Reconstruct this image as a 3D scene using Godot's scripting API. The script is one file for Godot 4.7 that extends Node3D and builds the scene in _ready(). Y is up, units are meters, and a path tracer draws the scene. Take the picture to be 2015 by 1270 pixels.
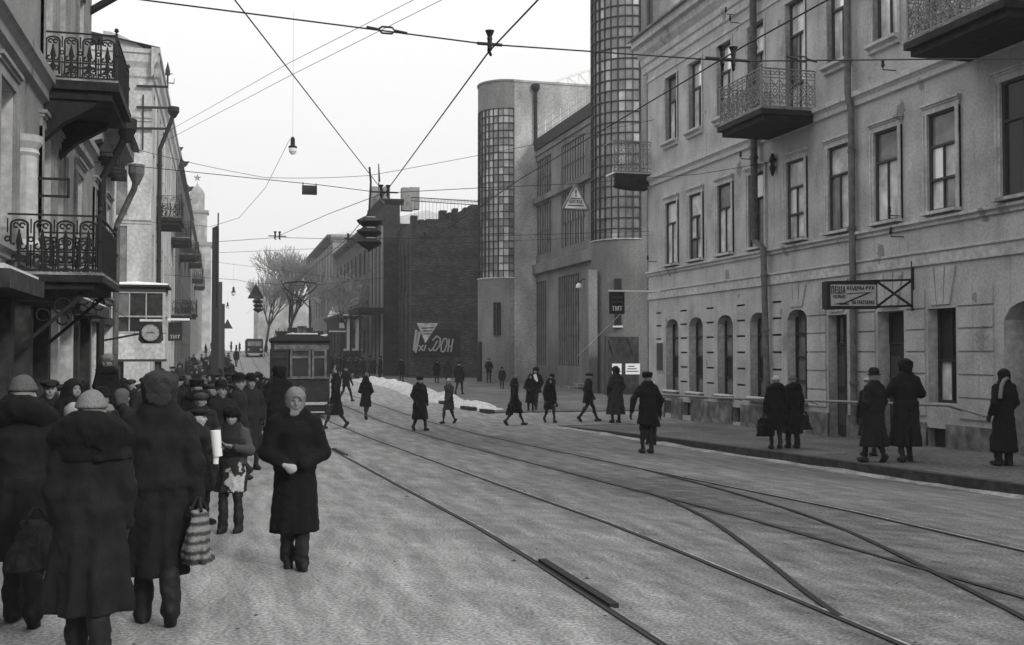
extends Node3D

# ---------------------------------------------------------------- mesh collector
class MB:
	var v := PackedVector3Array()
	var n := PackedVector3Array()
	var c := PackedColorArray()
	var ix := PackedInt32Array()
	var col := Color.WHITE
	func tri(a: Vector3, b: Vector3, d: Vector3) -> void:      # counter-clockwise from the front
		var s := v.size()
		var m := (b - a).cross(d - a).normalized()
		v.append(a); v.append(b); v.append(d)
		for i in 3:
			n.append(m); c.append(col)
		ix.append(s); ix.append(s + 2); ix.append(s + 1)
	func quad(a: Vector3, b: Vector3, d: Vector3, e: Vector3) -> void:
		var s := v.size()
		var m := (d - a).cross(e - b).normalized()
		v.append(a); v.append(b); v.append(d); v.append(e)
		for i in 4:
			n.append(m); c.append(col)
		ix.append(s); ix.append(s + 2); ix.append(s + 1); ix.append(s); ix.append(s + 3); ix.append(s + 2)
	func box(t: Transform3D, size: Vector3) -> void:
		var h := size * 0.5
		var p: Array[Vector3] = []
		for i in 8:
			p.append(t * Vector3(h.x if i & 1 else -h.x, h.y if i & 2 else -h.y, h.z if i & 4 else -h.z))
		quad(p[4], p[5], p[7], p[6]); quad(p[1], p[0], p[2], p[3]); quad(p[5], p[1], p[3], p[7])
		quad(p[0], p[4], p[6], p[2]); quad(p[6], p[7], p[3], p[2]); quad(p[0], p[1], p[5], p[4])
	func bx(lo: Vector3, hi: Vector3) -> void:
		box(Transform3D(Basis(), (lo + hi) * 0.5), hi - lo)
	func bar(a: Vector3, b: Vector3, w: float, h: float, up := Vector3.UP) -> void:
		var d := b - a
		var z := d.normalized()
		if absf(z.dot(up)) > 0.99: up = Vector3.RIGHT
		var x := up.cross(z).normalized()
		box(Transform3D(Basis(x, z.cross(x), z), (a + b) * 0.5), Vector3(w, h, d.length()))
	func tube(pts: Array, r: float, sides := 6, r2 := -1.0) -> void:
		var base := v.size()
		var last := pts.size() - 1
		var side := Vector3.ZERO
		for i in pts.size():
			var p: Vector3 = pts[i]
			var d: Vector3 = (pts[mini(i + 1, last)] - pts[maxi(i - 1, 0)]).normalized()
			if side == Vector3.ZERO: side = d.cross(Vector3(0.31, 0.9, 0.17)).normalized()
			side = (side - d * side.dot(d)).normalized()
			var s2 := d.cross(side)
			var rr := r if r2 < 0 else lerpf(r, r2, float(i) / last)
			for k in sides:
				var a := TAU * k / sides
				var m := side * cos(a) + s2 * sin(a)
				v.append(p + m * rr); n.append(m); c.append(col)
		for i in last:
			for k in sides:
				var a := base + i * sides + k
				var b := base + i * sides + (k + 1) % sides
				ix.append(a); ix.append(a + sides); ix.append(b)
				ix.append(b); ix.append(a + sides); ix.append(b + sides)
	func lathe(prof: Array, sides := 16, at := Vector3.ZERO, a0 := 0.0, a1 := TAU) -> void:  # prof of Vector2(r, y), upwards
		for i in prof.size() - 1:
			var p: Vector2 = prof[i]
			var q: Vector2 = prof[i + 1]
			for k in sides:
				var a := lerpf(a0, a1, float(k) / sides)
				var b := lerpf(a0, a1, float(k + 1) / sides)
				quad(at + Vector3(cos(b) * p.x, p.y, sin(b) * p.x), at + Vector3(cos(a) * p.x, p.y, sin(a) * p.x), at + Vector3(cos(a) * q.x, q.y, sin(a) * q.x), at + Vector3(cos(b) * q.x, q.y, sin(b) * q.x))
	func poly(t: Transform3D, pts: PackedVector2Array, depth: float) -> void:    # counter-clockwise outline, extruded along local z
		var id := Geometry2D.triangulate_polygon(pts)
		for i in range(0, id.size(), 3):
			var a := pts[id[i]]; var b := pts[id[i + 1]]; var d := pts[id[i + 2]]
			if (b - a).cross(d - a) < 0:
				var e := b; b = d; d = e
			tri(t * Vector3(a.x, a.y, depth), t * Vector3(b.x, b.y, depth), t * Vector3(d.x, d.y, depth))
			tri(t * Vector3(a.x, a.y, 0), t * Vector3(d.x, d.y, 0), t * Vector3(b.x, b.y, 0))
		for i in pts.size():
			var a := pts[i]; var b := pts[(i + 1) % pts.size()]
			quad(t * Vector3(a.x, a.y, 0), t * Vector3(b.x, b.y, 0), t * Vector3(b.x, b.y, depth), t * Vector3(a.x, a.y, depth))
	func mesh() -> ArrayMesh:
		var a := []
		a.resize(Mesh.ARRAY_MAX)
		a[Mesh.ARRAY_VERTEX] = v; a[Mesh.ARRAY_NORMAL] = n; a[Mesh.ARRAY_COLOR] = c; a[Mesh.ARRAY_INDEX] = ix
		var m := ArrayMesh.new()
		if ix.size(): m.add_surface_from_arrays(Mesh.PRIMITIVE_TRIANGLES, a)
		return m

# ---------------------------------------------------------------- nodes
var names := {}
func numbered(called: String) -> String:
	var k: int = names.get(called, -1) + 1
	names[called] = k
	return called if k == 0 else "%s_%03d" % [called, k]
func tag(o: Node3D, label: String, category: String, group := "") -> Node3D:
	o.set_meta("label", label); o.set_meta("category", category)
	if group: o.set_meta("group", group)
	return o
func thing(called: String, label: String, category: String, at := Vector3.ZERO, turn := 0.0, group := "") -> Node3D:
	var o := Node3D.new()
	o.name = numbered(called); add_child(o)
	o.position = at; o.rotation.y = turn
	return tag(o, label, category, group)
func part(called: String, m: Mesh, mt: Material, parent: Node3D, t := Transform3D()) -> MeshInstance3D:
	var o := MeshInstance3D.new()
	o.name = called; o.mesh = m; o.material_override = mt; o.transform = t
	o.cast_shadow = GeometryInstance3D.SHADOW_CASTING_SETTING_ON
	parent.add_child(o, true)
	return o
func single(called: String, m: Mesh, mt: Material, label: String, category: String, at := Vector3.ZERO, group := "") -> MeshInstance3D:
	var o := part(numbered(called), m, mt, self, Transform3D(Basis(), at))
	tag(o, label, category, group)
	return o
func struct(called: String, m: Mesh, mt: Material) -> MeshInstance3D:
	var o := part(numbered(called), m, mt, self)
	o.set_meta("kind", "structure")
	return o
func stuffed(o: Node3D) -> Node3D:
	o.set_meta("kind", "stuff")
	return o
var boxes := {}
func bxm(s: Vector3) -> BoxMesh:
	var key := s.snapped(Vector3.ONE * 0.005)
	if not boxes.has(key):
		var b := BoxMesh.new(); b.size = key; boxes[key] = b
	return boxes[key]
func V(x: float, y: float, z: float) -> Vector3: return Vector3(x, y, z)
func at(x: float, y: float, z := 0.0) -> Transform3D: return Transform3D(Basis(), Vector3(x, y, z))

# ---------------------------------------------------------------- materials
func g3(l: float) -> Color: return Color(l, l, l).linear_to_srgb()
var noises := {}
func ntex(key: String, freq: float, lo: float, hi: float, oct := 5, size := 512, seed_ := 1, type := FastNoiseLite.TYPE_SIMPLEX_SMOOTH) -> NoiseTexture2D:
	if noises.has(key): return noises[key]
	var f := FastNoiseLite.new()
	f.seed = seed_; f.frequency = freq; f.fractal_octaves = oct; f.noise_type = type; f.fractal_gain = 0.55
	var t := NoiseTexture2D.new()
	t.width = size; t.height = size; t.seamless = true; t.noise = f; t.normalize = true
	var gr := Gradient.new()
	gr.set_color(0, Color(lo, lo, lo)); gr.set_color(1, Color(hi, hi, hi))
	t.color_ramp = gr
	noises[key] = t
	return t
func mat(l: float, rough := 0.85, tex: Texture2D = null, scale := 0.3, bump := 0.0, metal := 0.0, world := true) -> StandardMaterial3D:
	var m := StandardMaterial3D.new()
	m.albedo_color = g3(l); m.roughness = rough; m.metallic = metal
	m.metallic_specular = 0.35
	if tex:
		m.albedo_texture = tex
		m.uv1_triplanar = true; m.uv1_world_triplanar = world
		m.uv1_scale = Vector3.ONE * scale
		if bump > 0.0:
			m.heightmap_enabled = true; m.heightmap_texture = tex; m.heightmap_scale = bump
	return m
func stained(m: StandardMaterial3D, tex: Texture2D, scale: float, tall := 1.0) -> StandardMaterial3D:
	m.detail_enabled = true; m.detail_blend_mode = BaseMaterial3D.BLEND_MODE_MUL
	m.detail_albedo = tex; m.detail_uv_layer = BaseMaterial3D.DETAIL_UV_2
	m.uv2_triplanar = true; m.uv2_world_triplanar = true
	m.uv2_scale = Vector3(scale, scale * tall, scale)
	return m
var M := {}
func materials() -> void:
	var fine := ntex("fine", 0.02, 0.78, 1.0)
	var coarse := ntex("coarse", 0.012, 0.55, 1.0, 6, 512, 5)
	var blotch := ntex("blotch", 0.006, 0.66, 1.0, 6, 512, 9)
	var grain := ntex("grain", 0.06, 0.72, 1.0, 4, 512, 3)
	var snowtex := ntex("snowtex", 0.024, 0.5, 1.0, 6, 1024, 21)
	var cloth := ntex("cloth", 0.09, 0.6, 1.0, 4, 256, 31)
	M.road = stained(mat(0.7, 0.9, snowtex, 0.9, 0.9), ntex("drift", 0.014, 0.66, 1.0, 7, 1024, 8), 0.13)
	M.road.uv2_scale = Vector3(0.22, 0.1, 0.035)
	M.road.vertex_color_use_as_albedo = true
	M.pavement = stained(mat(0.26, 0.9, snowtex, 0.3, 1.2), blotch, 0.12)
	M.snow = stained(mat(0.55, 0.8, ntex("snowlump", 0.03, 0.7, 1.0, 5, 512, 33), 0.8, 3.0), coarse, 0.3)
	M.heap = stained(mat(0.95, 0.85, ntex("snowlump", 0.03, 0.7, 1.0, 5, 512, 33), 0.8, 3.0), ntex("drift", 0.014, 0.66, 1.0, 7, 1024, 8), 0.3)
	M.cleansnow = mat(0.82, 0.8, fine, 0.6, 1.0)
	M.kerb = mat(0.06, 0.85, coarse, 0.5, 0.6)
	M.rail = mat(0.04, 0.7, grain, 1.0, 0.0, 0.2)
	M.groove = mat(0.02, 0.9)
	M.railtop = mat(0.3, 0.35, null, 1, 0, 0.7)
	var streak := streak_texture()
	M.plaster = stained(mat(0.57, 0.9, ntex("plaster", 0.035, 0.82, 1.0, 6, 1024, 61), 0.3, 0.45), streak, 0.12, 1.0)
	M.trim = stained(mat(0.68, 0.9, fine, 0.5, 0.5), streak, 0.12, 1.0)
	M.plinth = stained(mat(0.40, 0.9, coarse, 0.4, 0.8), blotch, 0.2)
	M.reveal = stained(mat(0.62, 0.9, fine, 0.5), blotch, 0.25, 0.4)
	M.wood = mat(0.07, 0.7, grain, 0.8)
	M.darkwood = mat(0.035, 0.7, grain, 0.8)
	M.greywood = stained(mat(0.16, 0.8, grain, 0.8), coarse, 0.3)
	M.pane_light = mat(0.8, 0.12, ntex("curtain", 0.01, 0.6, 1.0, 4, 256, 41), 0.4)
	M.pane_light.metallic_specular = 0.7  # curtained glass, base colour raised to paint in sky reflection
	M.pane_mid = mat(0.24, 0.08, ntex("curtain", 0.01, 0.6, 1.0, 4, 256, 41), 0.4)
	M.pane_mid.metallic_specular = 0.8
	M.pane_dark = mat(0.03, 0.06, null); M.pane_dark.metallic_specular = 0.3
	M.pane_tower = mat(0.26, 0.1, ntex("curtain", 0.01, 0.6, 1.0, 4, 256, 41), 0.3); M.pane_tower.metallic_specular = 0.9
	M.pane_tower_light = mat(0.6, 0.1, ntex("curtain", 0.01, 0.6, 1.0, 4, 256, 41), 0.3); M.pane_tower_light.metallic_specular = 0.9  # paler tower panes: sky reflection put into the glass colour
	M.pane_sky = mat(0.85, 0.15); M.pane_sky.metallic_specular = 0.8; M.pane_sky.metallic = 0.55; M.pane_tower_light.metallic = 0.35  # bright sky reflection painted into the pale, half-metal pane colour
	M.inside = mat(0.02, 0.9)
	M.iron = mat(0.022, 0.6, grain, 1.0)
	M.greyiron = mat(0.28, 0.7, grain, 1.0)
	M.rust = mat(0.13, 0.7, coarse, 0.8, 0.2)
	M.darkslab = mat(0.032, 0.85, coarse, 0.6)
	M.tin = mat(0.2, 0.6, coarse, 0.5)
	M.club = stained(mat(0.3, 0.9, ntex("render", 0.03, 0.75, 1.0, 5, 512, 13), 0.45, 0.5), blotch, 0.1, 0.5)
	M.clublight = stained(mat(0.68, 0.9, fine, 0.4, 0.3), blotch, 0.1, 0.5)
	M.clubtower = stained(mat(0.36, 0.9, fine, 0.4, 0.3), blotch, 0.1, 0.5)
	M.glazing = mat(0.03, 0.6)
	M.brick = brick_material()
	M.darkrender = stained(mat(0.075, 0.9, coarse, 0.4, 0.4), blotch, 0.15)
	M.greyrender = stained(mat(0.22, 0.9, coarse, 0.4, 0.4), blotch, 0.15)
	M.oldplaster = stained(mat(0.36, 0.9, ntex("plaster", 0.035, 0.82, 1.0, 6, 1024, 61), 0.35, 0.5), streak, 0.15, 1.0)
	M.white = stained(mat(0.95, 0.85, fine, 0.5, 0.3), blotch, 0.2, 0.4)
	M.yellow = stained(mat(0.85, 0.9, fine, 0.4, 0.4), blotch, 0.12, 0.4)
	M.panel = stained(mat(0.32, 0.9, fine, 0.4, 0.4), blotch, 0.2)
	M.shop = stained(mat(0.09, 0.8, coarse, 0.5, 0.4), blotch, 0.3)
	M.dark = mat(0.02, 0.8)
	M.paintwhite = mat(0.75, 0.6)
	M.paper = mat(0.7, 0.9)
	M.signgrey = mat(0.5, 0.7, fine, 1.0)
	M.tram = mat(0.035, 0.45, coarse, 0.5)
	M.tramlight = mat(0.2, 0.5, coarse, 0.5)
	M.glasslamp = mat(0.8, 0.2)
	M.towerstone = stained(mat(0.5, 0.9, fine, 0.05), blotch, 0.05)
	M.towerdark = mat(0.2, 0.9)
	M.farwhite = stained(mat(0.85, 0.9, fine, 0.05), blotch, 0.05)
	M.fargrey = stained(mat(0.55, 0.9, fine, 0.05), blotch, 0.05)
	M.bark = mat(0.10, 0.9, coarse, 0.6)
	M.frost = mat(0.3, 0.9)
	M.skin = mat(1.0, 0.7); M.skin.vertex_color_use_as_albedo = true
	M.coats = []
	for l in [0.012, 0.018, 0.026, 0.038, 0.06, 0.085]:
		var m := mat(l, 0.95, cloth, 2.2, 0.35, 0.0, false)
		M.coats.append(stained(m, ntex("worn", 0.02, 0.6, 1.0, 5, 256, 71), 1.3, 0.7)); m.uv2_world_triplanar = false
	M.fur = mat(0.014, 1.0, ntex("furtex", 0.12, 0.35, 1.0, 4, 256, 51), 3.0, 1.2, 0.0, false)
	M.greyfur = mat(0.07, 1.0, ntex("furtex", 0.12, 0.35, 1.0, 4, 256, 51), 3.0, 1.2, 0.0, false)
	M.knitlight = mat(0.5, 0.95, cloth, 3.0, 0.5, 0.0, false)
	M.knitgrey = mat(0.13, 0.95, cloth, 3.0, 0.5, 0.0, false)
	M.knitmid = mat(0.25, 0.95, cloth, 3.0, 0.5, 0.0, false)
	M.vertex = mat(1.0, 0.9, cloth, 2.0, 0.3, 0.0, false); M.vertex.vertex_color_use_as_albedo = true

func streak_texture() -> ImageTexture:            # weathered render: soft patches and long drip marks
	var n := FastNoiseLite.new(); n.seed = 91; n.frequency = 0.012; n.fractal_octaves = 5
	var im := Image.create(512, 512, false, Image.FORMAT_RGB8)
	var rng := RandomNumberGenerator.new(); rng.seed = 5
	for y in 512:
		for x in 512:
			var e := minf(minf(x, 511 - x), minf(y, 511 - y)) / 40.0
			var v := 0.9 + (0.13 * n.get_noise_2d(x, y) + 0.045 * n.get_noise_2d(x * 4.0, y * 0.5 + 900)) * clampf(e, 0, 1)
			im.set_pixel(x, y, Color(v, v, v))
	for k in 46:
		var x0 := rng.randi_range(4, 505); var y0 := rng.randi_range(0, 500); var l := rng.randi_range(20, 160); var w := rng.randi_range(1, 4); var s := rng.randf_range(0.04, 0.14)
		for y in l:
			for x in w:
				var px := im.get_pixel((x0 + x) % 512, (y0 + y) % 512).r * (1.0 - s * (1.0 - float(y) / l))
				im.set_pixel((x0 + x) % 512, (y0 + y) % 512, Color(px, px, px))
	for k in 26:                                   # patches where the render has come off
		var c := Vector2(rng.randf() * 512, rng.randf() * 512); var r := rng.randf_range(4, 16); var t := rng.randf_range(0.72, 1.12)
		for y in range(-18, 18):
			for x in range(-18, 18):
				if Vector2(x, y * 0.7).length() < r * (0.7 + 0.6 * n.get_noise_2d(x * 8 + k * 99, y * 8)):
					var q := Vector2i(posmod(int(c.x) + x, 512), posmod(int(c.y) + y, 512)); var px := im.get_pixelv(q).r * t
					im.set_pixelv(q, Color(px, px, px))
	return ImageTexture.create_from_image(im)
func brick_material() -> StandardMaterial3D:        # fine relief of far brickwork: courses too small to tell apart
	var im := Image.create(256, 256, false, Image.FORMAT_RGB8)
	var rng := RandomNumberGenerator.new(); rng.seed = 77
	for row in 32:
		var off := 8 if row % 2 else 0
		for k in 9:
			var l := rng.randf_range(0.62, 1.0)
			im.fill_rect(Rect2i(k * 32 - 32 + off * 2, row * 8, 31, 7), Color(l, l, l))
		im.fill_rect(Rect2i(0, row * 8 + 7, 256, 1), Color(0.8, 0.8, 0.8))
	var m := mat(0.115, 0.92, ImageTexture.create_from_image(im), 0.42, 0.6)
	return stained(m, ntex("blotch", 0.006, 0.66, 1.0, 6, 512, 9), 0.2)

# ---------------------------------------------------------------- ground
var gcurve := [[-10, .08], [0, .08], [7, .08], [12, .05], [17, -.06], [24, -.17], [30, -.25], [36, -.28], [45, -.22], [56, -.12], [66, -.05], [75, .02], [90, .06], [110, .4], [128, 1.0], [145, 1.65], [170, 2.3], [200, 2.6], [240, 2.5], [300, 1.8], [700, 1.5]]
func gz(z: float) -> float:
	var d := -z
	for i in gcurve.size() - 1:
		if d <= gcurve[i + 1][0]:
			return lerpf(gcurve[i][1], gcurve[i + 1][1], clampf((d - gcurve[i][0]) / (gcurve[i + 1][0] - gcurve[i][0]), 0, 1))
	return 1.5
func gy(x: float, z: float) -> float:
	return gz(z) - 0.16 * smoothstep(8.5, 11.5, x) * smoothstep(-36.0, -24.0, z)
func kerb_x(z: float) -> float:
	var k := [[-8.0, 11.7], [8.0, 11.7], [12.0, 11.65], [20.0, 11.5], [26.0, 11.2], [30.0, 10.75], [33.0, 10.1], [34, 9.9]]
	var d := -z
	for i in k.size() - 1:
		if d <= k[i + 1][0]: return lerpf(k[i][1], k[i + 1][1], clampf((d - k[i][0]) / (k[i + 1][0] - k[i][0]), 0, 1))
	return 9.9
func pave(x: float, z: float) -> float: return gz(z) + 0.02 + 0.02 * smoothstep(11.0, 15.0, x)
func floor_at(x: float, z: float) -> float:
	return pave(x, z) if z > -33.0 and x > kerb_x(z) else gy(x, z)

# ---------------------------------------------------------------- walls, windows, mouldings
func wall_axes(o: Vector3, nrm: Vector3) -> Transform3D:      # x along the wall, y up, z outwards
	return Transform3D(Basis(Vector3.UP.cross(nrm), Vector3.UP, nrm), o)
func facade(T: Transform3D, u0: float, u1: float, v0: float, v1: float, ops: Array, wall: MB, rev: MB, back: MB = null) -> void:
	var us := [u0, u1]
	var vs := [v0, v1]
	for o in ops:
		for x in [o.u0, o.u1]:
			if x > u0 and x < u1 and not x in us: us.append(x)
		for y in [o.v0, o.v1]:
			if y > v0 and y < v1 and not y in vs: vs.append(y)
	us.sort(); vs.sort()
	for j in vs.size() - 1:
		var vm: float = (vs[j] + vs[j + 1]) / 2
		var start := -1
		for i in us.size():
			var open := i == us.size() - 1
			if not open:
				var um: float = (us[i] + us[i + 1]) / 2
				for o in ops:
					if um > o.u0 and um < o.u1 and vm > o.v0 and vm < o.v1:
						open = true; break
			if open:
				if start >= 0: wall.quad(T * V(us[start], vs[j], 0), T * V(us[i], vs[j], 0), T * V(us[i], vs[j + 1], 0), T * V(us[start], vs[j + 1], 0))
				start = -1
			elif start < 0: start = i
	for o in ops:
		var d: float = o.get("d", 0.22)
		var r: float = o.get("arch", 0.0)
		var top: float = o.v1 - r
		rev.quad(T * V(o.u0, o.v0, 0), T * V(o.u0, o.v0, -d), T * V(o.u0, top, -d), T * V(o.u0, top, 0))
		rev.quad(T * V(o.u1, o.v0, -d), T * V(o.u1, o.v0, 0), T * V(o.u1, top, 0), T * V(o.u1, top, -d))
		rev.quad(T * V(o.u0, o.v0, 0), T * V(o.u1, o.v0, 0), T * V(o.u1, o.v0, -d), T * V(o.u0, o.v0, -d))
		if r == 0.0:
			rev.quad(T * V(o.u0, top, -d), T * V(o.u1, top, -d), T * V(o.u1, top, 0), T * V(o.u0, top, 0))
		else:
			var w: float = o.u1 - o.u0
			for k in 10:
				var a := float(k) / 10; var b := float(k + 1) / 10
				var ua: float = o.u0 + w * a; var ub: float = o.u0 + w * b
				var va := top + r * sqrt(maxf(0, 1 - pow(2 * a - 1, 2))); var vb := top + r * sqrt(maxf(0, 1 - pow(2 * b - 1, 2)))
				wall.quad(T * V(ua, va, 0), T * V(ub, vb, 0), T * V(ub, o.v1, 0), T * V(ua, o.v1, 0))
				rev.quad(T * V(ua, va, -d), T * V(ub, vb, -d), T * V(ub, vb, 0), T * V(ua, va, 0))
		if o.get("back", false) and back:
			back.quad(T * V(o.u0, o.v0, -d), T * V(o.u1, o.v0, -d), T * V(o.u1, o.v1, -d), T * V(o.u0, o.v1, -d))
func wall_part(parent: Node3D, wall: MB, wm: Material, rev: MB = null, rm: Material = null, dark: MB = null, dm: Material = null) -> MeshInstance3D:
	var m := wall.mesh()
	m.surface_set_material(0, wm)
	for q in [[rev, rm], [dark, dm]]:
		if q[0] and q[0].ix.size():
			var a := []; a.resize(Mesh.ARRAY_MAX)
			a[Mesh.ARRAY_VERTEX] = q[0].v; a[Mesh.ARRAY_NORMAL] = q[0].n; a[Mesh.ARRAY_COLOR] = q[0].c; a[Mesh.ARRAY_INDEX] = q[0].ix
			m.add_surface_from_arrays(Mesh.PRIMITIVE_TRIANGLES, a); m.surface_set_material(m.get_surface_count() - 1, q[1])
	return part("wall", m, null, parent)
func hole(uc: float, w: float, v0: float, v1: float, d := 0.22, arch := 0.0, back := false) -> Dictionary:
	return {"u0": uc - w / 2, "u1": uc + w / 2, "v0": v0, "v1": v1, "d": d, "arch": arch, "back": back}
func course(mb: MB, T: Transform3D, u0: float, u1: float, prof: Array) -> void:   # prof of Vector2(out, height), upwards
	for i in prof.size() - 1:
		var p: Vector2 = prof[i]; var q: Vector2 = prof[i + 1]
		mb.quad(T * V(u0, p.y, p.x), T * V(u1, p.y, p.x), T * V(u1, q.y, q.x), T * V(u0, q.y, q.x))
		for e in 2:
			var u := u0 if e == 0 else u1
			var a := T * V(u, p.y, -0.02); var b := T * V(u, p.y, p.x); var d := T * V(u, q.y, q.x); var f := T * V(u, q.y, -0.02)
			if e == 0: mb.quad(a, b, d, f)
			else: mb.quad(b, a, f, d)
func ledge(v: float, h: float, out: float) -> Array:          # a moulded band
	return [Vector2(0, v), Vector2(out * 0.45, v + h * 0.1), Vector2(out * 0.45, v + h * 0.4), Vector2(out * 0.75, v + h * 0.55), Vector2(out, v + h * 0.62), Vector2(out, v + h * 0.92), Vector2(0, v + h)]
var frames := {}
func window(parent: Node3D, T: Transform3D, w: float, h: float, rows: Array, fm: Material, panes: Array, bar := 0.07, called := "window") -> MeshInstance3D:
	# rows of [height share, panes across], from the bottom; T at the middle of the lower edge
	var key := "%.2f %.2f %s %.3f" % [w, h, str(rows), bar]
	if not frames.has(key):
		var mb := MB.new()
		mb.box(at(-w / 2 + bar / 2, h / 2), V(bar, h, 0.09)); mb.box(at(w / 2 - bar / 2, h / 2), V(bar, h, 0.09))
		mb.box(at(0, bar / 2, 0.002), V(w - 2 * bar, bar, 0.09)); mb.box(at(0, h - bar / 2, 0.002), V(w - 2 * bar, bar, 0.09))
		var list := []
		var y := 0.0
		for i in rows.size():
			var y2: float = y + rows[i][0] * h
			if i < rows.size() - 1: mb.box(at(0, y2, 0.002), V(w - 2 * bar, bar, 0.1))
			var nx: int = rows[i][1]
			var lo := y + (bar if i == 0 else bar / 2); var hi := y2 - (bar if i == rows.size() - 1 else bar / 2)
			for k in nx:
				var a := -w / 2 + bar + (w - 2 * bar) * k / nx; var b := -w / 2 + bar + (w - 2 * bar) * (k + 1) / nx
				if k: mb.box(at(a, (lo + hi) / 2, -0.002), V(bar * 0.7, hi - lo, 0.08))
				list.append([V((a + b) / 2, (lo + hi) / 2, -0.015), V(b - a - bar * 0.3, hi - lo + 0.01, 0.012)])
			y = y2
		frames[key] = [mb.mesh(), list]
	var f: Array = frames[key]
	var o := part(called, f[0], fm, parent, T)
	var k2 := 0
	for p in f[1]:
		part("pane", bxm(p[1]), panes[k2 % panes.size()], o, Transform3D(Basis(), p[0])); k2 += 1
	return o
func surround(T: Transform3D, uc: float, v0: float, v1: float, w: float, t := 0.14, out := 0.05, cap := true) -> MB:
	var mb := MB.new()
	for s in [-1, 1]:
		mb.box(T * at(uc + s * (w / 2 + t / 2), (v0 + v1) / 2, out / 2), V(t, v1 - v0, out))
		mb.box(T * at(uc + s * (w / 2 + t * 0.8), (v0 + v1) / 2, out * 0.75), V(t * 0.4, v1 - v0, out * 1.5))
	mb.box(T * at(uc, v1 + t / 2, out / 2), V(w + 2 * t, t, out))
	if cap:
		mb.box(T * at(uc, v1 + t * 1.15, out * 0.8), V(w + 2.2 * t, t * 0.35, out * 1.6))
		mb.box(T * at(uc, v1 + t * 1.5, out * 1.2), V(w + 2.5 * t, t * 0.36, out * 2.4))
	return mb
func solid(called: String, lo: Vector3, hi: Vector3, mt: Material, parent: Node3D) -> void:
	part(called, bxm(hi - lo), mt, parent, Transform3D(Basis(), (lo + hi) / 2))
func arc(cx: float, cy: float, r: float, a0: float, a1: float, n: int, z := 0.0) -> Array:
	var p := []
	for i in n + 1:
		var a := lerpf(a0, a1, float(i) / n)
		p.append(V(cx + cos(a) * r, cy + sin(a) * r, z))
	return p
func rail_panel(w: float, h: float) -> ArrayMesh:             # forged panel: hooped bar, scrolls, spear and ring
	var mb := MB.new()
	var t := 0.018
	var r := w * 0.36
	var hoop := [V(-r, h * 0.06, 0), V(-r, h * 0.5, 0), V(-r, h * 0.82 , 0)]
	hoop += arc(0, h * 0.82, r, PI, 0, 8).map(func(p): return V(p.x, h * 0.82 + (p.y - h * 0.82) * 0.55, 0))
	hoop += [V(r, h * 0.5, 0), V(r, h * 0.06, 0)]
	mb.tube(hoop, t, 4)
	for s in [-1, 1]:
		mb.tube(arc(s * r * 0.38, h * 0.8, r * 0.3, 0, TAU * 0.85, 8), t * 0.75, 4)
		mb.tube(arc(s * r * 0.5, h * 0.42, r * 0.36, PI * 0.5, PI * 2.1, 8), t * 0.8, 4)
		mb.tube(arc(s * r * 0.5, h * 0.2, r * 0.36, -PI * 0.6, PI * 1.0, 8), t * 0.8, 4)
		mb.tube(arc(s * w * 0.5, h * 0.55, w * 0.11, 0, TAU, 8), t * 0.7, 4)
		mb.tube([V(s * w * 0.5, h * 0.66, 0), V(s * w * 0.5, h * 0.92, 0)], t * 0.7, 4)
		mb.tube([V(s * w * 0.5, 0.02, 0), V(s * w * 0.5, h * 0.45, 0)], t * 0.7, 4)
	mb.tube([V(0, 0, 0), V(0, h * 0.72, 0)], t, 4)
	mb.poly(Transform3D(Basis(), V(0, h * 0.5, -0.008)), PackedVector2Array([Vector2(0, -0.16), Vector2(0.045, 0), Vector2(0, 0.2), Vector2(-0.045, 0)]), 0.016)
	mb.poly(Transform3D(Basis(), V(0, h * 0.22, -0.008)), PackedVector2Array([Vector2(0, -0.1), Vector2(0.06, 0), Vector2(0, 0.1), Vector2(-0.06, 0)]), 0.016)
	mb.tube([V(-w / 2, h * 0.33, 0), V(w / 2, h * 0.33, 0)], t * 0.7, 4)
	return mb.mesh()
func lattice_panel(w: float, h: float) -> ArrayMesh:          # cast panel: circles above, crossed bars below
	var mb := MB.new()
	var t := 0.0145
	for s in [-1, 1]:
		mb.tube([V(s * w / 2, h * 0.72, 0), V(-s * w / 2, h * 0.42, 0), V(s * w / 2, h * 0.1, 0)], t, 4)
		mb.tube([V(s * w / 2, 0, 0), V(s * w / 2, h, 0)], t * 0.8, 4)
		mb.tube(arc(s * w * 0.25, h * 0.88, w * 0.2, 0, TAU, 8), t, 4)
		mb.tube(arc(s * w * 0.24, h * 0.08, w * 0.2, 0, PI, 6), t, 4)
		mb.tube(arc(s * w * 0.3, h * 0.56, w * 0.16, 0, TAU, 8), t * 0.8, 4)
		mb.tube(arc(s * w * 0.3, h * 0.27, w * 0.16, 0, TAU, 8), t * 0.8, 4)
	mb.tube(arc(0, h * 0.42, w * 0.2, 0, TAU, 8), t, 4)
	for y in [0.76, 0.99, 0.02]: mb.tube([V(-w / 2, h * y, 0), V(w / 2, h * y, 0)], t, 4)
	return mb.mesh()
var panels := {}
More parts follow.
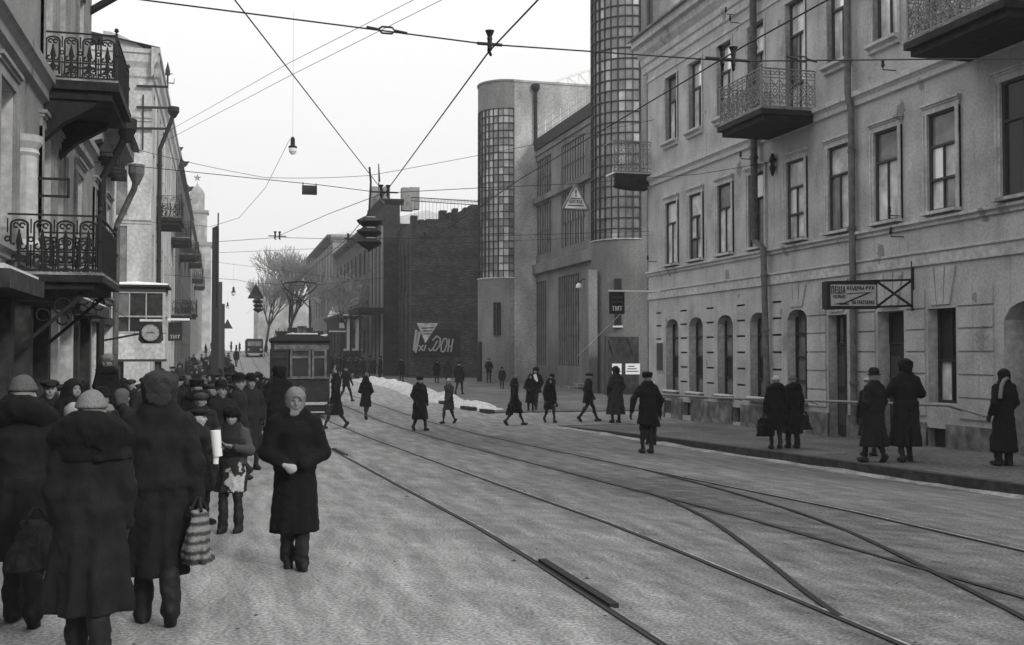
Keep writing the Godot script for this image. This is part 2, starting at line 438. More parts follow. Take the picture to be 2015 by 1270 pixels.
func balcony(parent: Node3D, T: Transform3D, u0: float, u1: float, v: float, out: float, h: float, style: String, m: Material, slab: Material, pw: float, thick := 0.22) -> Node3D:
	var b := Node3D.new(); b.name = "balcony"; parent.add_child(b, true)
	var mb := MB.new()
	mb.box(T * at((u0 + u1) / 2, v - thick * 0.25, out / 2 + 0.03), V(u1 - u0 + 0.16, thick * 0.5, out + 0.06))
	mb.box(T * at((u0 + u1) / 2, v - thick * 0.75, out / 2 - 0.03), V(u1 - u0, thick * 0.5, out - 0.06))
	part("slab", mb.mesh(), slab, b)
	var sn := MB.new()
	sn.box(T * at((u0 + u1) / 2, v + 0.02, out / 2 + 0.03), V(u1 - u0 + 0.12, 0.04, out + 0.02))
	part("snow_cover", sn.mesh(), M.snow, b)
	var rl := MB.new()
	for y in [0.07, h]:
		var c := [V(u0, v + y, 0), V(u0, v + y, out), V(u1, v + y, out), V(u1, v + y, 0)]
		for i in 3: rl.bar(T * c[i], T * c[i + 1], 0.035, 0.025)
	for u in [u0, u1]:
		rl.bar(T * V(u, v, out), T * V(u, v + h + 0.04, out), 0.04, 0.04)
		rl.lathe([Vector2(0, -0.04), Vector2(0.04, 0), Vector2(0.03, 0.04), Vector2(0, 0.06)], 8, T * V(u, v + h + 0.08, out))
	part("handrail", rl.mesh(), m, b)
	var run := func(a: Vector3, e: Vector3, turn: Basis) -> void:
		var n := maxi(1, roundi((e - a).length() / pw))
		var w := (e - a).length() / n
		var key := "%s %.2f %.2f" % [style, w, h]
		if not panels.has(key): panels[key] = rail_panel(w, h - 0.07) if style == "forged" else lattice_panel(w, h - 0.07)
		for k in n:
			part("railing_panel", panels[key], m, b, T * Transform3D(turn, a.lerp(e, (k + 0.5) / n) + V(0, 0.07, 0)))
	run.call(V(u0, v, 0), V(u0, v, out), Basis(Vector3.UP, -PI / 2))
	run.call(V(u1, v, out), V(u1, v, 0), Basis(Vector3.UP, PI / 2))
	run.call(V(u0, v, out), V(u1, v, out), Basis())
	return b
func downpipe(parent: Node3D, pts: Array, r: float, m: Material, hopper := false) -> void:
	var mb := MB.new()
	mb.tube(pts, r, 10)
	for i in pts.size() - 1:
		var a: Vector3 = pts[i]; var e: Vector3 = pts[i + 1]
		var n := int((e - a).length() / 1.6)
		for k in n: mb.tube([a.lerp(e, (k + 0.5) / n) - (e - a).normalized() * 0.04, a.lerp(e, (k + 0.5) / n) + (e - a).normalized() * 0.04], r * 1.25, 10)
	if hopper: mb.lathe([Vector2(r, -0.25), Vector2(r * 2.6, 0.05), Vector2(r * 2.6, 0.3), Vector2(0, 0.3)], 8, pts[0])
	part("drainpipe", mb.mesh(), m, parent)
func words(parent: Node3D, txt: String, T: Transform3D, height: float, width: float, m: Material, called := "lettering", weight := 700) -> void:
	var f := SystemFont.new(); f.font_names = ["Droid Sans"]; f.font_weight = weight
	var t := TextMesh.new()
	t.text = txt; t.font = f; t.font_size = 48; t.pixel_size = 0.01; t.depth = 0.02
	var b := t.get_aabb()
	if b.size.x <= 0.0: return
	var s := V(width / b.size.x, height / b.size.y, 0.6)
	part(called, t, m, parent, T * Transform3D(Basis.from_scale(s), V(-(b.position.x + b.size.x / 2) * s.x, -(b.position.y + b.size.y / 2) * s.y, 0)))

# ---------------------------------------------------------------- right: the three-storey plastered building
func right_building() -> void:
	var b := thing("apartment_building", "three-storey grey plastered building along the right pavement with lattice balconies", "building", V(15.5, 0, -26))
	b.position = Vector3.ZERO
	var T := wall_axes(V(15.5, 0, 0), V(-1, 0, 0))
	var z0 := -38.2; var z1 := -7.0
	var wall := MB.new(); var rev := MB.new(); var dark := MB.new()
	var ops := []
	var arched := [-36.0, -34.0, -31.8, -29.55, -27.3]
	for z in arched: ops.append(hole(z, 1.1, 0.68, 3.24, 0.34, 0.28))
	ops.append(hole(-25.25, 0.9, -0.4, 3.02, 0.34)); ops.append(hole(-22.92, 1.06, -0.4, 3.03, 0.4))
	ops.append(hole(-21.0, 0.98, 0.9, 3.02, 0.34)); ops.append(hole(-18.0, 2.0, -0.4, 3.1, 0.6, 0.4, true))
	var far_z := [-36.0, -33.95, -31.75, -29.6, -27.3, -25.1, -23.0, -20.9]
	for z in [-15.4, -13.2, -11.0, -8.9]:
		ops.append(hole(z, 1.0, 0.9, 3.02, 0.34))
	var all_z: Array = far_z + [-18.4, -15.4, -13.2, -11.0, -8.9]
	for z in all_z:
		var wide := 0.2 if z == -18.4 else 0.0
		ops.append(hole(z, 0.98 + wide, 5.2, 7.42 + wide * 0.8, 0.1))
		ops.append(hole(z, 1.04, 9.62 if z != -27.3 else 8.6, 11.95, 0.24))
	for z in [-35.0, -32.9, -30.7, -28.45]:
		for v in [1.05, 1.55, 2.05, 2.55, 3.03, 3.5]:
			ops.append({"u0": z - 0.28, "u1": z + 0.28, "v0": v - 0.03, "v1": v + 0.03, "d": 0.05, "back": true})
	for z in [-37.2]:
		for v in [2.55, 3.03, 3.5]: ops.append({"u0": z - 0.25, "u1": z + 0.2, "v0": v - 0.03, "v1": v + 0.03, "d": 0.05, "back": true})
	for p in [[-36.35, 0.6], [-34.75, 0.75], [-21.2, 0.7], [-31.0, 0.6]]:
		ops.append(hole(p[0], p[1], -0.12, 0.34, 0.2, 0.0, true))
	facade(T, z0, z1, -0.6, 12.7, ops, wall, rev, dark)
	wall.quad(V(15.5, -0.6, z0), V(15.5, 12.7, z0), V(26, 12.7, z0), V(26, -0.6, z0))
	wall.quad(V(15.5, -0.6, z1), V(26, -0.6, z1), V(26, 12.7, z1), V(15.5, 12.7, z1))
	wall.quad(V(26, -0.6, z1), V(26, -0.6, z0), V(26, 12.7, z0), V(26, 12.7, z1))
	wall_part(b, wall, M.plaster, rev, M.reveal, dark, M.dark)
	# plinth, bands, sill course, belt, cornice
	var at_z := z0
	for gap in [[-36.65, -36.05], [-35.13, -34.37], [-31.3, -30.7], [-25.7, -24.8], [-23.45, -22.39], [-21.55, -20.85], [-19.0, -17.0]]:
		solid("plinth", V(15.46, -0.6, at_z), V(15.52, 0.45, gap[0]), M.plinth, b); at_z = gap[1]
	solid("plinth", V(15.46, -0.6, at_z), V(15.52, 0.45, z1), M.plinth, b)
	var tr := MB.new()
	course(tr, T, z0, z1, [Vector2(0, 4.0), Vector2(0.05, 4.02), Vector2(0.05, 4.27), Vector2(0.09, 4.3), Vector2(0.09, 4.34), Vector2(0, 4.36)])
	part("belt_course", tr.mesh(), M.trim, b)
	tr = MB.new(); course(tr, T, z0, z1, ledge(4.88, 0.2, 0.13)); part("sill_course", tr.mesh(), M.trim, b)
	tr = MB.new(); course(tr, T, z0, z1, ledge(8.22, 0.42, 0.16)); part("belt_course", tr.mesh(), M.trim, b)
	tr = MB.new()
	course(tr, T, z0 - 0.4, z1, [Vector2(0, 12.55), Vector2(0.06, 12.6), Vector2(0.06, 12.85), Vector2(0.12, 12.9), Vector2(0.14, 13.1), Vector2(0.3, 13.3), Vector2(0.34, 13.5), Vector2(0.5, 13.55), Vector2(0.52, 13.8), Vector2(0, 13.82)])
	part("cornice", tr.mesh(), M.trim, b)
	tr = MB.new(); course(tr, T, z0, z1, [Vector2(0, 12.18), Vector2(0.04, 12.2), Vector2(0.04, 12.3), Vector2(0, 12.32)]); part("frieze_moulding", tr.mesh(), M.trim, b)
	var rf := MB.new()
	rf.quad(V(14.9, 13.83, z1), V(14.9, 13.83, z0 - 0.5), V(20.5, 16.6, z0 - 0.5), V(20.5, 16.6, z1))
	rf.quad(V(20.5, 16.6, z1), V(20.5, 16.6, z0 - 0.5), V(26, 13.83, z0 - 0.5), V(26, 13.83, z1))
	rf.quad(V(14.9, 13.83, z0 - 0.5), V(14.9, 13.83, z1), V(26, 13.83, z1), V(26, 13.83, z0 - 0.5))
	rf.tri(V(14.9, 13.83, z0 - 0.5), V(26, 13.83, z0 - 0.5), V(20.5, 16.6, z0 - 0.5))
	rf.tri(V(14.9, 13.83, z1), V(26, 13.83, z1), V(20.5, 16.6, z1))
	var roof := part("roof", rf.mesh(), M.cleansnow, b)
	var gut := MB.new(); gut.bx(V(14.86, 13.8, z0 - 0.55), V(14.92, 13.88, z1)); part("eaves_edge", gut.mesh(), M.tin, b)
	for p in [[-37.6, 16.4, 15.7], [-33.2, 17.2, 16.6], [-27.5, 17.4, 17.2]]:
		var ch := part("chimney", bxm(V(0.9, 2.6, 1.0)), M.oldplaster, roof, Transform3D(Basis(), V(p[1], p[2] - 0.6, p[0])))
		part("chimney_snow", bxm(V(1.0, 0.14, 1.1)), M.cleansnow, roof, ch.transform * at(0, 1.37))
	# windows
	var lots := [[M.pane_light, M.pane_light, M.pane_sky], [M.pane_mid, M.pane_light, M.pane_light], [M.pane_light, M.pane_light, M.pane_mid], [M.pane_light, M.pane_mid, M.pane_sky]]
	var k := 0
	for z in all_z:
		var wide := 0.2 if z == -18.4 else 0.0
		var o := window(b, T * at(z, 5.2, -0.06), 0.98 + wide, 2.22 + wide * 0.8, [[0.32, 2], [0.34, 2], [0.34, 1]] if k % 3 == 1 else [[0.66, 2], [0.34, 1]], M.wood, lots[k % 4] if z != -18.4 else [M.pane_dark], 0.055)
		part("window_surround", surround(T, z, 5.2, 7.42 + wide * 0.8, 0.98 + wide).mesh(), M.trim, b)
		var sl := MB.new(); sl.box(T * at(z, 5.16, 0.06), V(1.26 + wide, 0.07, 0.26)); part("sill", sl.mesh(), M.trim, b)
		var o2 := window(b, T * at(z, 9.62 if z != -27.3 else 8.6, -0.18), 1.04, 2.33 if z != -27.3 else 3.35, [[0.62, 2], [0.38, 1]] if z != -27.3 else [[0.3, 2], [0.42, 2], [0.28, 1]], M.wood, lots[(k + 2) % 4], 0.06)
		part("window_surround", surround(T, z, 9.62 if z != -27.3 else 8.6, 11.95, 1.04, 0.1, 0.03, false).mesh(), M.trim, b)
		if z != -27.3:
			sl = MB.new(); course(sl, T, z - 0.62, z + 0.62, ledge(9.36, 0.26, 0.2)); part("sill", sl.mesh(), M.trim, b)
		k += 1
	for z in arched:
		window(b, T * at(z, 0.68, -0.3), 1.1, 2.56, [[0.22, 2], [0.26, 2], [0.26, 2], [0.26, 2]], M.darkwood, [M.pane_mid, M.pane_dark, M.pane_dark, M.pane_mid, M.pane_mid, M.pane_dark] if z < -27.5 else [M.pane_mid])
		var sl := MB.new(); sl.box(T * at(z, 0.64, 0.05), V(1.2, 0.08, 0.22))
		part("sill", sl.mesh(), M.plinth, b)
		var sn := MB.new(); sn.box(T * at(z, 0.7, 0.06), V(1.1, 0.05, 0.16)); part("sill_snow", sn.mesh(), M.cleansnow, b)
	window(b, T * at(-21.0, 0.9, -0.3), 0.98, 2.12, [[0.45, 2], [0.55, 2]], M.darkwood, [M.pane_light, M.pane_dark, M.pane_dark, M.pane_dark])
	for z in [-15.4, -13.2, -11.0, -8.9]: window(b, T * at(z, 0.9, -0.3), 1.0, 2.12, [[0.5, 2], [0.5, 2]], M.darkwood, [M.pane_mid])
	# doors
	for p in [[-25.25, 0.9, 0.3], [-22.92, 1.06, 0.36]]:
		var d := part("door", bxm(V(p[1], 2.35, 0.06)), M.darkwood, b, T * at(p[0], 1.05, -p[2]))
		part("door_panel", bxm(V(p[1] * 0.36, 0.8, 0.03)), M.wood, d, at(-p[1] * 0.23, 0.5, 0.04)); part("door_panel", bxm(V(p[1] * 0.36, 0.8, 0.03)), M.wood, d, at(p[1] * 0.23, 0.5, 0.04))
		part("door_panel", bxm(V(p[1] * 0.36, 0.8, 0.03)), M.wood, d, at(-p[1] * 0.23, -0.5, 0.04)); part("door_panel", bxm(V(p[1] * 0.36, 0.8, 0.03)), M.wood, d, at(p[1] * 0.23, -0.5, 0.04))
		window(b, T * at(p[0], 2.23, -p[2]), p[1], 0.78, [[1.0, 3 if p[0] < -24 else 2]], M.darkwood, [M.pane_mid if p[0] < -24 else M.pane_dark], 0.06, "transom_window")
	# rusticated blocks and wedge stones of the right half
	for pier in [[-26.72, -25.78], [-24.72, -23.53], [-22.31, -21.57], [-20.43, -19.3]]:
		var vs := [0.58, 1.05, 1.55, 2.05, 2.55, 3.03, 3.5]
		for j in 6:
			part("rusticated_block", bxm(V(pier[1] - pier[0], vs[j + 1] - vs[j] - 0.045, 0.04)), M.plaster, b, T * at((pier[0] + pier[1]) / 2, (vs[j] + vs[j + 1]) / 2, 0.015))
	for z in [-27.3, -25.25, -22.92, -21.0]:
		for q in 3:
			var x0 := -0.42 + q * 0.28
			var mb := MB.new()
			mb.poly(T * at(z, 0, 0.0), PackedVector2Array([Vector2(x0 * 0.8, 3.32 if z == -27.3 else 3.1), Vector2((x0 + 0.25) * 0.8, 3.32 if z == -27.3 else 3.1), Vector2((x0 + 0.25) * 1.35, 3.93), Vector2(x0 * 1.35, 3.93)]), 0.035)
			part("wedge_stone", mb.mesh(), M.plaster, b)
	# drainpipes, guard rail, balconies, brackets
	downpipe(b, [V(15.28, 13.6, -29.35), V(15.28, 5.35, -29.35)], 0.11, M.rust)
	downpipe(b, [V(15.28, 5.35, -29.35), V(15.3, 5.1, -28.85), V(15.38, 0.3, -28.8)], 0.09, M.tin)
	downpipe(b, [V(15.3, 13.6, -24.35), V(15.3, 8.6, -24.35), V(15.36, 8.1, -24.3), V(15.36, 0.3, -24.3)], 0.085, M.tin)
	var gr := MB.new()
	gr.tube([V(15.12, 0.56, -36.9), V(15.12, 0.62, -31.5), V(15.1, 0.74, -27.0), V(15.1, 0.86, -22.0), V(15.1, 0.9, -20.2), V(15.4, 0.7, -19.4)], 0.035, 6)
	for z in [-36.2, -33.0, -30.6, -28.2, -26.2, -24.2, -21.8, -20.3]:
		var y := lerpf(0.56, 0.9, (z + 36.9) / 16.7)
		gr.tube([V(15.46, y - 0.12, z), V(15.12, y - 0.02, z)], 0.018, 5)
	part("guard_rail", gr.mesh(), M.greyiron, b)
	balcony(b, T, -28.75, -26.25, 8.55, 1.6, 1.1, "lattice", M.greyiron, M.darkslab, 0.27, 0.3)
	balcony(b, T, -19.9, -17.0, 8.55, 1.55, 1.1, "lattice", M.greyiron, M.darkslab, 0.27, 0.3)
	var cb := Node3D.new(); cb.name = "corner_balcony"; b.add_child(cb)
	var sl2 := MB.new()
	var half := PackedVector2Array()
	for i in 9: half.append(Vector2(-cos(PI * 0.5 * i / 8.0) * 1.45, -sin(PI * 0.5 * i / 8.0) * 1.3))
	half.append(Vector2(0.2, -1.3)); half.append(Vector2(0.2, 0))
	half.reverse()
	sl2.poly(Transform3D(Basis(Vector3.RIGHT, Vector3(0, 0, 1), Vector3.DOWN), V(15.55, 8.72, -37.95)), half, 0.45)
	part("slab", sl2.mesh(), M.darkslab, cb)
	part("snow_cover", bxm(V(1.45, 0.06, 1.0)), M.cleansnow, cb, at(14.83, 8.76, -38.5))
	for q in 5:
		part("railing_panel", lattice_panel(0.29, 1.15), M.greyiron, cb, at(14.2 + q * 0.29, 8.78, -37.98))
	var crl := MB.new(); crl.bar(V(14.05, 9.93, -37.98), V(15.5, 9.93, -37.98), 0.04, 0.03); crl.bar(V(14.06, 8.75, -37.98), V(14.06, 9.95, -37.98), 0.04, 0.04); crl.bar(V(14.06, 9.93, -37.98), V(14.06, 9.93, -39.2), 0.03, 0.03)
	part("handrail", crl.mesh(), M.greyiron, cb)
	for p in [[8.75, -22.6], [5.25, -22.4], [4.75, -22.35], [12.6, -30.9], [12.25, -30.6], [5.4, -37.4], [8.3, -37.9], [7.9, -29.95]]:
		var mb := MB.new()
		mb.tube([V(15.5, p[0], p[1]), V(15.15, p[0], p[1]), V(15.15, p[0] + 0.12, p[1])], 0.014, 5)
		mb.lathe([Vector2(0.03, 0.06), Vector2(0.045, 0.1), Vector2(0.03, 0.16), Vector2(0.04, 0.2), Vector2(0, 0.23)], 7, V(15.15, p[0], p[1]))
		part("insulator_bracket", mb.mesh(), M.iron, b)
	var pq := part("wall_plaque", bxm(V(0.04, 1.0, 0.55)), M.wood, b, at(15.47, 1.9, -37.05))
	part("plaque_frame", bxm(V(0.03, 1.1, 0.65)), M.trim, pq, at(0.012, 0, 0))
	# hanging walkers' sign on its truss
	var s := thing("pedestrian_sign", "boxed street sign for walkers with zigzag arrow, held out on a dark cross-braced truss", "sign", V(15.45, 0, -22.0))
	s.position = Vector3.ZERO
	var fr := MB.new()
	fr.bar(V(15.5, 3.72, -22), V(13.2, 3.62, -22), 0.05, 0.05); fr.bar(V(15.5, 3.12, -22), V(13.2, 3.02, -22), 0.05, 0.05)
	fr.bar(V(15.45, 3.7, -22.01), V(14.5, 3.06, -22.01), 0.03, 0.05); fr.bar(V(15.45, 3.1, -21.99), V(14.5, 3.68, -21.99), 0.03, 0.05)
	fr.bar(V(15.47, 3.0, -22), V(15.47, 4.15, -22), 0.05, 0.05)
	part("truss", fr.mesh(), M.iron, s)
	var St := Transform3D(Basis(Vector3(1, 0.012, 0).normalized(), Vector3.UP, Vector3(0, 0, 1)), V(13.82, 3.33, -21.98))
	var bd := part("sign_box", bxm(V(1.3, 0.62, 0.2)), M.iron, s, St)
	part("sign_face", bxm(V(1.16, 0.48, 0.02)), M.signgrey, bd, at(0.03, 0, 0.1))
	words(bd, "ПЕША", at(-0.36, 0.12, 0.113), 0.17, 0.36, M.dark)
	words(bd, "ХОДНЫ РУХ", at(0.2, 0.155, 0.113), 0.11, 0.72, M.dark)
	words(bd, "ТОЛЬКІ", at(-0.34, -0.03, 0.113), 0.075, 0.32, M.dark)
	words(bd, "ПА ТРАТУАРАХ", at(0.27, -0.16, 0.113), 0.09, 0.58, M.dark)
	var za := MB.new()
	za.poly(at(0, 0, 0.111), PackedVector2Array([Vector2(-0.14, 0.045), Vector2(0.58, 0.075), Vector2(0.3, 0.05), Vector2(-0.14, 0.02)]), 0.006)
	za.poly(at(0, 0, 0.112), PackedVector2Array([Vector2(0.4, 0.07), Vector2(-0.34, -0.215), Vector2(-0.26, -0.215), Vector2(0.5, 0.07)]), 0.007)
	za.poly(at(0, 0, 0.111), PackedVector2Array([Vector2(-0.5, -0.205), Vector2(-0.1, -0.215), Vector2(-0.1, -0.19), Vector2(-0.3, -0.17)]), 0.006)
	part("arrow", za.mesh(), M.dark, bd)
	# shop sign of the corner
	var tm := thing("projecting_sign", "dark hanging board lettered ТМТ under a pale bar at the corner of the plastered building", "sign", Vector3.ZERO)
	part("bar", bxm(V(2.2, 0.05, 0.05)), M.paintwhite, tm, at(14.55, 4.27, -36.9))
	var tb := part("board", bxm(V(0.58, 0.8, 0.05)), M.darkslab, tm, at(13.75, 3.84, -36.9))
	words(tb, "ТМТ", at(0, -0.2, 0.03), 0.17, 0.38, M.pane_light)
	for q in 2:
		for e in 6: part("print", bxm(V(0.05, 0.06, 0.006)), M.greyrender, tb, at(-0.17 + e * 0.07, 0.2 - q * 0.17, 0.028))
	var st := MB.new(); st.tube([V(15.5, 4.95, -37.0), V(13.9, 3.45, -36.9), V(12.2, 1.9, -36.8)], 0.012, 4)
	part("stay_wire", st.mesh(), M.signgrey, tm)

# ---------------------------------------------------------------- the clubhouse with two glazed stair towers
func stair_tower(parent: Node3D, c: Vector3, r: float, g0: float, g1: float, top: float, a0: float, a1: float, cols: int, rows: int, body: Material, light: float, seed_: int) -> void:
	var t := Node3D.new(); t.name = "stair_tower"; t.position = c; parent.add_child(t, true)
	var rng := RandomNumberGenerator.new(); rng.seed = seed_
	var mb := MB.new()
	mb.lathe([Vector2(r, -0.5), Vector2(r, g0), Vector2(r - 0.16, g0), Vector2(r - 0.16, g1), Vector2(r, g1), Vector2(r, top), Vector2(r + 0.06, top), Vector2(r + 0.06, top + 0.12), Vector2(0, top + 0.12)], 40)
	part("shaft", mb.mesh(), body, t)
	mb = MB.new()
	mb.lathe([Vector2(r - 0.16, g0), Vector2(r + 0.01, g0), Vector2(r + 0.01, g1), Vector2(r - 0.16, g1)], 10, Vector3.ZERO, a1, a1 + 0.16)
	part("jamb", mb.mesh(), body, t)
	var da := (a1 - a0) / cols; var dy := (g1 - g0) / rows
	var bars := MB.new()
	for i in cols + 1:
		var a := a0 + da * i
		bars.box(Transform3D(Basis(Vector3.UP, -a), V(cos(a) * (r - 0.05), (g0 + g1) / 2, sin(a) * (r - 0.05))), V(0.1, g1 - g0, 0.075 if i % 3 == 0 else 0.045))
	part("mullions", bars.mesh(), M.glazing, t)
	for j in rows + 1:
		if j == 0: part("sill_snow", ring(r, a0, a1, g0 + 0.01, 0.05, 0.12, cols), M.cleansnow if light > 0.3 else M.trim, t)
		part("glazing_bar", ring(r - 0.03, a0, a1, g0 + dy * j, 0.05, 0.07, cols), M.glazing, t)
	var w := 2 * (r - 0.09) * sin(da / 2)
	for j in rows:
		for i in cols:
			var a := a0 + da * (i + 0.5)
			var p := V(cos(a) * (r - 0.1), g0 + dy * (j + 0.5), sin(a) * (r - 0.1))
			part("pane", bxm(V(0.015, dy - 0.03, w - 0.02)), M.pane_tower_light if rng.randf() < light else (M.pane_tower if rng.randf() < 0.85 else M.pane_mid), t, Transform3D(Basis(Vector3.UP, -a + rng.randf_range(-0.03, 0.03)) * Basis(Vector3.BACK, rng.randf_range(-0.015, 0.015)), p))
var rings := {}
func ring(r: float, a0: float, a1: float, y: float, h: float, d: float, n: int) -> ArrayMesh:
	var mb := MB.new()
	for i in n:
		var a := lerpf(a0, a1, float(i) / n); var e := lerpf(a0, a1, float(i + 1) / n)
		mb.bar(V(cos(a) * r, y, sin(a) * r), V(cos(e) * r, y, sin(e) * r), d, h)
	return mb.mesh()
func club() -> void:
	var b := thing("club_building", "tall constructivist clubhouse with two round glazed stair towers and slatted window wall", "building")
	var T := wall_axes(V(21.3, 0, 0), V(-1, 0, 0))
	var wall := MB.new(); var rev := MB.new(); var dark := MB.new()
	var ops := [hole(-72.2, 5.2, 8.85, 12.3, 0.3), hole(-72.2, 5.2, 12.95, 15.45, 0.3), hole(-65.0, 4.8, 8.85, 12.3, 0.3), hole(-65.0, 4.8, 12.95, 15.45, 0.3), hole(-73.0, 4.4, 1.25, 7.0, 0.3), hole(-65.9, 4.4, 1.25, 7.0, 0.3), hole(-61.5, 1.7, -0.5, 5.4, 0.5, 0.0, true)]
	facade(T, -76.0, -57.0, -0.5, 16.85, ops, wall, rev, dark)
	wall.quad(V(21.3, 16.85, -57), V(21.3, 16.85, -76), V(40, 16.85, -76), V(40, 16.85, -57))
	wall.quad(V(21.3, -0.5, -57), V(40, -0.5, -57), V(40, 16.85, -57), V(21.3, 16.85, -57))
	wall_part(b, wall, M.club, rev, M.club, dark, M.dark)
	var k := 0
	for o in ops.slice(0, 6):
		var lit: bool = k == 3 or k == 2
		window(b, T * at((o.u0 + o.u1) / 2, o.v0, -0.12), o.u1 - o.u0, o.v1 - o.v0, [[0.45, 9], [0.55, 9]] if k < 4 else [[0.33, 9], [0.34, 9], [0.33, 9]], M.glazing, [M.pane_sky] if k == 3 else ([M.pane_sky, M.pane_tower_light] if lit else [M.pane_tower_light]), 0.07)
		var sl := MB.new()
		for q in 10: sl.box(T * at(lerpf(o.u0 + 0.05, o.u1 - 0.05, q / 9.0), (o.v0 + o.v1) / 2, -0.06), V(0.1, o.v1 - o.v0, 0.05))
		part("window_fins", sl.mesh(), M.club, b)
		k += 1
	var band := MB.new()
	course(band, T, -75.8, -60.3, [Vector2(0, 7.5), Vector2(0.28, 7.55), Vector2(0.28, 8.2), Vector2(0, 8.3)])
	part("band", band.mesh(), M.club, b)
	band = MB.new(); course(band, T, -75.8, -60.3, [Vector2(0, 12.4), Vector2(0.22, 12.45), Vector2(0.22, 12.8), Vector2(0, 12.85)]); part("band", band.mesh(), M.club, b)
	band = MB.new(); course(band, T, -76, -57, [Vector2(0, 16.2), Vector2(0.1, 16.25), Vector2(0.18, 16.85), Vector2(0.18, 16.95), Vector2(0, 17.0)]); part("roof_edge", band.mesh(), M.glazing, b)
	band = MB.new(); course(band, T, -76, -57, [Vector2(0, 15.75), Vector2(0.1, 15.8), Vector2(0.1, 15.95), Vector2(0, 16.0)]); part("band", band.mesh(), M.club, b)
	var rr := MB.new()
	for y in [17.35, 17.75, 18.2]: rr.tube([V(21.5, y, -75), V(21.5, y, -58)], 0.022, 5)
	for q in 11: rr.tube([V(21.5, 16.9, -75 + q * 1.7), V(21.5, 18.2, -75 + q * 1.7)], 0.022, 5)
	part("roof_railing", rr.mesh(), M.paintwhite, b)
	# tall block behind, its side towards us
	var tb := MB.new()
	tb.bx(V(19.75, -0.5, -78), V(44, 21.05, -73.3))
	tb.bx(V(19.7, 21.05, -78), V(44.1, 21.2, -73.25))
	part("tall_block", tb.mesh(), M.clublight, b)
	downpipe(b, [V(21.25, 20.6, -73.15), V(21.25, 16.9, -73.15)], 0.12, M.iron, true)
	var tr := MB.new()
	for q in 6:
		tr.bar(V(23.0 + q * 0.8, 21.2, -73.6), V(23.0 + q * 0.8, 21.35 + q * 0.34, -73.6), 0.09, 0.09); tr.bar(V(23.0 + q * 0.8, 21.35 + q * 0.34, -73.6), V(23.8 + q * 0.8, 21.2, -73.6), 0.09, 0.09)
	tr.bar(V(22.4, 21.2, -73.6), V(28.6, 23.6, -73.6), 0.14, 0.16)
	part("roof_truss", tr.mesh(), M.paintwhite, b)
	stair_tower(b, V(19.75, 0, -75.4), 2.08, 7.3, 19.2, 21.1, PI / 2, PI * 1.09, 10, 23, M.clubtower, 0.55, 3)
	stair_tower(b, V(21.5, 0, -56.0), 2.0, 8.1, 26.3, 28.0, PI / 2, PI * 1.085, 9, 32, M.club, 0.12, 4)
	var fl := MB.new()
	fl.bx(V(21.5, -0.5, -57), V(27, 28, -54.0))
	part("tower_wall", fl.mesh(), M.club, b)
	downpipe(b, [V(22.05, 27, -53.85), V(22.05, 0.2, -53.85)], 0.11, M.glazing)
	part("slit_window", bxm(V(0.36, 2.5, 0.4)), M.dark, b, Transform3D(Basis(Vector3.UP, -0.55), V(20.38, 4.75, -54.45)))
	part("slit_sill", bxm(V(0.5, 0.09, 0.5)), M.cleansnow, b, Transform3D(Basis(Vector3.UP, -0.55), V(20.36, 3.45, -54.4)))
	part("slit_window", bxm(V(0.5, 2.3, 0.4)), M.dark, b, Transform3D(Basis(Vector3.UP, -0.6), V(18.65, 4.45, -73.72)))
	var bar := part("slit_muntin", bxm(V(0.05, 2.3, 0.42)), M.greywood, b, Transform3D(Basis(Vector3.UP, -0.6), V(18.63, 4.45, -73.7)))
	bar.name = "slit_muntin"
	part("doorway", bxm(V(0.3, 3.3, 0.9)), M.dark, b, at(17.78, 1.2, -75.2))
	part("pilaster", bxm(V(0.5, 7.0, 0.5)), M.club, b, at(19.2, 3.0, -55.4))
	for q in 2: part("step", bxm(V(1.2 - q * 0.4, 0.16, 3.4 - q * 0.8)), M.plinth, b, at(20.6 + q * 0.3, 0.0 + q * 0.16, -61.8))
	var lampb := thing("wall_lamp", "bent-arm lamp with pale shade on the clubhouse wall above its door", "lamp")
	var lm := MB.new(); lm.tube([V(21.3, 5.9, -60.8), V(21.0, 6.4, -60.8), V(20.5, 6.4, -60.8), V(20.3, 6.1, -60.8)], 0.03, 5)
	part("arm", lm.mesh(), M.iron, lampb)
	lm = MB.new(); lm.lathe([Vector2(0.2, -0.16), Vector2(0.17, 0.0), Vector2(0.06, 0.1), Vector2(0, 0.12)], 12, V(20.3, 6.05, -60.8)); part("lamp_shade", lm.mesh(), M.paintwhite, lampb)
	var h := thing("poster_hoarding", "dark boarded hoarding with gathered drape at the foot of the near glazed tower", "hoarding")
	part("board", bxm(V(1.75, 3.0, 0.12)), M.darkrender, h, at(20.25, 1.4, -53.5))
	for s in [-1, 1]:
		var dm := MB.new(); dm.poly(at(20.25 + s * 0.55, 0, -53.44), PackedVector2Array([Vector2(-s * 0.0, 1.9), Vector2(s * 0.3, 2.85), Vector2(-s * 0.25, 2.85)]) if s < 0 else PackedVector2Array([Vector2(0, 1.9), Vector2(0.25, 2.85), Vector2(-0.3, 2.85)]), 0.05)
		part("drape", dm.mesh(), M.shop, h)
	part("board", bxm(V(0.12, 3.1, 0.3)), M.wood, h, at(19.35, 1.4, -53.5))
	for p in [[19.9, "white handbill on the dark hoarding, left of the pair", 0.52], [20.78, "white handbill on the dark hoarding, wider one on the right", 0.8]]:
		var ps := thing("poster", p[1], "poster", V(p[0], 1.22, -53.425))
		part("sheet", bxm(V(p[2], 0.56, 0.01)), M.paper, ps)
		for q in 3: part("print", bxm(V(p[2] * (0.45 + 0.2 * q), 0.05, 0.006)), M.dark, ps, at(-p[2] * 0.1 + q * 0.03, 0.14 - q * 0.13, 0.006))

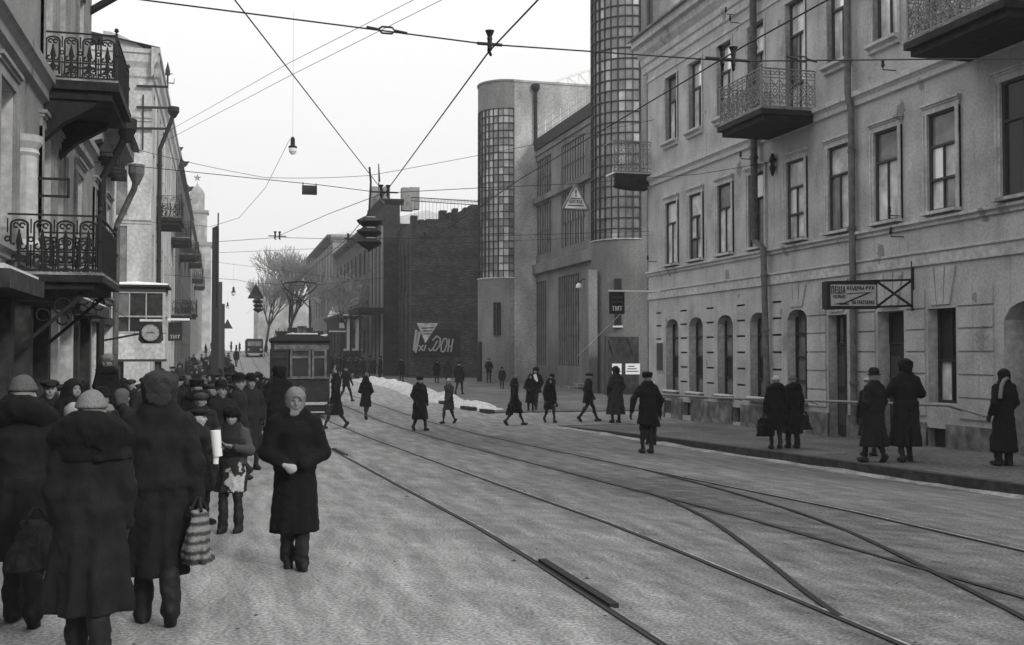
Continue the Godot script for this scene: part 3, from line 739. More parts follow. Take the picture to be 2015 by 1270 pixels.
# ---------------------------------------------------------------- further buildings on the right
func plain_block(called: String, label: String, lo: Vector3, hi: Vector3, wallm: Material, face: Array, rows: Array, n: int, ww: float, wh: float, cornice: float, snow := true) -> Node3D:
	# a house with windows on the given faces: "west" (x = lo.x), "east" (x = hi.x), "south" (z = hi.z)
	var b := thing(called, label, "building")
	var wall := MB.new(); var rev := MB.new()
	for f in face:
		var T: Transform3D; var u0: float; var u1: float
		if f == "west": T = wall_axes(V(lo.x, 0, 0), V(-1, 0, 0)); u0 = lo.z; u1 = hi.z
		elif f == "east": T = wall_axes(V(hi.x, 0, 0), V(1, 0, 0)); u0 = -hi.z; u1 = -lo.z
		else: T = wall_axes(V(0, 0, hi.z), V(0, 0, 1)); u0 = lo.x; u1 = hi.x
		var ops := []
		if f != "south":
			for r in rows:
				for k in n: ops.append(hole(lerpf(u0, u1, (k + 0.5) / n), ww, r, r + wh, 0.2))
		facade(T, u0, u1, lo.y, hi.y, ops, wall, rev)
		for o in ops: window(b, T * at((o.u0 + o.u1) / 2, o.v0, -0.15), ww, wh, [[0.65, 2], [0.35, 1]], M.wood, [M.pane_mid, M.pane_dark, M.pane_light] if int(o.u0 * 7) % 2 else [M.pane_dark])
		var cm := MB.new()
		course(cm, T, u0 - 0.3, u1 + 0.3, [Vector2(0, hi.y - cornice * 1.4), Vector2(cornice * 0.4, hi.y - cornice), Vector2(cornice, hi.y - cornice * 0.4), Vector2(cornice, hi.y), Vector2(0, hi.y + 0.02)])
		part("cornice", cm.mesh(), M.greyrender if f != "south" else wallm, b)
	wall.quad(V(lo.x, hi.y, hi.z), V(hi.x, hi.y, hi.z), V(hi.x, hi.y, lo.z), V(lo.x, hi.y, lo.z))
	wall_part(b, wall, wallm, rev, wallm)
	if snow:
		var rf := MB.new()
		var mx := (lo.x + hi.x) / 2
		rf.quad(V(lo.x, hi.y + 0.05, hi.z), V(mx, hi.y + 1.4, hi.z), V(mx, hi.y + 1.4, lo.z), V(lo.x, hi.y + 0.05, lo.z))
		rf.quad(V(mx, hi.y + 1.4, hi.z), V(hi.x, hi.y + 0.05, hi.z), V(hi.x, hi.y + 0.05, lo.z), V(mx, hi.y + 1.4, lo.z))
		rf.tri(V(lo.x, hi.y + 0.05, hi.z), V(hi.x, hi.y + 0.05, hi.z), V(mx, hi.y + 1.4, hi.z))
		part("roof", rf.mesh(), M.cleansnow, b)
	return b
func right_far() -> void:
	var b := thing("brick_building", "dark brick house whose blind gable with stepped parapet carries a painted film banner", "building")
	var mb := MB.new()
	for p in [[14.8, 16.1, 12.55], [16.1, 17.9, 12.95], [17.9, 19.7, 13.55], [19.7, 25.0, 14.2]]:
		mb.bx(V(p[0], -0.3, -93), V(p[1], p[2], -87.0))
	for p in [[14.85, 0.5, 13.2], [15.5, 0.4, 12.9], [17.2, 0.55, 13.7], [18.3, 0.4, 13.9], [19.2, 0.7, 14.0]]: mb.bx(V(p[0], 12.0, -87.9), V(p[0] + p[1], p[2], -87.06))
	part("wall", mb.mesh(), M.brick, b)
	var fr := MB.new()
	fr.bar(V(14.9, 14.75, -87.6), V(20.6, 14.6, -87.6), 0.06, 0.06); fr.bar(V(14.9, 14.45, -87.6), V(20.6, 14.3, -87.6), 0.06, 0.06)
	for k in 48: fr.bar(V(14.9 + k * 0.12, 14.45, -87.6), V(14.9 + k * 0.12, 14.74, -87.6), 0.025, 0.03)
	for k in 20: fr.bar(V(14.9 + k * 0.3, 12.6, -87.6), V(14.9 + k * 0.3, 14.5, -87.6), 0.02, 0.02)
	part("roof_sign_frame", fr.mesh(), M.iron, b)
	for k in 3: part("pilaster", bxm(V(0.16, 11.6, 0.5)), M.brick, b, at(14.74, 5.6, -88.2 - k * 2.0))
	for k in 2: part("window", bxm(V(0.05, 3.0, 1.0)), M.pane_dark, b, at(14.79, 8.6, -89.2 - k * 2.0))
	# the banner
	var s := thing("film_banner", "dark painted film banner with slanting pale lettering and inverted triangle on the brick gable", "banner", V(14.95, 1.75, -86.93))
	part("cloth", bxm(V(3.9, 2.05, 0.05)), M.dark, s, at(1.95, 1.15, 0))
	var tri := MB.new(); tri.poly(at(0, 0, 0.03), PackedVector2Array([Vector2(0.32, 2.75), Vector2(1.02, 1.12), Vector2(2.08, 2.75)]), 0.03)
	part("triangle", tri.mesh(), M.pane_light, s)
	for q in 3: part("print", bxm(V(1.0 - q * 0.22, 0.09, 0.01)), M.dark, s, Transform3D(Basis(Vector3.BACK, 0.04), V(1.22, 2.35 - q * 0.24, 0.068)))
	var st := func(pts: Array, wd: float, called: String) -> void:
		var m := MB.new()
		for i in pts.size() - 1:
			var a: Vector2 = pts[i]; var e: Vector2 = pts[i + 1]
			m.bar(V(a.x, a.y, 0.045 + i * 0.002), V(e.x, e.y, 0.045 + i * 0.002), 0.02, wd, Vector3(0, 0, 1).cross(V(e.x - a.x, e.y - a.y, 0)).normalized())
		part(called, m.mesh(), M.signgrey, s)
	st.call([Vector2(0.28, 2.2), Vector2(0.08, 0.55), Vector2(0.26, 0.55), Vector2(0.55, 2.05)], 0.2, "letter")
	st.call([Vector2(0.24, 0.6), Vector2(0.26, 0.35)], 0.14, "letter")
	st.call([Vector2(0.5, 0.95), Vector2(0.85, 0.5)], 0.11, "letter"); st.call([Vector2(0.85, 0.98), Vector2(0.5, 0.5)], 0.11, "letter"); st.call([Vector2(1.05, 0.98), Vector2(0.92, 0.5)], 0.11, "letter")
	st.call([Vector2(1.6, 1.35), Vector2(1.95, 1.72), Vector2(2.25, 1.5), Vector2(2.2, 0.95), Vector2(1.85, 0.5), Vector2(1.6, 0.62), Vector2(2.02, 1.32)], 0.11, "letter")
	st.call([Vector2(1.62, 0.62), Vector2(1.4, 0.5), Vector2(1.3, 0.72)], 0.11, "letter")
	st.call([Vector2(2.55, 1.5), Vector2(2.32, 1.0), Vector2(2.32, 0.45), Vector2(2.58, 0.45), Vector2(2.8, 1.1), Vector2(2.75, 1.5), Vector2(2.55, 1.5)], 0.11, "letter")
	st.call([Vector2(2.98, 1.48), Vector2(2.86, 0.42)], 0.11, "letter"); st.call([Vector2(3.3, 1.48), Vector2(3.12, 0.42)], 0.11, "letter"); st.call([Vector2(2.92, 0.85), Vector2(3.2, 0.9)], 0.11, "letter")
	# taller neighbour with canopy
	b = plain_block("corner_building", "taller dark building with pilastered street front just beyond the brick gable", V(13.45, -0.3, -101), V(14.85, 15.3, -93.0), M.darkrender, ["west", "south"], [6.6, 10.6], 3, 1.3, 3.0, 0.35, false)
	for k in 4: part("pilaster", bxm(V(0.2, 13.0, 0.45)), M.oldplaster, b, at(13.38, 6.5, -93.4 - k * 2.4))
	part("roof_parapet", bxm(V(0.5, 1.6, 8)), M.oldplaster, b, at(13.75, 15.6, -97))
	var cn := MB.new(); cn.bx(V(11.2, 5.5, -99.5), V(13.45, 5.85, -92.2)); cn.bx(V(11.15, 5.85, -99.55), V(13.45, 5.93, -92.15))
	part("canopy", cn.mesh(), M.iron, b)
	for z in [-92.5, -99.2]: part("canopy_post", bxm(V(0.2, 5.8, 0.2)), M.iron, b, at(11.4, 2.7, z))
	cn = MB.new()
	for k in 12: cn.tube(arc(0, 0, 0.28, 0, TAU, 7).map(func(p): return V(11.3, 6.5 + p.y, -93 - k * 0.55 + p.x)), 0.03, 4)
	part("canopy_cresting", cn.mesh(), M.oldplaster, b)
	for p in [[13.6, 16.2, -99, 0.9], [15.8, 15.6, -95, 1.0], [17.0, 16.2, -98.5, 0.9]]: part("chimney", bxm(V(p[3], 2.0, p[3])), M.oldplaster, b, at(p[0], p[1], p[2]))
	var kk := thing("street_kiosk", "white framed kiosk with snowy ledge under the far canopy", "kiosk", V(11.5, 0.2, -101.5))
	for s2 in [[0, 0], [0.8, 0], [0, -1.2], [0.8, -1.2]]: part("post", bxm(V(0.16, 3.0, 0.16)), M.paintwhite, kk, at(s2[0], 3.6, s2[1]))
	part("base", bxm(V(1.3, 2.2, 1.6)), M.darkrender, kk, at(0.4, 1.0, -0.6)); part("ledge", bxm(V(1.5, 0.2, 1.8)), M.cleansnow, kk, at(0.4, 2.2, -0.6)); part("roof", bxm(V(1.8, 0.25, 2.0)), M.darkrender, kk, at(0.4, 5.2, -0.6)); part("roof_snow", bxm(V(1.7, 0.15, 1.9)), M.cleansnow, kk, at(0.4, 5.4, -0.6))
	part("awning", bxm(V(1.5, 0.12, 1.2)), M.cleansnow, kk, at(-1.0, 3.9, -0.6))
	b = plain_block("street_house", "grey three-storey house behind the frosted trees, nearer of two", V(13.6, 0, -134), V(24, 14.2, -101.5), M.greyrender, ["west"], [2.0, 6.0, 9.8], 9, 1.3, 2.4, 0.5)
	b = plain_block("street_house", "pale taller house at the far end of the right row", V(13.2, 0.5, -172), V(24, 16.6, -134.5), M.oldplaster, ["west", "south"], [3.0, 7.0, 11.0, 13.2], 9, 1.3, 2.2, 0.7)
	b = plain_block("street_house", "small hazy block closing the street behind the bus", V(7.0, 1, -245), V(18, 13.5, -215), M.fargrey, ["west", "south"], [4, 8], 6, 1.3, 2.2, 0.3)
	b = plain_block("street_house", "dark low shop with sign beside the tram roof", V(12.2, 0.3, -131), V(13.5, 6.2, -116), M.darkrender, ["west", "south"], [2.0], 4, 1.8, 2.6, 0.4)
	part("signboard", bxm(V(1.0, 0.55, 0.08)), M.paper, b, at(12.6, 5.0, -115.92))

# ---------------------------------------------------------------- left side
func left_buildings() -> void:
	var T := wall_axes(V(-2.9, 0, 0), V(1, 0, 0))
	var b := thing("town_house", "tall old plastered house on the left with reveals painted as lit and two forged balconies", "building")
	var wall := MB.new(); var rev := MB.new(); var dark := MB.new()
	var ops := []
	var us := [7.2, 9.8, 12.3, 14.2, 16.3, 19.98, 21.57, 24.37]
	for u in us:
		ops.append(hole(u, 1.16, 4.0 if u != 16.3 else 3.2, 5.75, 0.34)); ops.append(hole(u, 1.16, 7.3 if absf(u - 20.7) > 1.0 else 6.6, 9.6, 0.34)); ops.append(hole(u, 1.16, 11.0, 12.8, 0.3))
	for p in [[8.0, 2.0], [11.4, 2.0], [14.6, 1.8], [18.0, 1.5], [20.8, 1.5], [23.6, 1.6]]: ops.append(hole(p[0], p[1], -0.2, 2.75, 0.3, 0.0))
	facade(T, 5.0, 26.4, -0.3, 13.6, ops, wall, rev, dark)
	wall.quad(V(-14, -0.3, -26.4), V(-2.9, -0.3, -26.4), V(-2.9, 13.6, -26.4), V(-14, 13.6, -26.4))
	wall.quad(V(-2.9, -0.3, -26.4), V(-14, -0.3, -26.4), V(-14, 13.6, -26.4), V(-2.9, 13.6, -26.4))
	wall.quad(V(-14, -0.3, -5), V(-2.9, -0.3, -5), V(-2.9, 13.6, -5), V(-14, 13.6, -5))
	wall.quad(V(-2.9, 13.6, -5), V(-2.9, 13.6, -26.4), V(-14, 13.6, -26.4), V(-14, 13.6, -5))
	wall_part(b, wall, M.oldplaster, rev, M.white)  # jamb brightness painted in: reveals coloured far lighter than the wall
	for u in us:
		for f in 3:
			var v0: float = [4.0 if u != 16.3 else 3.2, 7.3 if absf(u - 20.7) > 1.0 else 6.6, 11.0][f]
			var v1: float = [5.75, 9.6, 12.8][f]
			window(b, T * at(u, v0, -0.3), 1.16, v1 - v0, [[0.64, 2], [0.36, 1]], M.greywood, [M.pane_dark, M.pane_mid, M.pane_dark])
			if f < 2:
				var sm := surround(T, u, v0, v1, 1.16, 0.16, 0.05)
				part("window_surround", sm.mesh(), M.oldplaster, b)
	for p in [[8.0, 2.0], [11.4, 2.0], [14.6, 1.8], [18.0, 1.5], [20.8, 1.5], [23.6, 1.6]]:
		window(b, T * at(p[0], -0.1, -0.25), p[1], 2.85, [[0.3, 1], [0.45, 3], [0.25, 3]], M.darkwood, [M.pane_dark, M.pane_mid, M.pane_dark], 0.1, "shop_window")
		for s in [-1, 1]:
			part("door_post", bxm(V(0.24, 2.9, 0.3)), M.shop if p[0] != 20.8 else M.white, b, T * at(p[0] + s * (p[1] / 2 + 0.12), 1.3, 0.1))
		part("shop_canopy", bxm(V(p[1] + 0.7, 0.22, 0.6)), M.shop, b, T * at(p[0], 2.86, 0.3))
		part("canopy_snow", bxm(V(p[1] + 0.64, 0.06, 0.5)), M.cleansnow, b, T * at(p[0], 3.0, 0.28))
	var lower := MB.new(); course(lower, T, 5.0, 26.4, [Vector2(0, -0.3), Vector2(0.05, -0.3), Vector2(0.05, 0.6), Vector2(0, 0.62)])
	for q in [[5, 26.4, 6.2, 0.5, 0.2], [5, 26.4, 3.3, 0.22, 0.12], [5, 26.4, 10.2, 0.4, 0.18]]:
		var tr := MB.new(); course(tr, T, q[0], q[1], ledge(q[2], q[3], q[4])); part("belt_course", tr.mesh(), M.oldplaster, b)
	var tr2 := MB.new(); course(tr2, T, 5, 26.6, ledge(13.0, 0.7, 0.6)); part("cornice", tr2.mesh(), M.oldplaster, b)
	for u in [17.6]:
		var cl := MB.new()
		cl.lathe([Vector2(0.2, 3.5), Vector2(0.24, 3.62), Vector2(0.19, 3.7), Vector2(0.165, 4.95), Vector2(0.2, 5.0), Vector2(0.17, 5.06), Vector2(0.24, 5.16), Vector2(0.24, 5.26), Vector2(0, 5.26)], 14, V(-2.84, 0, -u))
		part("half_column", cl.mesh(), M.white, b)
	balcony(b, T, 19.6, 22.0, 6.6, 1.15, 0.82, "forged", M.iron, M.darkslab, 0.27, 0.3)
	var lb := balcony(b, T, 16.6, 19.0, 3.12, 1.22, 0.85, "forged", M.iron, M.darkslab, 0.28, 0.2)
	var br := MB.new()
	for u in [16.75, 18.8]:
		br.bar(T * V(u, 2.95, 1.1), T * V(u, 2.0, 0.05), 0.035, 0.05)
		for q in 3:
			br.tube(arc(0, 0, 0.09 + 0.03 * (q % 2), 0, TAU * 0.9, 9).map(func(p): return T * V(u, 2.8 + p.y - (2 - q) * 0.12, 0.45 + q * 0.27 + p.x)), 0.013, 4)
	part("scroll_bracket", br.mesh(), M.iron, lb)
	var br2 := MB.new()
	for u in [19.9, 21.7]: br2.poly(T * Transform3D(Basis(Vector3(0, 0, 1), Vector3.UP, Vector3(-1, 0, 0)), V(u, 0, 0)), PackedVector2Array([Vector2(0, 5.6), Vector2(0.3, 5.9), Vector2(0.8, 6.2), Vector2(0.9, 6.35), Vector2(0, 6.35)]), 0.25)
	part("console", br2.mesh(), M.darkslab, b)
	downpipe(b, [V(-2.25, 10.55, -26.2), V(-2.3, 10.2, -26.2), V(-2.95, 9.75, -26.2)], 0.085, M.iron, true)
	var fr := MB.new()
	for q in [[-0.0, 0.0, 0.5, 0.0], [0.0, 0.28, 0.5, 0.28]]: fr.bar(V(-2.9 + q[0], 4.55 + q[1], -18.9), V(-2.9 + q[2], 4.55 + q[3], -18.9), 0.03, 0.04)
	fr.bar(V(-2.4, 4.53, -18.9), V(-2.4, 4.85, -18.9), 0.03, 0.04)
	part("sign_bracket", fr.mesh(), M.iron, b)
	# lower neighbour
	b = thing("two_storey_house", "lower two-storey house with heavy eaves and snow-edged cornice, left, before the pale end wall", "building")
	wall = MB.new(); rev = MB.new()
	ops = []
	for u in [27.7, 30.3]: ops.append(hole(u, 1.1, 4.0, 5.9, 0.3))
	for u in [27.9, 30.2]: ops.append(hole(u, 1.4, -0.3, 2.7, 0.3))
	facade(T, 26.4, 31.7, -0.4, 7.7, ops, wall, rev)
	wall.quad(V(-2.9, -0.4, -31.7), V(-14, -0.4, -31.7), V(-14, 7.7, -31.7), V(-2.9, 7.7, -31.7))
	wall_part(b, wall, M.oldplaster, rev, M.white)  # lighter reveal colour stands in for light on the jambs
	for u in [27.7, 30.3]:
		window(b, T * at(u, 4.0, -0.26), 1.1, 1.9, [[0.64, 2], [0.36, 1]], M.greywood, [M.pane_dark, M.pane_mid]); part("window_surround", surround(T, u, 4.0, 5.9, 1.1, 0.16, 0.05).mesh(), M.oldplaster, b)
	for u in [27.9, 30.2]:
		window(b, T * at(u, -0.3, -0.26), 1.4, 3.0, [[0.3, 1], [0.7, 2]], M.darkwood, [M.pane_dark], 0.1, "shop_window")
		part("door_case", bxm(V(0.25, 3.2, 0.12)), M.white if u > 30 else M.shop, b, T * at(u + 0.85, 1.2, 0.04))
		part("door_lintel", bxm(V(2.0, 0.2, 0.14)), M.shop, b, T * at(u, 2.85, 0.05))
	tr2 = MB.new(); course(tr2, T, 26.4, 31.8, ledge(6.85, 0.75, 0.55)); part("cornice", tr2.mesh(), M.oldplaster, b)
	tr2 = MB.new(); course(tr2, T, 26.4, 31.7, ledge(3.3, 0.22, 0.12)); part("belt_course", tr2.mesh(), M.oldplaster, b)
	for k in 8: part("cornice_bracket", bxm(V(0.14, 0.3, 0.4)), M.shop, b, T * at(26.9 + k * 0.63, 6.85, 0.2))
	var rf := MB.new(); rf.quad(V(-2.2, 7.65, -26.4), V(-2.2, 7.65, -31.9), V(-8, 9.6, -31.9), V(-8, 9.6, -26.4)); rf.quad(V(-2.2, 7.6, -31.9), V(-2.2, 7.6, -26.4), V(-2.9, 7.6, -26.4), V(-2.9, 7.6, -31.9))
	part("roof", rf.mesh(), M.tin, b)
	var gb := MB.new(); gb.poly(at(0, 0, -33.2), PackedVector2Array([Vector2(-6, -0.4), Vector2(-2.95, -0.4), Vector2(-2.95, 8.7), Vector2(-3.5, 9.1), Vector2(-6, 10.6)]), 0.4)
	part("fire_wall", gb.mesh(), M.yellow, b)
	gb = MB.new(); gb.bar(V(-2.9, 8.75, -33.0), V(-3.5, 9.18, -33.0), 0.6, 0.08); gb.bar(V(-3.5, 9.18, -33.0), V(-6, 10.66, -33.0), 0.6, 0.08); part("coping", gb.mesh(), M.iron, b)
	part("chimney", bxm(V(0.4, 2.2, 0.5)), M.darkrender, b, at(-4.0, 9.9, -34.0))
	downpipe(b, [V(-2.2, 7.3, -27.4), V(-2.3, 7.0, -27.4), V(-2.78, 6.2, -27.8), V(-2.78, 0.3, -27.8)], 0.09, M.iron, true)
	downpipe(b, [V(-2.2, 6.75, -30.6), V(-2.25, 6.4, -30.6), V(-2.72, 5.5, -31.2), V(-2.75, 0.2, -31.2)], 0.08, M.tin, true)
	# pale house with blind end wall
	b = thing("pale_house", "pale four-storey house with panelled blind end wall and scrolled pediment beyond the gap", "building")
	wall = MB.new(); rev = MB.new()
	ops = []
	for f in [[1.0, 3.0], [5.4, 2.4], [9.2, 2.5], [12.6, 2.0]]:
		for k in 9: ops.append(hole(55.8 + k * 2.9, 1.2, f[0], f[0] + f[1], 0.25))
	var T3 := wall_axes(V(-3.2, 0, 0), V(1, 0, 0))
	facade(T3, 54.0, 82.0, -0.4, 15.6, ops, wall, rev)
	var pan := []
	for p in [[-4.52, 0.5], [-6.0, 0.5], [-7.5, 0.5]]:
		pan.append(hole(p[0], p[1], 13.35, 14.9, 0.07, 0, true)); pan.append(hole(p[0], p[1], 8.5, 12.9, 0.07, 0, true)); pan.append(hole(p[0], p[1], 4.0, 8.0, 0.07, 0, true))
	dark = MB.new()
	facade(wall_axes(V(0, 0, -54), V(0, 0, 1)), -12, -3.2, -0.4, 15.6, pan, wall, rev, dark)
	wall_part(b, wall, M.yellow, rev, M.yellow, dark, M.panel)
	for o in ops: window(b, T3 * at((o.u0 + o.u1) / 2, o.v0, -0.2), 1.2, o.v1 - o.v0, [[0.66, 2], [0.34, 1]], M.wood, [M.pane_dark, M.pane_mid])
	var prof := [Vector2(0, 15.0), Vector2(0.08, 15.1), Vector2(0.1, 15.5), Vector2(0.25, 15.75), Vector2(0.28, 16.1), Vector2(0.36, 16.15), Vector2(0.36, 16.35), Vector2(0, 16.4)]
	tr2 = MB.new(); course(tr2, T3, 53.4, 82, prof); course(tr2, wall_axes(V(0, 0, -54), V(0, 0, 1)), -12, -2.88, prof); part("cornice", tr2.mesh(), M.yellow, b)
	gb = MB.new()
	var ped := PackedVector2Array([Vector2(-5.4, 15.7), Vector2(-3.2, 15.7), Vector2(-3.2, 16.4)])
	for i in 7: ped.append(Vector2(-3.6 - i * 0.3, 16.4 + 0.7 * sin(PI * 0.5 * i / 6.0)))
	gb.poly(at(0, 0, -54.1), ped, 0.3); part("pediment", gb.mesh(), M.yellow, b)
	tr2 = MB.new(); course(tr2, wall_axes(V(0, 0, -54), V(0, 0, 1)), -12, -3.2, ledge(12.95, 0.3, 0.12)); part("belt_course", tr2.mesh(), M.yellow, b); tr2 = MB.new(); course(tr2, wall_axes(V(0, 0, -54), V(0, 0, 1)), -12, -3.2, ledge(8.1, 0.3, 0.12)); part("belt_course", tr2.mesh(), M.yellow, b)
	rf = MB.new(); rf.quad(V(-2.85, 16.42, -53.5), V(-2.85, 16.42, -82), V(-12, 18, -82), V(-12, 18, -53.5)); part("roof", rf.mesh(), M.tin, b)
	downpipe(b, [V(-2.4, 14.3, -58.0), V(-2.5, 13.9, -58.0), V(-3.05, 12.4, -58.0), V(-3.05, 1.0, -58.0)], 0.11, M.iron, true)
	gb = MB.new()
	for q in [14.6, 13.6, 12.6]: gb.bar(V(-3.9, q, -53.85), V(-2.5, q + 0.05, -53.85), 0.09, 0.1)
	gb.bar(V(-3.6, 11.6, -53.85), V(-3.6, 14.2, -53.85), 0.07, 0.07)
	part("wire_bracket", gb.mesh(), M.iron, b)
	balcony(b, T3, 58.4, 61.6, 9.0, 1.2, 1.1, "forged", M.iron, M.darkslab, 0.5, 0.4)
	balcony(b, T3, 75.4, 78.6, 9.7, 1.2, 1.1, "forged", M.iron, M.darkslab, 0.5, 0.4)
	balcony(b, T3, 76.4, 80.0, 4.6, 1.2, 1.0, "forged", M.iron, M.darkslab, 0.6, 0.3)
	var l2 := plain_block("row_house", "dark-streaked row house with stacked balconies further along the left side", V(-14, 0, -125), V(-3.2, 16.9, -82), M.greyrender, ["east", "south"], [1.5, 5.6, 9.6, 13.2], 12, 1.3, 2.3, 0.3)
	for q in [[103, 11.0], [115.5, 11.3], [90, 9.9], [96, 5.4]]: balcony(l2, T3, q[0], q[0] + 3.0, q[1], 1.2, 1.1, "forged", M.iron, M.darkslab, 0.6, 0.4)
	for k in 6:
		var fs := 0.7 + 0.35 * sin(k * 2.4)
		var lf := MB.new(); lf.poly(at(-3.5, 16.9, -84.0 - k * 7.0 - fs * 2.0), PackedVector2Array([Vector2(-0.4, 0), Vector2(0.4, 0), Vector2(0.45, 0.3), Vector2(0.75, 0.5) * fs, Vector2(1.0, 0.9) * fs, Vector2(0.6, 0.85) * fs, Vector2(0.3, 1.2) * fs, Vector2(0.1, 0.6)]), 0.3)
		part("roof_finial", lf.mesh(), M.iron, l2)
	l2 = plain_block("row_house", "farthest hazy row house before the clock tower", V(-14, 0.5, -200), V(-3.2, 16.5, -125), M.oldplaster, ["east", "south"], [3.0, 7.0, 11.0], 16, 1.4, 2.3, 0.3)
	for q in [[129, 10.6], [140, 10.4]]: balcony(l2, T3, q[0], q[0] + 3.0, q[1], 1.2, 1.1, "forged", M.iron, M.darkslab, 0.6, 0.4)
	var ps := thing("projecting_sign", "small dark board lettered ТМТ on a bracket beside the far left shops", "sign")
	part("bracket", bxm(V(1.6, 0.12, 0.1)), M.paintwhite, ps, at(-2.4, 3.85, -61))
	var tb := part("board", bxm(V(0.7, 1.0, 0.06)), M.darkslab, ps, at(-2.35, 3.2, -61)); words(tb, "ТМТ", at(0, -0.28, 0.035), 0.2, 0.5, M.pane_light)
	var ma := thing("roof_mast", "thin mast with insulators standing on the left roofs", "mast", V(-3.4, 15.8, -73))
	var mm := MB.new(); mm.tube([V(0, 0, 0), V(0, 4.6, 0)], 0.06, 6)
	part("pole", mm.mesh(), M.iron, ma)
	mm = MB.new(); mm.bar(V(-0.4, 3.6, 0), V(0.4, 3.6, 0), 0.06, 0.06); mm.bar(V(-0.4, 3.6, 0), V(-0.4, 3.9, 0), 0.04, 0.04); mm.bar(V(0.4, 3.6, 0), V(0.4, 3.9, 0), 0.04, 0.04); mm.bar(V(-0.3, 4.2, 0), V(0.3, 4.2, 0), 0.05, 0.05); mm.lathe([Vector2(0.15, 4.1), Vector2(0.15, 4.4), Vector2(0, 5.0)], 8)
	part("crossarm", mm.mesh(), M.iron, ma)

func clock_tower() -> void:
	var b := thing("clock_tower", "pale tiered tower with round clock and star on top, far down the street", "tower", V(-5.6, 0, -270))
	var w := func(called: String, s: Vector3, y: float, m: Material) -> void: part(called, bxm(s), m, b, at(0, y + s.y / 2, 0))
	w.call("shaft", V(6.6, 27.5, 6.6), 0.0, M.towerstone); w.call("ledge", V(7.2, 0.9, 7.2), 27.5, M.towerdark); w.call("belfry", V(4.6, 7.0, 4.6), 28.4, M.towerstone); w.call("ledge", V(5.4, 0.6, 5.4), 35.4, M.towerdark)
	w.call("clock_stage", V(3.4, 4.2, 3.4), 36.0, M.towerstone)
	var mb := MB.new(); mb.lathe([Vector2(1.7, 40.2), Vector2(1.3, 41.2), Vector2(0.3, 42.2), Vector2(0.1, 42.6), Vector2(0.06, 43.2), Vector2(0, 43.2)], 12); part("cupola", mb.mesh(), M.towerstone, b)
	mb = MB.new(); mb.lathe([Vector2(0, 0), Vector2(0.85, 0), Vector2(0.85, 0.1), Vector2(0, 0.1)], 16)
	part("clock_face", mb.mesh(), M.towerdark, b, Transform3D(Basis(Vector3.RIGHT, PI / 2), V(-0.5, 38.3, 1.68)))
	var st := PackedVector2Array()
	for i in 10: st.append(Vector2.from_angle(PI / 2 + i * PI / 5) * (0.95 if i % 2 == 0 else 0.4))
	mb = MB.new(); mb.poly(at(0, 44.0, -0.1), st, 0.2); part("star", mb.mesh(), M.towerdark, b)
	for p in [[-0.4, 29.4, 1.2, 3.4, 2.32], [1.4, 29.4, 0.9, 3.0, 2.32], [-1.4, 30, 0.7, 2.6, 2.32], [1.3, 20.5, 1.2, 5.0, 3.32], [1.4, 17.6, 1.1, 1.3, 3.32], [-1.2, 20.5, 1.2, 5.0, 3.32]]:
		part("window", bxm(V(p[2], p[3], 0.1)), M.towerdark, b, at(p[0], p[1] + p[3] / 2, p[4]))

# ---------------------------------------------------------------- frosted trees
func tree(label: String, where: Vector3, h: float, spread: float, seed_: int, dense := 3) -> void:
	var t := thing("street_tree", label, "tree", where, 0.0, "frosted trees along the right pavement")
	var rng := RandomNumberGenerator.new(); rng.seed = seed_
	var trunk := MB.new(); var twigs := MB.new()
	var stack := [[V(0, -0.2, 0), V(0, 1, 0), h * 0.26, h * 0.016, 0]]
	while stack.size():
		var s: Array = stack.pop_back()
		var p: Vector3 = s[0]; var d: Vector3 = s[1]; var l: float = s[2]; var r: float = s[3]; var lv: int = s[4]
		var pts := [p]
		var q := p; var dd := d
		for i in 3:
			dd = (dd + V(rng.randf_range(-0.16, 0.16), rng.randf_range(-0.04, 0.12), rng.randf_range(-0.16, 0.16))).normalized()
			q += dd * l / 3
			pts.append(q)
		if lv < 3: trunk.tube(pts, r, 5, r * 0.65)
		else: twigs.tube([pts[0], pts[1], pts[3]] if lv < 5 else [pts[0], pts[3]], maxf(r, 0.04), 3, maxf(r * 0.5, 0.028))
		if lv < 6:
			var n := 4 if lv < dense else (3 if lv < 5 else 2)
			for k in n:
				var a := TAU * (k + rng.randf_range(-0.3, 0.3)) / n + lv
				var side := d.cross(V(0.3, 0.2, 1)).normalized().rotated(d, a)
				var nd := (dd * rng.randf_range(0.75, 1.1) + side * rng.randf_range(0.5, 0.9) * spread + V(0, 0.12, 0)).normalized()
				var from: Vector3 = pts[3] if k < 2 or lv == 0 else pts[2]
				stack.append([from, nd, l * rng.randf_range(0.62, 0.82), r * 0.6, lv + 1])
	part("trunk", trunk.mesh(), M.bark, t)
	part("crown", twigs.mesh(), M.frost, t)

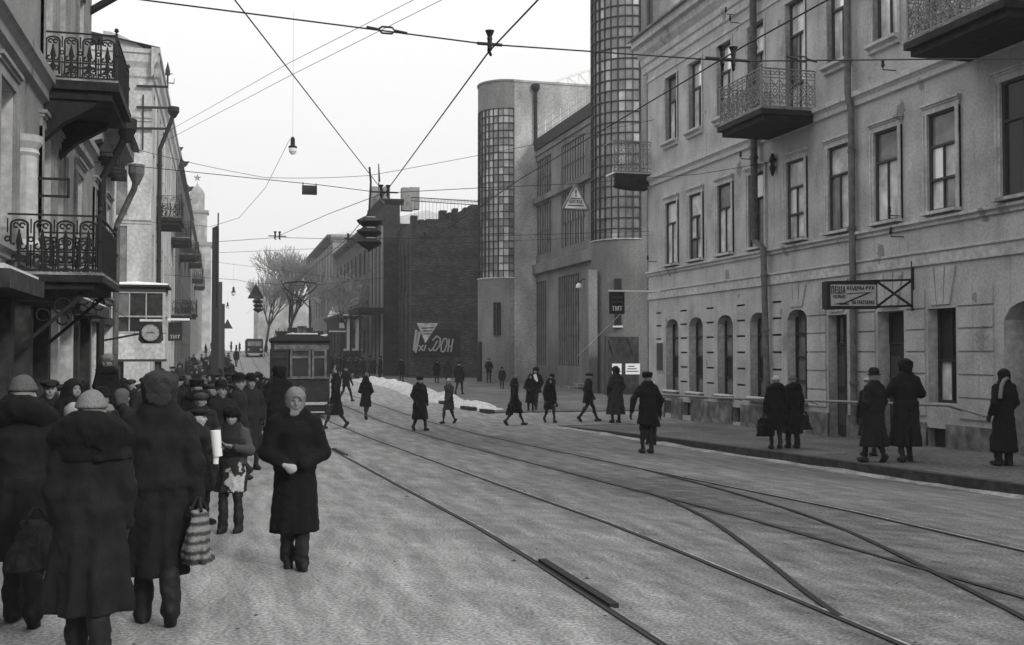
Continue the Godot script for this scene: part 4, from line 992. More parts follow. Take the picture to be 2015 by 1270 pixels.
# ---------------------------------------------------------------- street furniture and vehicles
func booth() -> void:
	var t := thing("traffic_booth", "raised glazed traffic booth with planked apron and snow on its roof", "booth", V(-2.58, gz(-37.9), -37.9))
	var w := 1.66; var y0 := 2.1
	var rows := 5
	for f in 4:
		var B := Basis(Vector3.UP, f * PI / 2)
		for k in rows: part("plank", bxm(V(w, 0.158, 0.04)), M.white, t, Transform3D(B, B * V(0, y0 + 0.08 + k * 0.165, w / 2)))
		window(t, Transform3D(B, B * V(0, y0 + 0.84, w / 2 - 0.03)), w - 0.02, 1.34, [[0.42, 2], [0.58, 2]] if f else [[0.4, 3], [0.6, 3]], M.trim, [M.shop, M.pane_dark, M.pane_dark, M.pane_mid, M.shop], 0.05)
		part("fascia", bxm(V(w + 0.02, 0.16, 0.05)), M.wood, t, Transform3D(B, B * V(0, y0 + 2.25, w / 2)))
	part("floor", bxm(V(w, 0.1, w)), M.wood, t, at(0, y0 - 0.03))
	part("roof", bxm(V(w + 0.26, 0.07, w + 0.26)), M.darkwood, t, at(0, y0 + 2.36))
	var sn := MB.new()
	var s := w / 2 + 0.11; var c := V(-0.1, y0 + 2.56, 0)
	var q := [V(-s, y0 + 2.4, s), V(s, y0 + 2.4, s), V(s, y0 + 2.4, -s), V(-s, y0 + 2.4, -s)]
	for k in 4:
		var a: Vector3 = q[k]; var e: Vector3 = q[(k + 1) % 4]
		sn.quad(a, e, e + V(0, 0.05, 0) - e * V(0.04, 0, 0.04), a + V(0, 0.05, 0) - a * V(0.04, 0, 0.04))
		sn.tri(a + V(0, 0.05, 0) - a * V(0.04, 0, 0.04), e + V(0, 0.05, 0) - e * V(0.04, 0, 0.04), c)
	part("roof_snow", sn.mesh(), M.cleansnow, t)
	for x in [-0.6, 0.6]:
		for z in [-0.6, 0.6]: part("post", bxm(V(0.14, y0, 0.14)), M.wood, t, at(x, y0 / 2 - 0.05, z))
func street_clock() -> void:
	var t := thing("street_clock", "boxed street clock with pale dial and snowy top on a bracket", "clock", V(-1.72, 2.56, -29.4))
	var mb := MB.new()
	mb.poly(at(0, 0, -0.1), PackedVector2Array([Vector2(-0.3, -0.2), Vector2(-0.22, -0.29), Vector2(0.22, -0.29), Vector2(0.3, -0.2), Vector2(0.26, 0.27), Vector2(-0.26, 0.27)]), 0.2)
	part("case", mb.mesh(), M.shop, t)
	mb = MB.new(); mb.lathe([Vector2(0.21, 0), Vector2(0.25, 0), Vector2(0.25, 0.04), Vector2(0.22, 0.045)], 28); part("rim", mb.mesh(), M.iron, t, Transform3D(Basis(Vector3.RIGHT, PI / 2), V(0, -0.01, 0.1)))
	mb = MB.new(); mb.lathe([Vector2(0, 0.02), Vector2(0.225, 0.015)], 28); part("dial", mb.mesh(), M.trim, t, Transform3D(Basis(Vector3.RIGHT, PI / 2), V(0, -0.01, 0.1)))
	for k in 12: part("hour_mark", bxm(V(0.01, 0.03, 0.004)), M.wood, t, Transform3D(Basis(Vector3.BACK, k * TAU / 12), V(sin(-k * TAU / 12) * 0.19, -0.01 + cos(k * TAU / 12) * 0.19, 0.123)))
	part("hand", bxm(V(0.2, 0.014, 0.004)), M.wood, t, at(-0.02, -0.02, 0.126)); part("hand", bxm(V(0.014, 0.12, 0.004)), M.wood, t, Transform3D(Basis(Vector3.BACK, 1.3), V(0.05, -0.01, 0.13)))
	part("snow_cap", bxm(V(0.54, 0.06, 0.22)), M.cleansnow, t, at(0, 0.3))
	mb = MB.new(); mb.bar(V(-0.3, -0.05, 0), V(-1.25, -0.24, 0), 0.035, 0.05); mb.bar(V(-0.3, 0.2, 0), V(-1.22, 0.75, 0), 0.014, 0.014); mb.bar(V(-0.42, -0.08, 0), V(-0.36, 0.24, 0), 0.014, 0.014)
	part("bracket", mb.mesh(), M.iron, t)
	# its post
	var p := thing("bracket_post", "dark post at the house wall that carries the boxed clock bracket", "post", V(-2.95, gz(-29.4), -29.2))
	part("shaft", bxm(V(0.14, 2.9, 0.14)), M.darkwood, p, at(0, 1.4))
func timber_pole() -> void:
	var t := thing("timber_pole", "dark squared timber pole with split top standing in the crowd", "pole", V(-0.2, gz(-41.4), -41.4))
	var mb := MB.new(); mb.poly(Transform3D(Basis(), V(0, 0, -0.12)), PackedVector2Array([Vector2(-0.13, -0.1), Vector2(0.15, -0.1), Vector2(0.12, 6.85), Vector2(0.07, 6.95), Vector2(-0.12, 6.85)]), 0.25)
	part("shaft", mb.mesh(), M.darkwood, t)
	mb = MB.new(); mb.bar(V(0.09, 4.0, 0.15), V(0.09, 7.4, 0.15), 0.07, 0.05); part("splint", mb.mesh(), M.darkwood, t)
	var u := thing("timber_pole", "two shorter timber posts bundled just behind the split-topped pole", "pole", V(-0.04, gz(-47), -47.0))
	mb = MB.new(); mb.bar(V(0, -0.1, 0), V(0, 5.2, 0), 0.2, 0.2); mb.bar(V(0.13, -0.1, -0.22), V(0.12, 4.3, -0.22), 0.18, 0.18)
	part("shaft", mb.mesh(), M.wood, u)
func tram() -> void:
	var t := thing("tramcar", "dark front of a tramcar with bow collector and snowy roof, route seven", "tram", V(2.74, gz(-40), -39.3), -0.05)
	var w := 1.03; var L := 9.5
	var body := MB.new()
	body.bx(V(-w, 0.55, -L), V(w, 1.38, 0))                               # dash and sides below the windows
	body.bx(V(-w, 2.42, -L), V(w, 2.72, 0))
	body.bx(V(-w + 0.1, 1.38, -L + 0.1), V(w - 0.1, 2.42, -0.3))
	part("body", body.mesh(), M.tram, t)
	part("letterboard", bxm(V(1.9, 0.16, 0.04)), M.tramlight, t, at(0.05, 2.5, 0.02))
	part("belt_rail", bxm(V(2.1, 0.05, 0.06)), M.tramlight, t, at(0, 1.4, 0.03))
	for q in [[-0.7, 0.58, M.tram], [0.0, 0.72, M.tramlight], [0.66, 0.52, M.tramlight]]:
		window(t, at(q[0], 1.38, -0.02), q[1], 1.06, [[0.72, 1], [0.28, 1]], q[2], [M.pane_dark, M.shop] if q[0] == 0.0 else [M.pane_dark], 0.08)
	for s in [-1, 1]:
		for k in 7: window(t, Transform3D(Basis(Vector3.UP, s * PI / 2), V(s * (w - 0.02), 1.38, -0.7 - k * 1.28)), 1.2, 1.06, [[1.0, 1]], M.tram, [M.pane_dark], 0.08)
		part("corner_post", bxm(V(0.1, 1.06, 0.12)), M.tram, t, at(s * (w - 0.05), 1.9, -0.06))
	var hl := MB.new(); hl.lathe([Vector2(0.05, -0.12), Vector2(0.15, 0.0), Vector2(0.16, 0.05), Vector2(0.13, 0.05)], 16)
	part("headlight_case", hl.mesh(), M.tramlight, t, Transform3D(Basis(Vector3.RIGHT, PI / 2), V(0.02, 0.98, 0.08)))
	hl = MB.new(); hl.lathe([Vector2(0, 0.07), Vector2(0.07, 0.06), Vector2(0.13, 0.03)], 16); part("headlight", hl.mesh(), M.tin, t, Transform3D(Basis(Vector3.RIGHT, PI / 2), V(0.02, 0.98, 0.08)))
	part("bumper", bxm(V(1.3, 0.09, 0.12)), M.trim, t, at(0.2, 0.5, 0.1)); part("bumper", bxm(V(2.0, 0.22, 0.1)), M.dark, t, at(0, 0.36, 0.05)); part("lifeguard_bar", bxm(V(1.3, 0.05, 0.06)), M.trim, t, at(0.2, 0.2, 0.14)); part("lifeguard", bxm(V(1.7, 0.3, 0.05)), M.dark, t, at(0.1, 0.25, 0.02))
	for z in [-2.6, -6.4]:
		for s in [-1, 1]:
			var wm := MB.new(); wm.lathe([Vector2(0, -0.06), Vector2(0.4, -0.06), Vector2(0.42, 0.06), Vector2(0, 0.06)], 18); part("wheel", wm.mesh(), M.iron, t, Transform3D(Basis(Vector3.BACK, PI / 2), V(s * 0.76, 0.42, z)))
	var rf := MB.new()
	rf.poly(Transform3D(Basis(), V(0, 0, -L)), PackedVector2Array([Vector2(-w - 0.08, 2.72), Vector2(w + 0.08, 2.72), Vector2(w + 0.04, 2.8), Vector2(0.6, 2.95), Vector2(-0.6, 2.95), Vector2(-w - 0.04, 2.8)]), L + 0.12)
	part("roof", rf.mesh(), M.dark, t)
	for q in [[-0.55, 2.92, 0.32, -0.24], [0.72, 2.91, 0.22, -0.14], [0.1, 2.97, 0.5, 0.0]]: part("roof_snow", bxm(V(q[2] * 2, 0.05, 0.8)), M.cleansnow, t, Transform3D(Basis(Vector3.BACK, -q[3]), V(q[0], q[1], -0.35)))
	var eq := MB.new()
	eq.bx(V(-0.45, 2.97, -1.6), V(0.45, 3.2, -0.5)); eq.bx(V(-0.85, 2.9, -2.4), V(0.85, 3.1, -2.0))
	for k in 5: eq.tube([V(-0.9 + k * 0.12, 2.85, -0.3), V(-0.85 + k * 0.1, 3.12 + 0.05 * (k % 2), -0.35)], 0.018, 4)
	for k in 3: eq.tube([V(0.55 + k * 0.15, 2.85, -0.3), V(0.5 + k * 0.13, 3.1, -0.35)], 0.018, 4)
	part("roof_gear", eq.mesh(), M.iron, t)
	var nb := part("number_board", bxm(V(0.34, 0.3, 0.04)), M.greywood, t, at(0.05, 3.1, -0.15)); words(nb, "7", at(0, 0, 0.025), 0.22, 0.13, M.dark)
	var bow := MB.new()
	for s in [-1, 1]:
		bow.tube([V(s * 0.38, 3.1, -1.4), V(s * 0.34, 4.25, -1.2), V(s * 0.1, 4.2, -1.2), V(-s * 0.45, 4.58, -1.15), V(-s * 0.62, 4.75, -1.15), V(-s * 0.55, 4.84, -1.15), V(0, 4.9, -1.15)], 0.028, 6)
		bow.tube([V(s * 0.38, 3.4, -1.35), V(s * 0.36, 4.0, -1.3)], 0.035, 6)
		bow.tube([V(s * 0.38, 3.9, -1.3), V(s * 0.1, 4.2, -1.2)], 0.022, 6)
	part("bow_collector", bow.mesh(), M.iron, t)
	for s in [-1, 1]: part("step", bxm(V(0.25, 0.06, 0.7)), M.iron, t, at(s * 0.98, 0.35, -0.6))
func bus() -> void:
	var t := thing("motor_bus", "distant dark motor bus driving towards the viewer up the street", "bus", V(4.26, gz(-144), -143.5))
	var b := MB.new(); b.poly(Transform3D(Basis(), V(0, 0, -7)), PackedVector2Array([Vector2(-1.08, 0.4), Vector2(1.08, 0.4), Vector2(1.08, 2.15), Vector2(0.95, 2.36), Vector2(-0.95, 2.36), Vector2(-1.08, 2.15)]), 6.2)
	b.bx(V(-0.6, 0.5, -0.8), V(0.6, 1.3, 0.4))
	part("body", b.mesh(), M.tram, t)
	window(t, at(0, 1.35, -0.78), 1.9, 0.75, [[1.0, 2]], M.tram, [M.pane_mid], 0.08)
	for s in [-1, 1]:
		var m := MB.new(); m.lathe([Vector2(0.05, -0.1), Vector2(0.15, 0.05), Vector2(0, 0.07)], 12); part("headlight", m.mesh(), M.trim, t, Transform3D(Basis(Vector3.RIGHT, PI / 2), V(s * 0.75, 0.95, 0.0)))
		part("mudguard", bxm(V(0.36, 0.12, 1.0)), M.tram, t, at(s * 0.85, 0.75, -0.1))
		for z in [-0.1, -5.2]:
			m = MB.new(); m.lathe([Vector2(0, -0.1), Vector2(0.42, -0.1), Vector2(0.42, 0.1), Vector2(0, 0.1)], 14); part("wheel", m.mesh(), M.dark, t, Transform3D(Basis(Vector3.BACK, PI / 2), V(s * 0.88, 0.42, z)))
	part("radiator", bxm(V(0.8, 0.6, 0.05)), M.iron, t, at(0, 0.95, 0.42)); part("bumper", bxm(V(1.9, 0.12, 0.08)), M.trim, t, at(0, 0.45, 0.5))

# ---------------------------------------------------------------- overhead
func wire(label: String, pts: Array, r: float, sag := 0.0, called := "overhead_wire") -> void:
	var p := []
	for i in pts.size() - 1:
		var n := 8 if sag > 0 else 2
		for k in n:
			var f := float(k) / n
			p.append(pts[i].lerp(pts[i + 1], f) - V(0, sag * 4 * f * (1 - f), 0))
	p.append(pts[-1])
	var mb := MB.new(); mb.tube(p, r, 5)
	single(called, mb.mesh(), M.iron, label, "wire", Vector3.ZERO, "overhead tram and span wires")
func clamp_at(label: String, p: Vector3, n := 1, turn := 0.0) -> void:
	var t := thing("wire_hanger", label, "wire fitting", p, turn)
	var bw := MB.new()
	bw.tube([V(-0.16 * n, 0.02, 0), V(0.16 * n, 0.02, 0)], 0.022, 6)
	for k in n:
		var x := (k - (n - 1) * 0.5) * 0.16
		bw.tube([V(x, -0.06, 0), V(x, 0.1, 0)], 0.03, 6); bw.tube([V(x - 0.03, -0.07, 0.06), V(x + 0.03, -0.1, -0.06)], 0.02, 5)
	part("clamp", bw.mesh(), M.iron, t)
	for k in n:
		bw = MB.new(); bw.lathe([Vector2(0.035, 0.08), Vector2(0.03, 0.12), Vector2(0.06, 0.19), Vector2(0, 0.19)], 10, V((k - (n - 1) * 0.5) * 0.16, 0, 0)); part("bell_insulator", bw.mesh(), M.iron, t)
func turnbuckle(label: String, p: Vector3, s := 1.0) -> void:
	var t := thing("turnbuckle", label, "wire fitting", p)
	var mb := MB.new()
	mb.tube([V(-0.1 * s, 0.01, 0), V(-0.06 * s, 0.04 * s, 0), V(0.06 * s, 0.04 * s, 0), V(0.1 * s, 0, 0), V(0.06 * s, -0.04 * s, 0), V(-0.06 * s, -0.04 * s, 0), V(-0.1 * s, 0, 0)], 0.013 * s, 5)
	mb.tube([V(-0.25 * s, 0.02, 0), V(-0.1 * s, 0, 0)], 0.018 * s, 5); mb.tube([V(0.1 * s, 0, 0), V(0.25 * s, -0.02, 0)], 0.018 * s, 5)
	part("frame", mb.mesh(), M.iron, t)
func warning_triangle(called: String, label: String, p: Vector3, w: float, m: Material, txt: bool) -> void:
	var t := thing(called, label, "sign", p)
	var h := w * 0.93
	var mb := MB.new(); mb.poly(at(0, 0, -0.05), PackedVector2Array([Vector2(-w / 2, -h), Vector2(w / 2, -h), Vector2(0, 0)]), 0.1); part("panel", mb.mesh(), m, t)
	mb = MB.new()
	var c := [V(-w / 2, -h, 0), V(w / 2, -h, 0), V(0, 0, 0)]
	for i in 3: mb.bar(c[i], c[(i + 1) % 3], 0.035, 0.15, Vector3.BACK)
	part("frame", mb.mesh(), M.tin if txt else m, t)
	if txt:
		words(t, "!", at(0, -h * 0.36, 0.055), h * 0.26, 0.05, M.wood)
		words(t, "ЦІХІ ХОД", at(0, -h * 0.71, 0.055), 0.12, w * 0.5, M.wood)
		part("rule", bxm(V(w * 0.42, 0.025, 0.01)), M.wood, t, at(0, -h * 0.57, 0.055)); part("rule", bxm(V(w * 0.62, 0.03, 0.01)), M.wood, t, at(0, -h * 0.85, 0.055))
func traffic_light(label: String, p: Vector3, s: float) -> void:
	var t := thing("traffic_light", label, "traffic light", p)
	t.scale = Vector3.ONE * s
	var mb := MB.new()
	mb.lathe([Vector2(0, -1.22), Vector2(0.26, -1.0), Vector2(0.26, -0.3), Vector2(0.28, -0.02), Vector2(0.13, 0.02), Vector2(0.1, 0.12), Vector2(0.05, 0.16), Vector2(0.04, 0.3), Vector2(0, 0.3)], 4, Vector3.ZERO, PI / 4 + 0.2, PI / 4 + 0.2 + TAU)
	part("housing", mb.mesh(), M.dark, t)
	for k in 3:
		var y := -0.04 - k * 0.355
		mb = MB.new(); mb.lathe([Vector2(0.24, y - 0.33), Vector2(0.56, y - 0.15), Vector2(0.57, y - 0.12), Vector2(0.3, y)], 4, Vector3.ZERO, PI / 4 + 0.2, PI / 4 + 0.2 + TAU)
		part("visor", mb.mesh(), M.dark, t)
		part("visor_snow", bxm(V(0.3, 0.025, 0.05)), M.trim, t, at(0.03, y + 0.012, 0.22))
		for f in 4:
			var B := Basis(Vector3.UP, f * PI / 2 - 0.2)
			mb = MB.new(); mb.lathe([Vector2(0.08, 0), Vector2(0.05, 0.02), Vector2(0, 0.03)], 12); part("lens", mb.mesh(), M.pane_dark, t, Transform3D(B * Basis(Vector3.RIGHT, PI / 2), B * V(0, y - 0.17, 0.19)))
	mb = MB.new(); mb.tube([V(0, 0.28, 0), V(0.05, 1.2, 0), V(0, 1.72, 0)], 0.035, 6); part("hanger_rod", mb.mesh(), M.iron, t)
func street_lamp(label: String, p: Vector3, s: float, up: float) -> void:
	var t := thing("hanging_lamp", label, "street lamp", p); t.scale = Vector3.ONE * s
	var mb := MB.new(); mb.lathe([Vector2(0.1, 0.0), Vector2(0.12, 0.04), Vector2(0.06, 0.08), Vector2(0.055, 0.26), Vector2(0.03, 0.3), Vector2(0, 0.3)], 12); part("holder", mb.mesh(), M.iron, t)
	mb = MB.new(); mb.lathe([Vector2(0, -0.17), Vector2(0.06, -0.15), Vector2(0.1, -0.08), Vector2(0.1, 0.0)], 14); part("glass_globe", mb.mesh(), M.glasslamp, t)
	mb = MB.new(); mb.tube([V(0, 0.28, 0), V(0, up, 0)], 0.003, 4); part("suspension_wire", mb.mesh(), M.iron, t)
func overhead() -> void:
	wire("contact wire of the near tram track, running down the street to the tram's bow", [V(3.6, 5.9, 4), V(3.25, 5.82, -13.3), V(3.7, 5.76, -25.6), V(3.55, 5.35, -32), V(2.72, 4.72, -40.5), V(2.6, 5.2, -70), V(3.0, 7.0, -140)], 0.0109)
	wire("contact wire of the far tram track, passing before the plastered building", [V(6.9, 5.9, 4), V(6.3, 5.85, -12.2), V(6.1, 5.7, -22), V(6.1, 5.45, -32.5), V(5.6, 5.4, -60), V(5.2, 7.2, -140)], 0.0109)
	wire("slanting pull-off wire from the upper left to the double hanger", [V(-3.0, 6.1, -2.0), V(0.02, 5.83, -11.7), V(3.7, 5.82, -25.6)], 0.0086)
	wire("span wire across the street nearest the viewer", [V(-2.9, 6.2, -13.2), V(1.9, 5.95, -13.2), V(3.2, 5.88, -13.2), V(6.55, 5.9, -13.2), V(15.5, 6.6, -13.2)], 0.01)
	clamp_at("bell hanger on the nearest span wire above the near track", V(3.24, 5.87, -13.22)); clamp_at("pair of bell hangers on the nearest span wire above the far track", V(6.5, 5.9, -13.2), 2)
	turnbuckle("link fitting on the nearest span wire, left of the bell hanger", V(1.94, 5.96, -13.2)); turnbuckle("link fitting on the nearest span wire before the plastered building", V(7.6, 6.0, -13.2), 0.9)
	wire("span wire with dark box and ЦІХІ ХОД triangle hung along it", [V(-2.9, 6.4, -26.5), V(1.6, 6.0, -25.8), V(2.2, 5.95, -25.7), V(3.7, 5.8, -25.6), V(6.3, 6.2, -26.8), V(9.37, 6.68, -28.45), V(13.1, 7.1, -28.4), V(15.4, 7.55, -28.4)], 0.0086)
	clamp_at("double bell hanger where three wires meet at the street centre", V(3.72, 5.8, -25.6), 2)
	var bx := thing("hanging_box", "small dark rectangular box hung on a span wire over the street", "box", V(1.98, 5.82, -25.72)); part("case", bxm(V(0.34, 0.21, 0.1)), M.shop, bx); part("hook", bxm(V(0.02, 0.12, 0.03)), M.iron, bx, at(-0.15, 0.12)); part("hook", bxm(V(0.02, 0.12, 0.03)), M.iron, bx, at(0.15, 0.1))
	var ins := thing("wall_insulator", "large insulator fixed to the plastered wall by the drainpipe, end of a span wire", "insulator", V(15.4, 7.5, -28.45)); var im := MB.new(); im.lathe([Vector2(0.03, -0.35), Vector2(0.1, -0.1), Vector2(0.05, 0.0), Vector2(0.11, 0.1), Vector2(0.04, 0.3)], 10); part("body", im.mesh(), M.iron, ins)
	warning_triangle("warning_triangle", "pale triangular warning sign lettered ЦІХІ ХОД hung over the right lane", V(9.4, 6.66, -28.45), 0.74, M.pane_light, true)
	wire("long wire that carries the big traffic light, ending at the plastered corner", [V(-2.9, 9.3, -41), V(1.5, 8.3, -39.8), V(5.16, 8.45, -39.3), V(15.5, 10.7, -37.6)], 0.0094, 0.05)
	traffic_light("three-tiered black traffic light hung over the crossing", V(5.16, 6.95, -39.3), 1.05)
	wire("upper of two thin parallel wires slanting to the upper right", [V(-3.0, 12.9, -57), V(2.2, 12.0, -38), V(7.4, 12.1, -25), V(14, 12.6, -12)], 0.0094); wire("lower of two thin parallel wires slanting to the upper right", [V(-3.0, 12.5, -57), V(2.3, 11.6, -38), V(7.6, 11.85, -25), V(14.2, 12.3, -12)], 0.0094)
	wire("span wire from the split timber pole to the plastered corner", [V(-0.2, 6.1, -41.3), V(2.0, 6.25, -40.6), V(4.49, 6.2, -40.1), V(7.37, 6.25, -39.3), V(15.5, 6.6, -38.1)], 0.0094)
	clamp_at("bell hanger on the pole's span wire, left of the tram bow", V(1.98, 6.28, -40.6), 2); clamp_at("small hanger on the pole's span wire beside the traffic light", V(4.49, 6.22, -40.1)); clamp_at("small hanger on the pole's span wire before the brick gable", V(7.2, 6.25, -39.35))
	wire("slack pull-off wire rising from the pole span to the double hanger", [V(2.0, 6.3, -40.6), V(3.1, 6.2, -33), V(3.7, 5.8, -25.6)], 0.0094)
	wire("faint wire below the pole's span wire", [V(-0.2, 5.7, -41.3), V(15.5, 6.45, -38.1)], 0.0070)
	wire("span wire that carries the dark far triangle", [V(-3.0, 6.3, -62), V(0.9, 6.05, -61.5), V(1.6, 5.9, -61.5), V(4.6, 5.75, -61), V(13.5, 6.8, -60)], 0.0109)
	warning_triangle("warning_triangle", "dark triangular warning sign hung far down the street beside the tree", V(1.86, 5.84, -61.5), 0.84, M.darkrender, false)
	traffic_light("small black traffic light hung under the dark far triangle", V(2.0, 5.0, -61.8), 0.62)
	warning_triangle("warning_triangle", "tiny farthest triangle hung above the street near the bus", V(0.9, 6.6, -150), 1.3, M.darkrender, false)
	street_lamp("hanging bulb lamp with white globe over the street", V(1.88, 7.65, -30.4), 1.05, 3.6)
	wire("slack cable curving from the bulb lamp down to the left", [V(1.8, 7.9, -30.4), V(1.2, 6.7, -31.5), V(0.5, 6.0, -33), V(-0.3, 5.95, -35), V(-2.9, 6.4, -38)], 0.0062)
	street_lamp("small far hanging lamp above the left crowd", V(-0.0 + 1.2, 8.0, -110), 1.9, 1.5); street_lamp("tiny far hanging lamp beyond the dark triangle", V(0.7, 7.0, -118), 1.4, 1.2)
	var fl := thing("roof_pole", "thin pole with pennant tip rising above the dark corner building", "pole", V(13.6, 15.2, -97)); var fm := MB.new(); fm.tube([V(0, 0, 0), V(-0.05, 3.8, 0)], 0.05, 5); fm.poly(at(0, 2.2, -0.02), PackedVector2Array([Vector2(0, 0), Vector2(0.12, 0.0), Vector2(-0.02, 1.7)]), 0.04); part("pole", fm.mesh(), M.iron, fl)
	wire("thin wire high at the upper left", [V(-2.6, 11.2, -27), V(2.0, 11.2, -20), V(9, 12.6, -12)], 0.0055); wire("span wire across the middle distance at lamp height", [V(-3.0, 8.4, -75), V(13.4, 8.2, -95)], 0.0109)

# ---------------------------------------------------------------- ground, rails, kerbs, snow
func grid(xs: Array, zs: Array, fy: Callable, fc: Callable) -> ArrayMesh:
	var v := PackedVector3Array(); var c := PackedColorArray(); var n := PackedVector3Array(); var ix := PackedInt32Array()
	var nx := xs.size()
	for z in zs:
		for x in xs:
			v.append(V(x, fy.call(x, z), z)); c.append(fc.call(x, z))
	n.resize(v.size())
	for j in zs.size():
		for i in nx:
			var k := j * nx + i
			var dx := v[k + (1 if i < nx - 1 else 0)] - v[k - (1 if i > 0 else 0)]
			var dz := v[k + (nx if j < zs.size() - 1 else 0)] - v[k - (nx if j > 0 else 0)]
			var m := dz.cross(dx).normalized()
			n[k] = m if m.y > 0 else -m
			if i < nx - 1 and j < zs.size() - 1:
				ix.append(k); ix.append(k + 1); ix.append(k + nx); ix.append(k + 1); ix.append(k + nx + 1); ix.append(k + nx)
	# zs run away from the viewer: make the fronts face up
	var a := []; a.resize(Mesh.ARRAY_MAX)
	for q in range(0, ix.size(), 3):
		var e := ix[q + 1]; ix[q + 1] = ix[q + 2]; ix[q + 2] = e
	a[Mesh.ARRAY_VERTEX] = v; a[Mesh.ARRAY_NORMAL] = n; a[Mesh.ARRAY_COLOR] = c; a[Mesh.ARRAY_INDEX] = ix
	var m := ArrayMesh.new(); m.add_surface_from_arrays(Mesh.PRIMITIVE_TRIANGLES, a)
	return m
func steps(list: Array) -> Array:       # [start, end, step] pieces
	var r := []
	for p in list:
		var n := maxi(1, roundi(absf(p[1] - p[0]) / p[2]))
		for k in n: r.append(lerpf(p[0], p[1], float(k) / n))
	r.append(list[-1][1])
	return r
func rail_x(track: int, z: float) -> float:
	var k: Array = [[[-6, 2.9], [0, 2.88], [7, 2.84], [10, 2.85], [17, 2.72], [25, 2.5], [33, 2.22], [40, 1.98], [60, 1.85], [140, 2.3], [260, 3.0]], [[-6, 6.25], [0, 6.2], [8, 6.12], [13, 6.02], [18, 5.92], [25, 5.66], [37, 5.28], [60, 4.9], [140, 5.3], [260, 6.0]]][track]
	var d := -z
	for i in k.size() - 1:
		if d <= k[i + 1][0]:
			var f := clampf((d - k[i][0]) / float(k[i + 1][0] - k[i][0]), 0, 1)
			return lerpf(k[i][1], k[i + 1][1], f)
	return k[-1][1]
func ribbon(mb: MB, pts: Array, off: float, w: float, lift: float, h: float) -> void:
	for i in pts.size() - 1:
		var a: Vector3 = pts[i]; var e: Vector3 = pts[i + 1]
		var d := (e - a); d.y = 0; d = d.normalized()
		var s := V(-d.z, 0, d.x)
		var p := [a + s * (off - w / 2), a + s * (off + w / 2), e + s * (off + w / 2), e + s * (off - w / 2)]
		for q in 4: p[q].y += lift
		mb.quad(p[0] + V(0, h, 0), p[1] + V(0, h, 0), p[2] + V(0, h, 0), p[3] + V(0, h, 0))
		mb.quad(p[1], p[0], p[3], p[2])
		mb.quad(p[0], p[3], p[3] + V(0, h, 0), p[0] + V(0, h, 0)); mb.quad(p[1] + V(0, h, 0), p[2] + V(0, h, 0), p[2], p[1])
		mb.quad(p[0], p[0] + V(0, h, 0), p[1] + V(0, h, 0), p[1])
		if i == pts.size() - 2: mb.quad(p[2], p[2] + V(0, h, 0), p[3] + V(0, h, 0), p[3])
func rail_line(pts: Array, lightedge := true) -> void:
	var g := MB.new(); var h := MB.new()
	ribbon(g, pts, 0.0, 0.032, 0.006, 0.004); ribbon(h, pts, -0.028, 0.024, 0.006, 0.006)
	var o := struct("tram_rail", g.mesh(), M.groove)
	part("rail_head", h.mesh(), M.rail, o)
	if lightedge:
		var s := MB.new(); ribbon(s, pts, 0.028, 0.022, 0.004, 0.006); part("snow_edge", s.mesh(), M.snow, o)
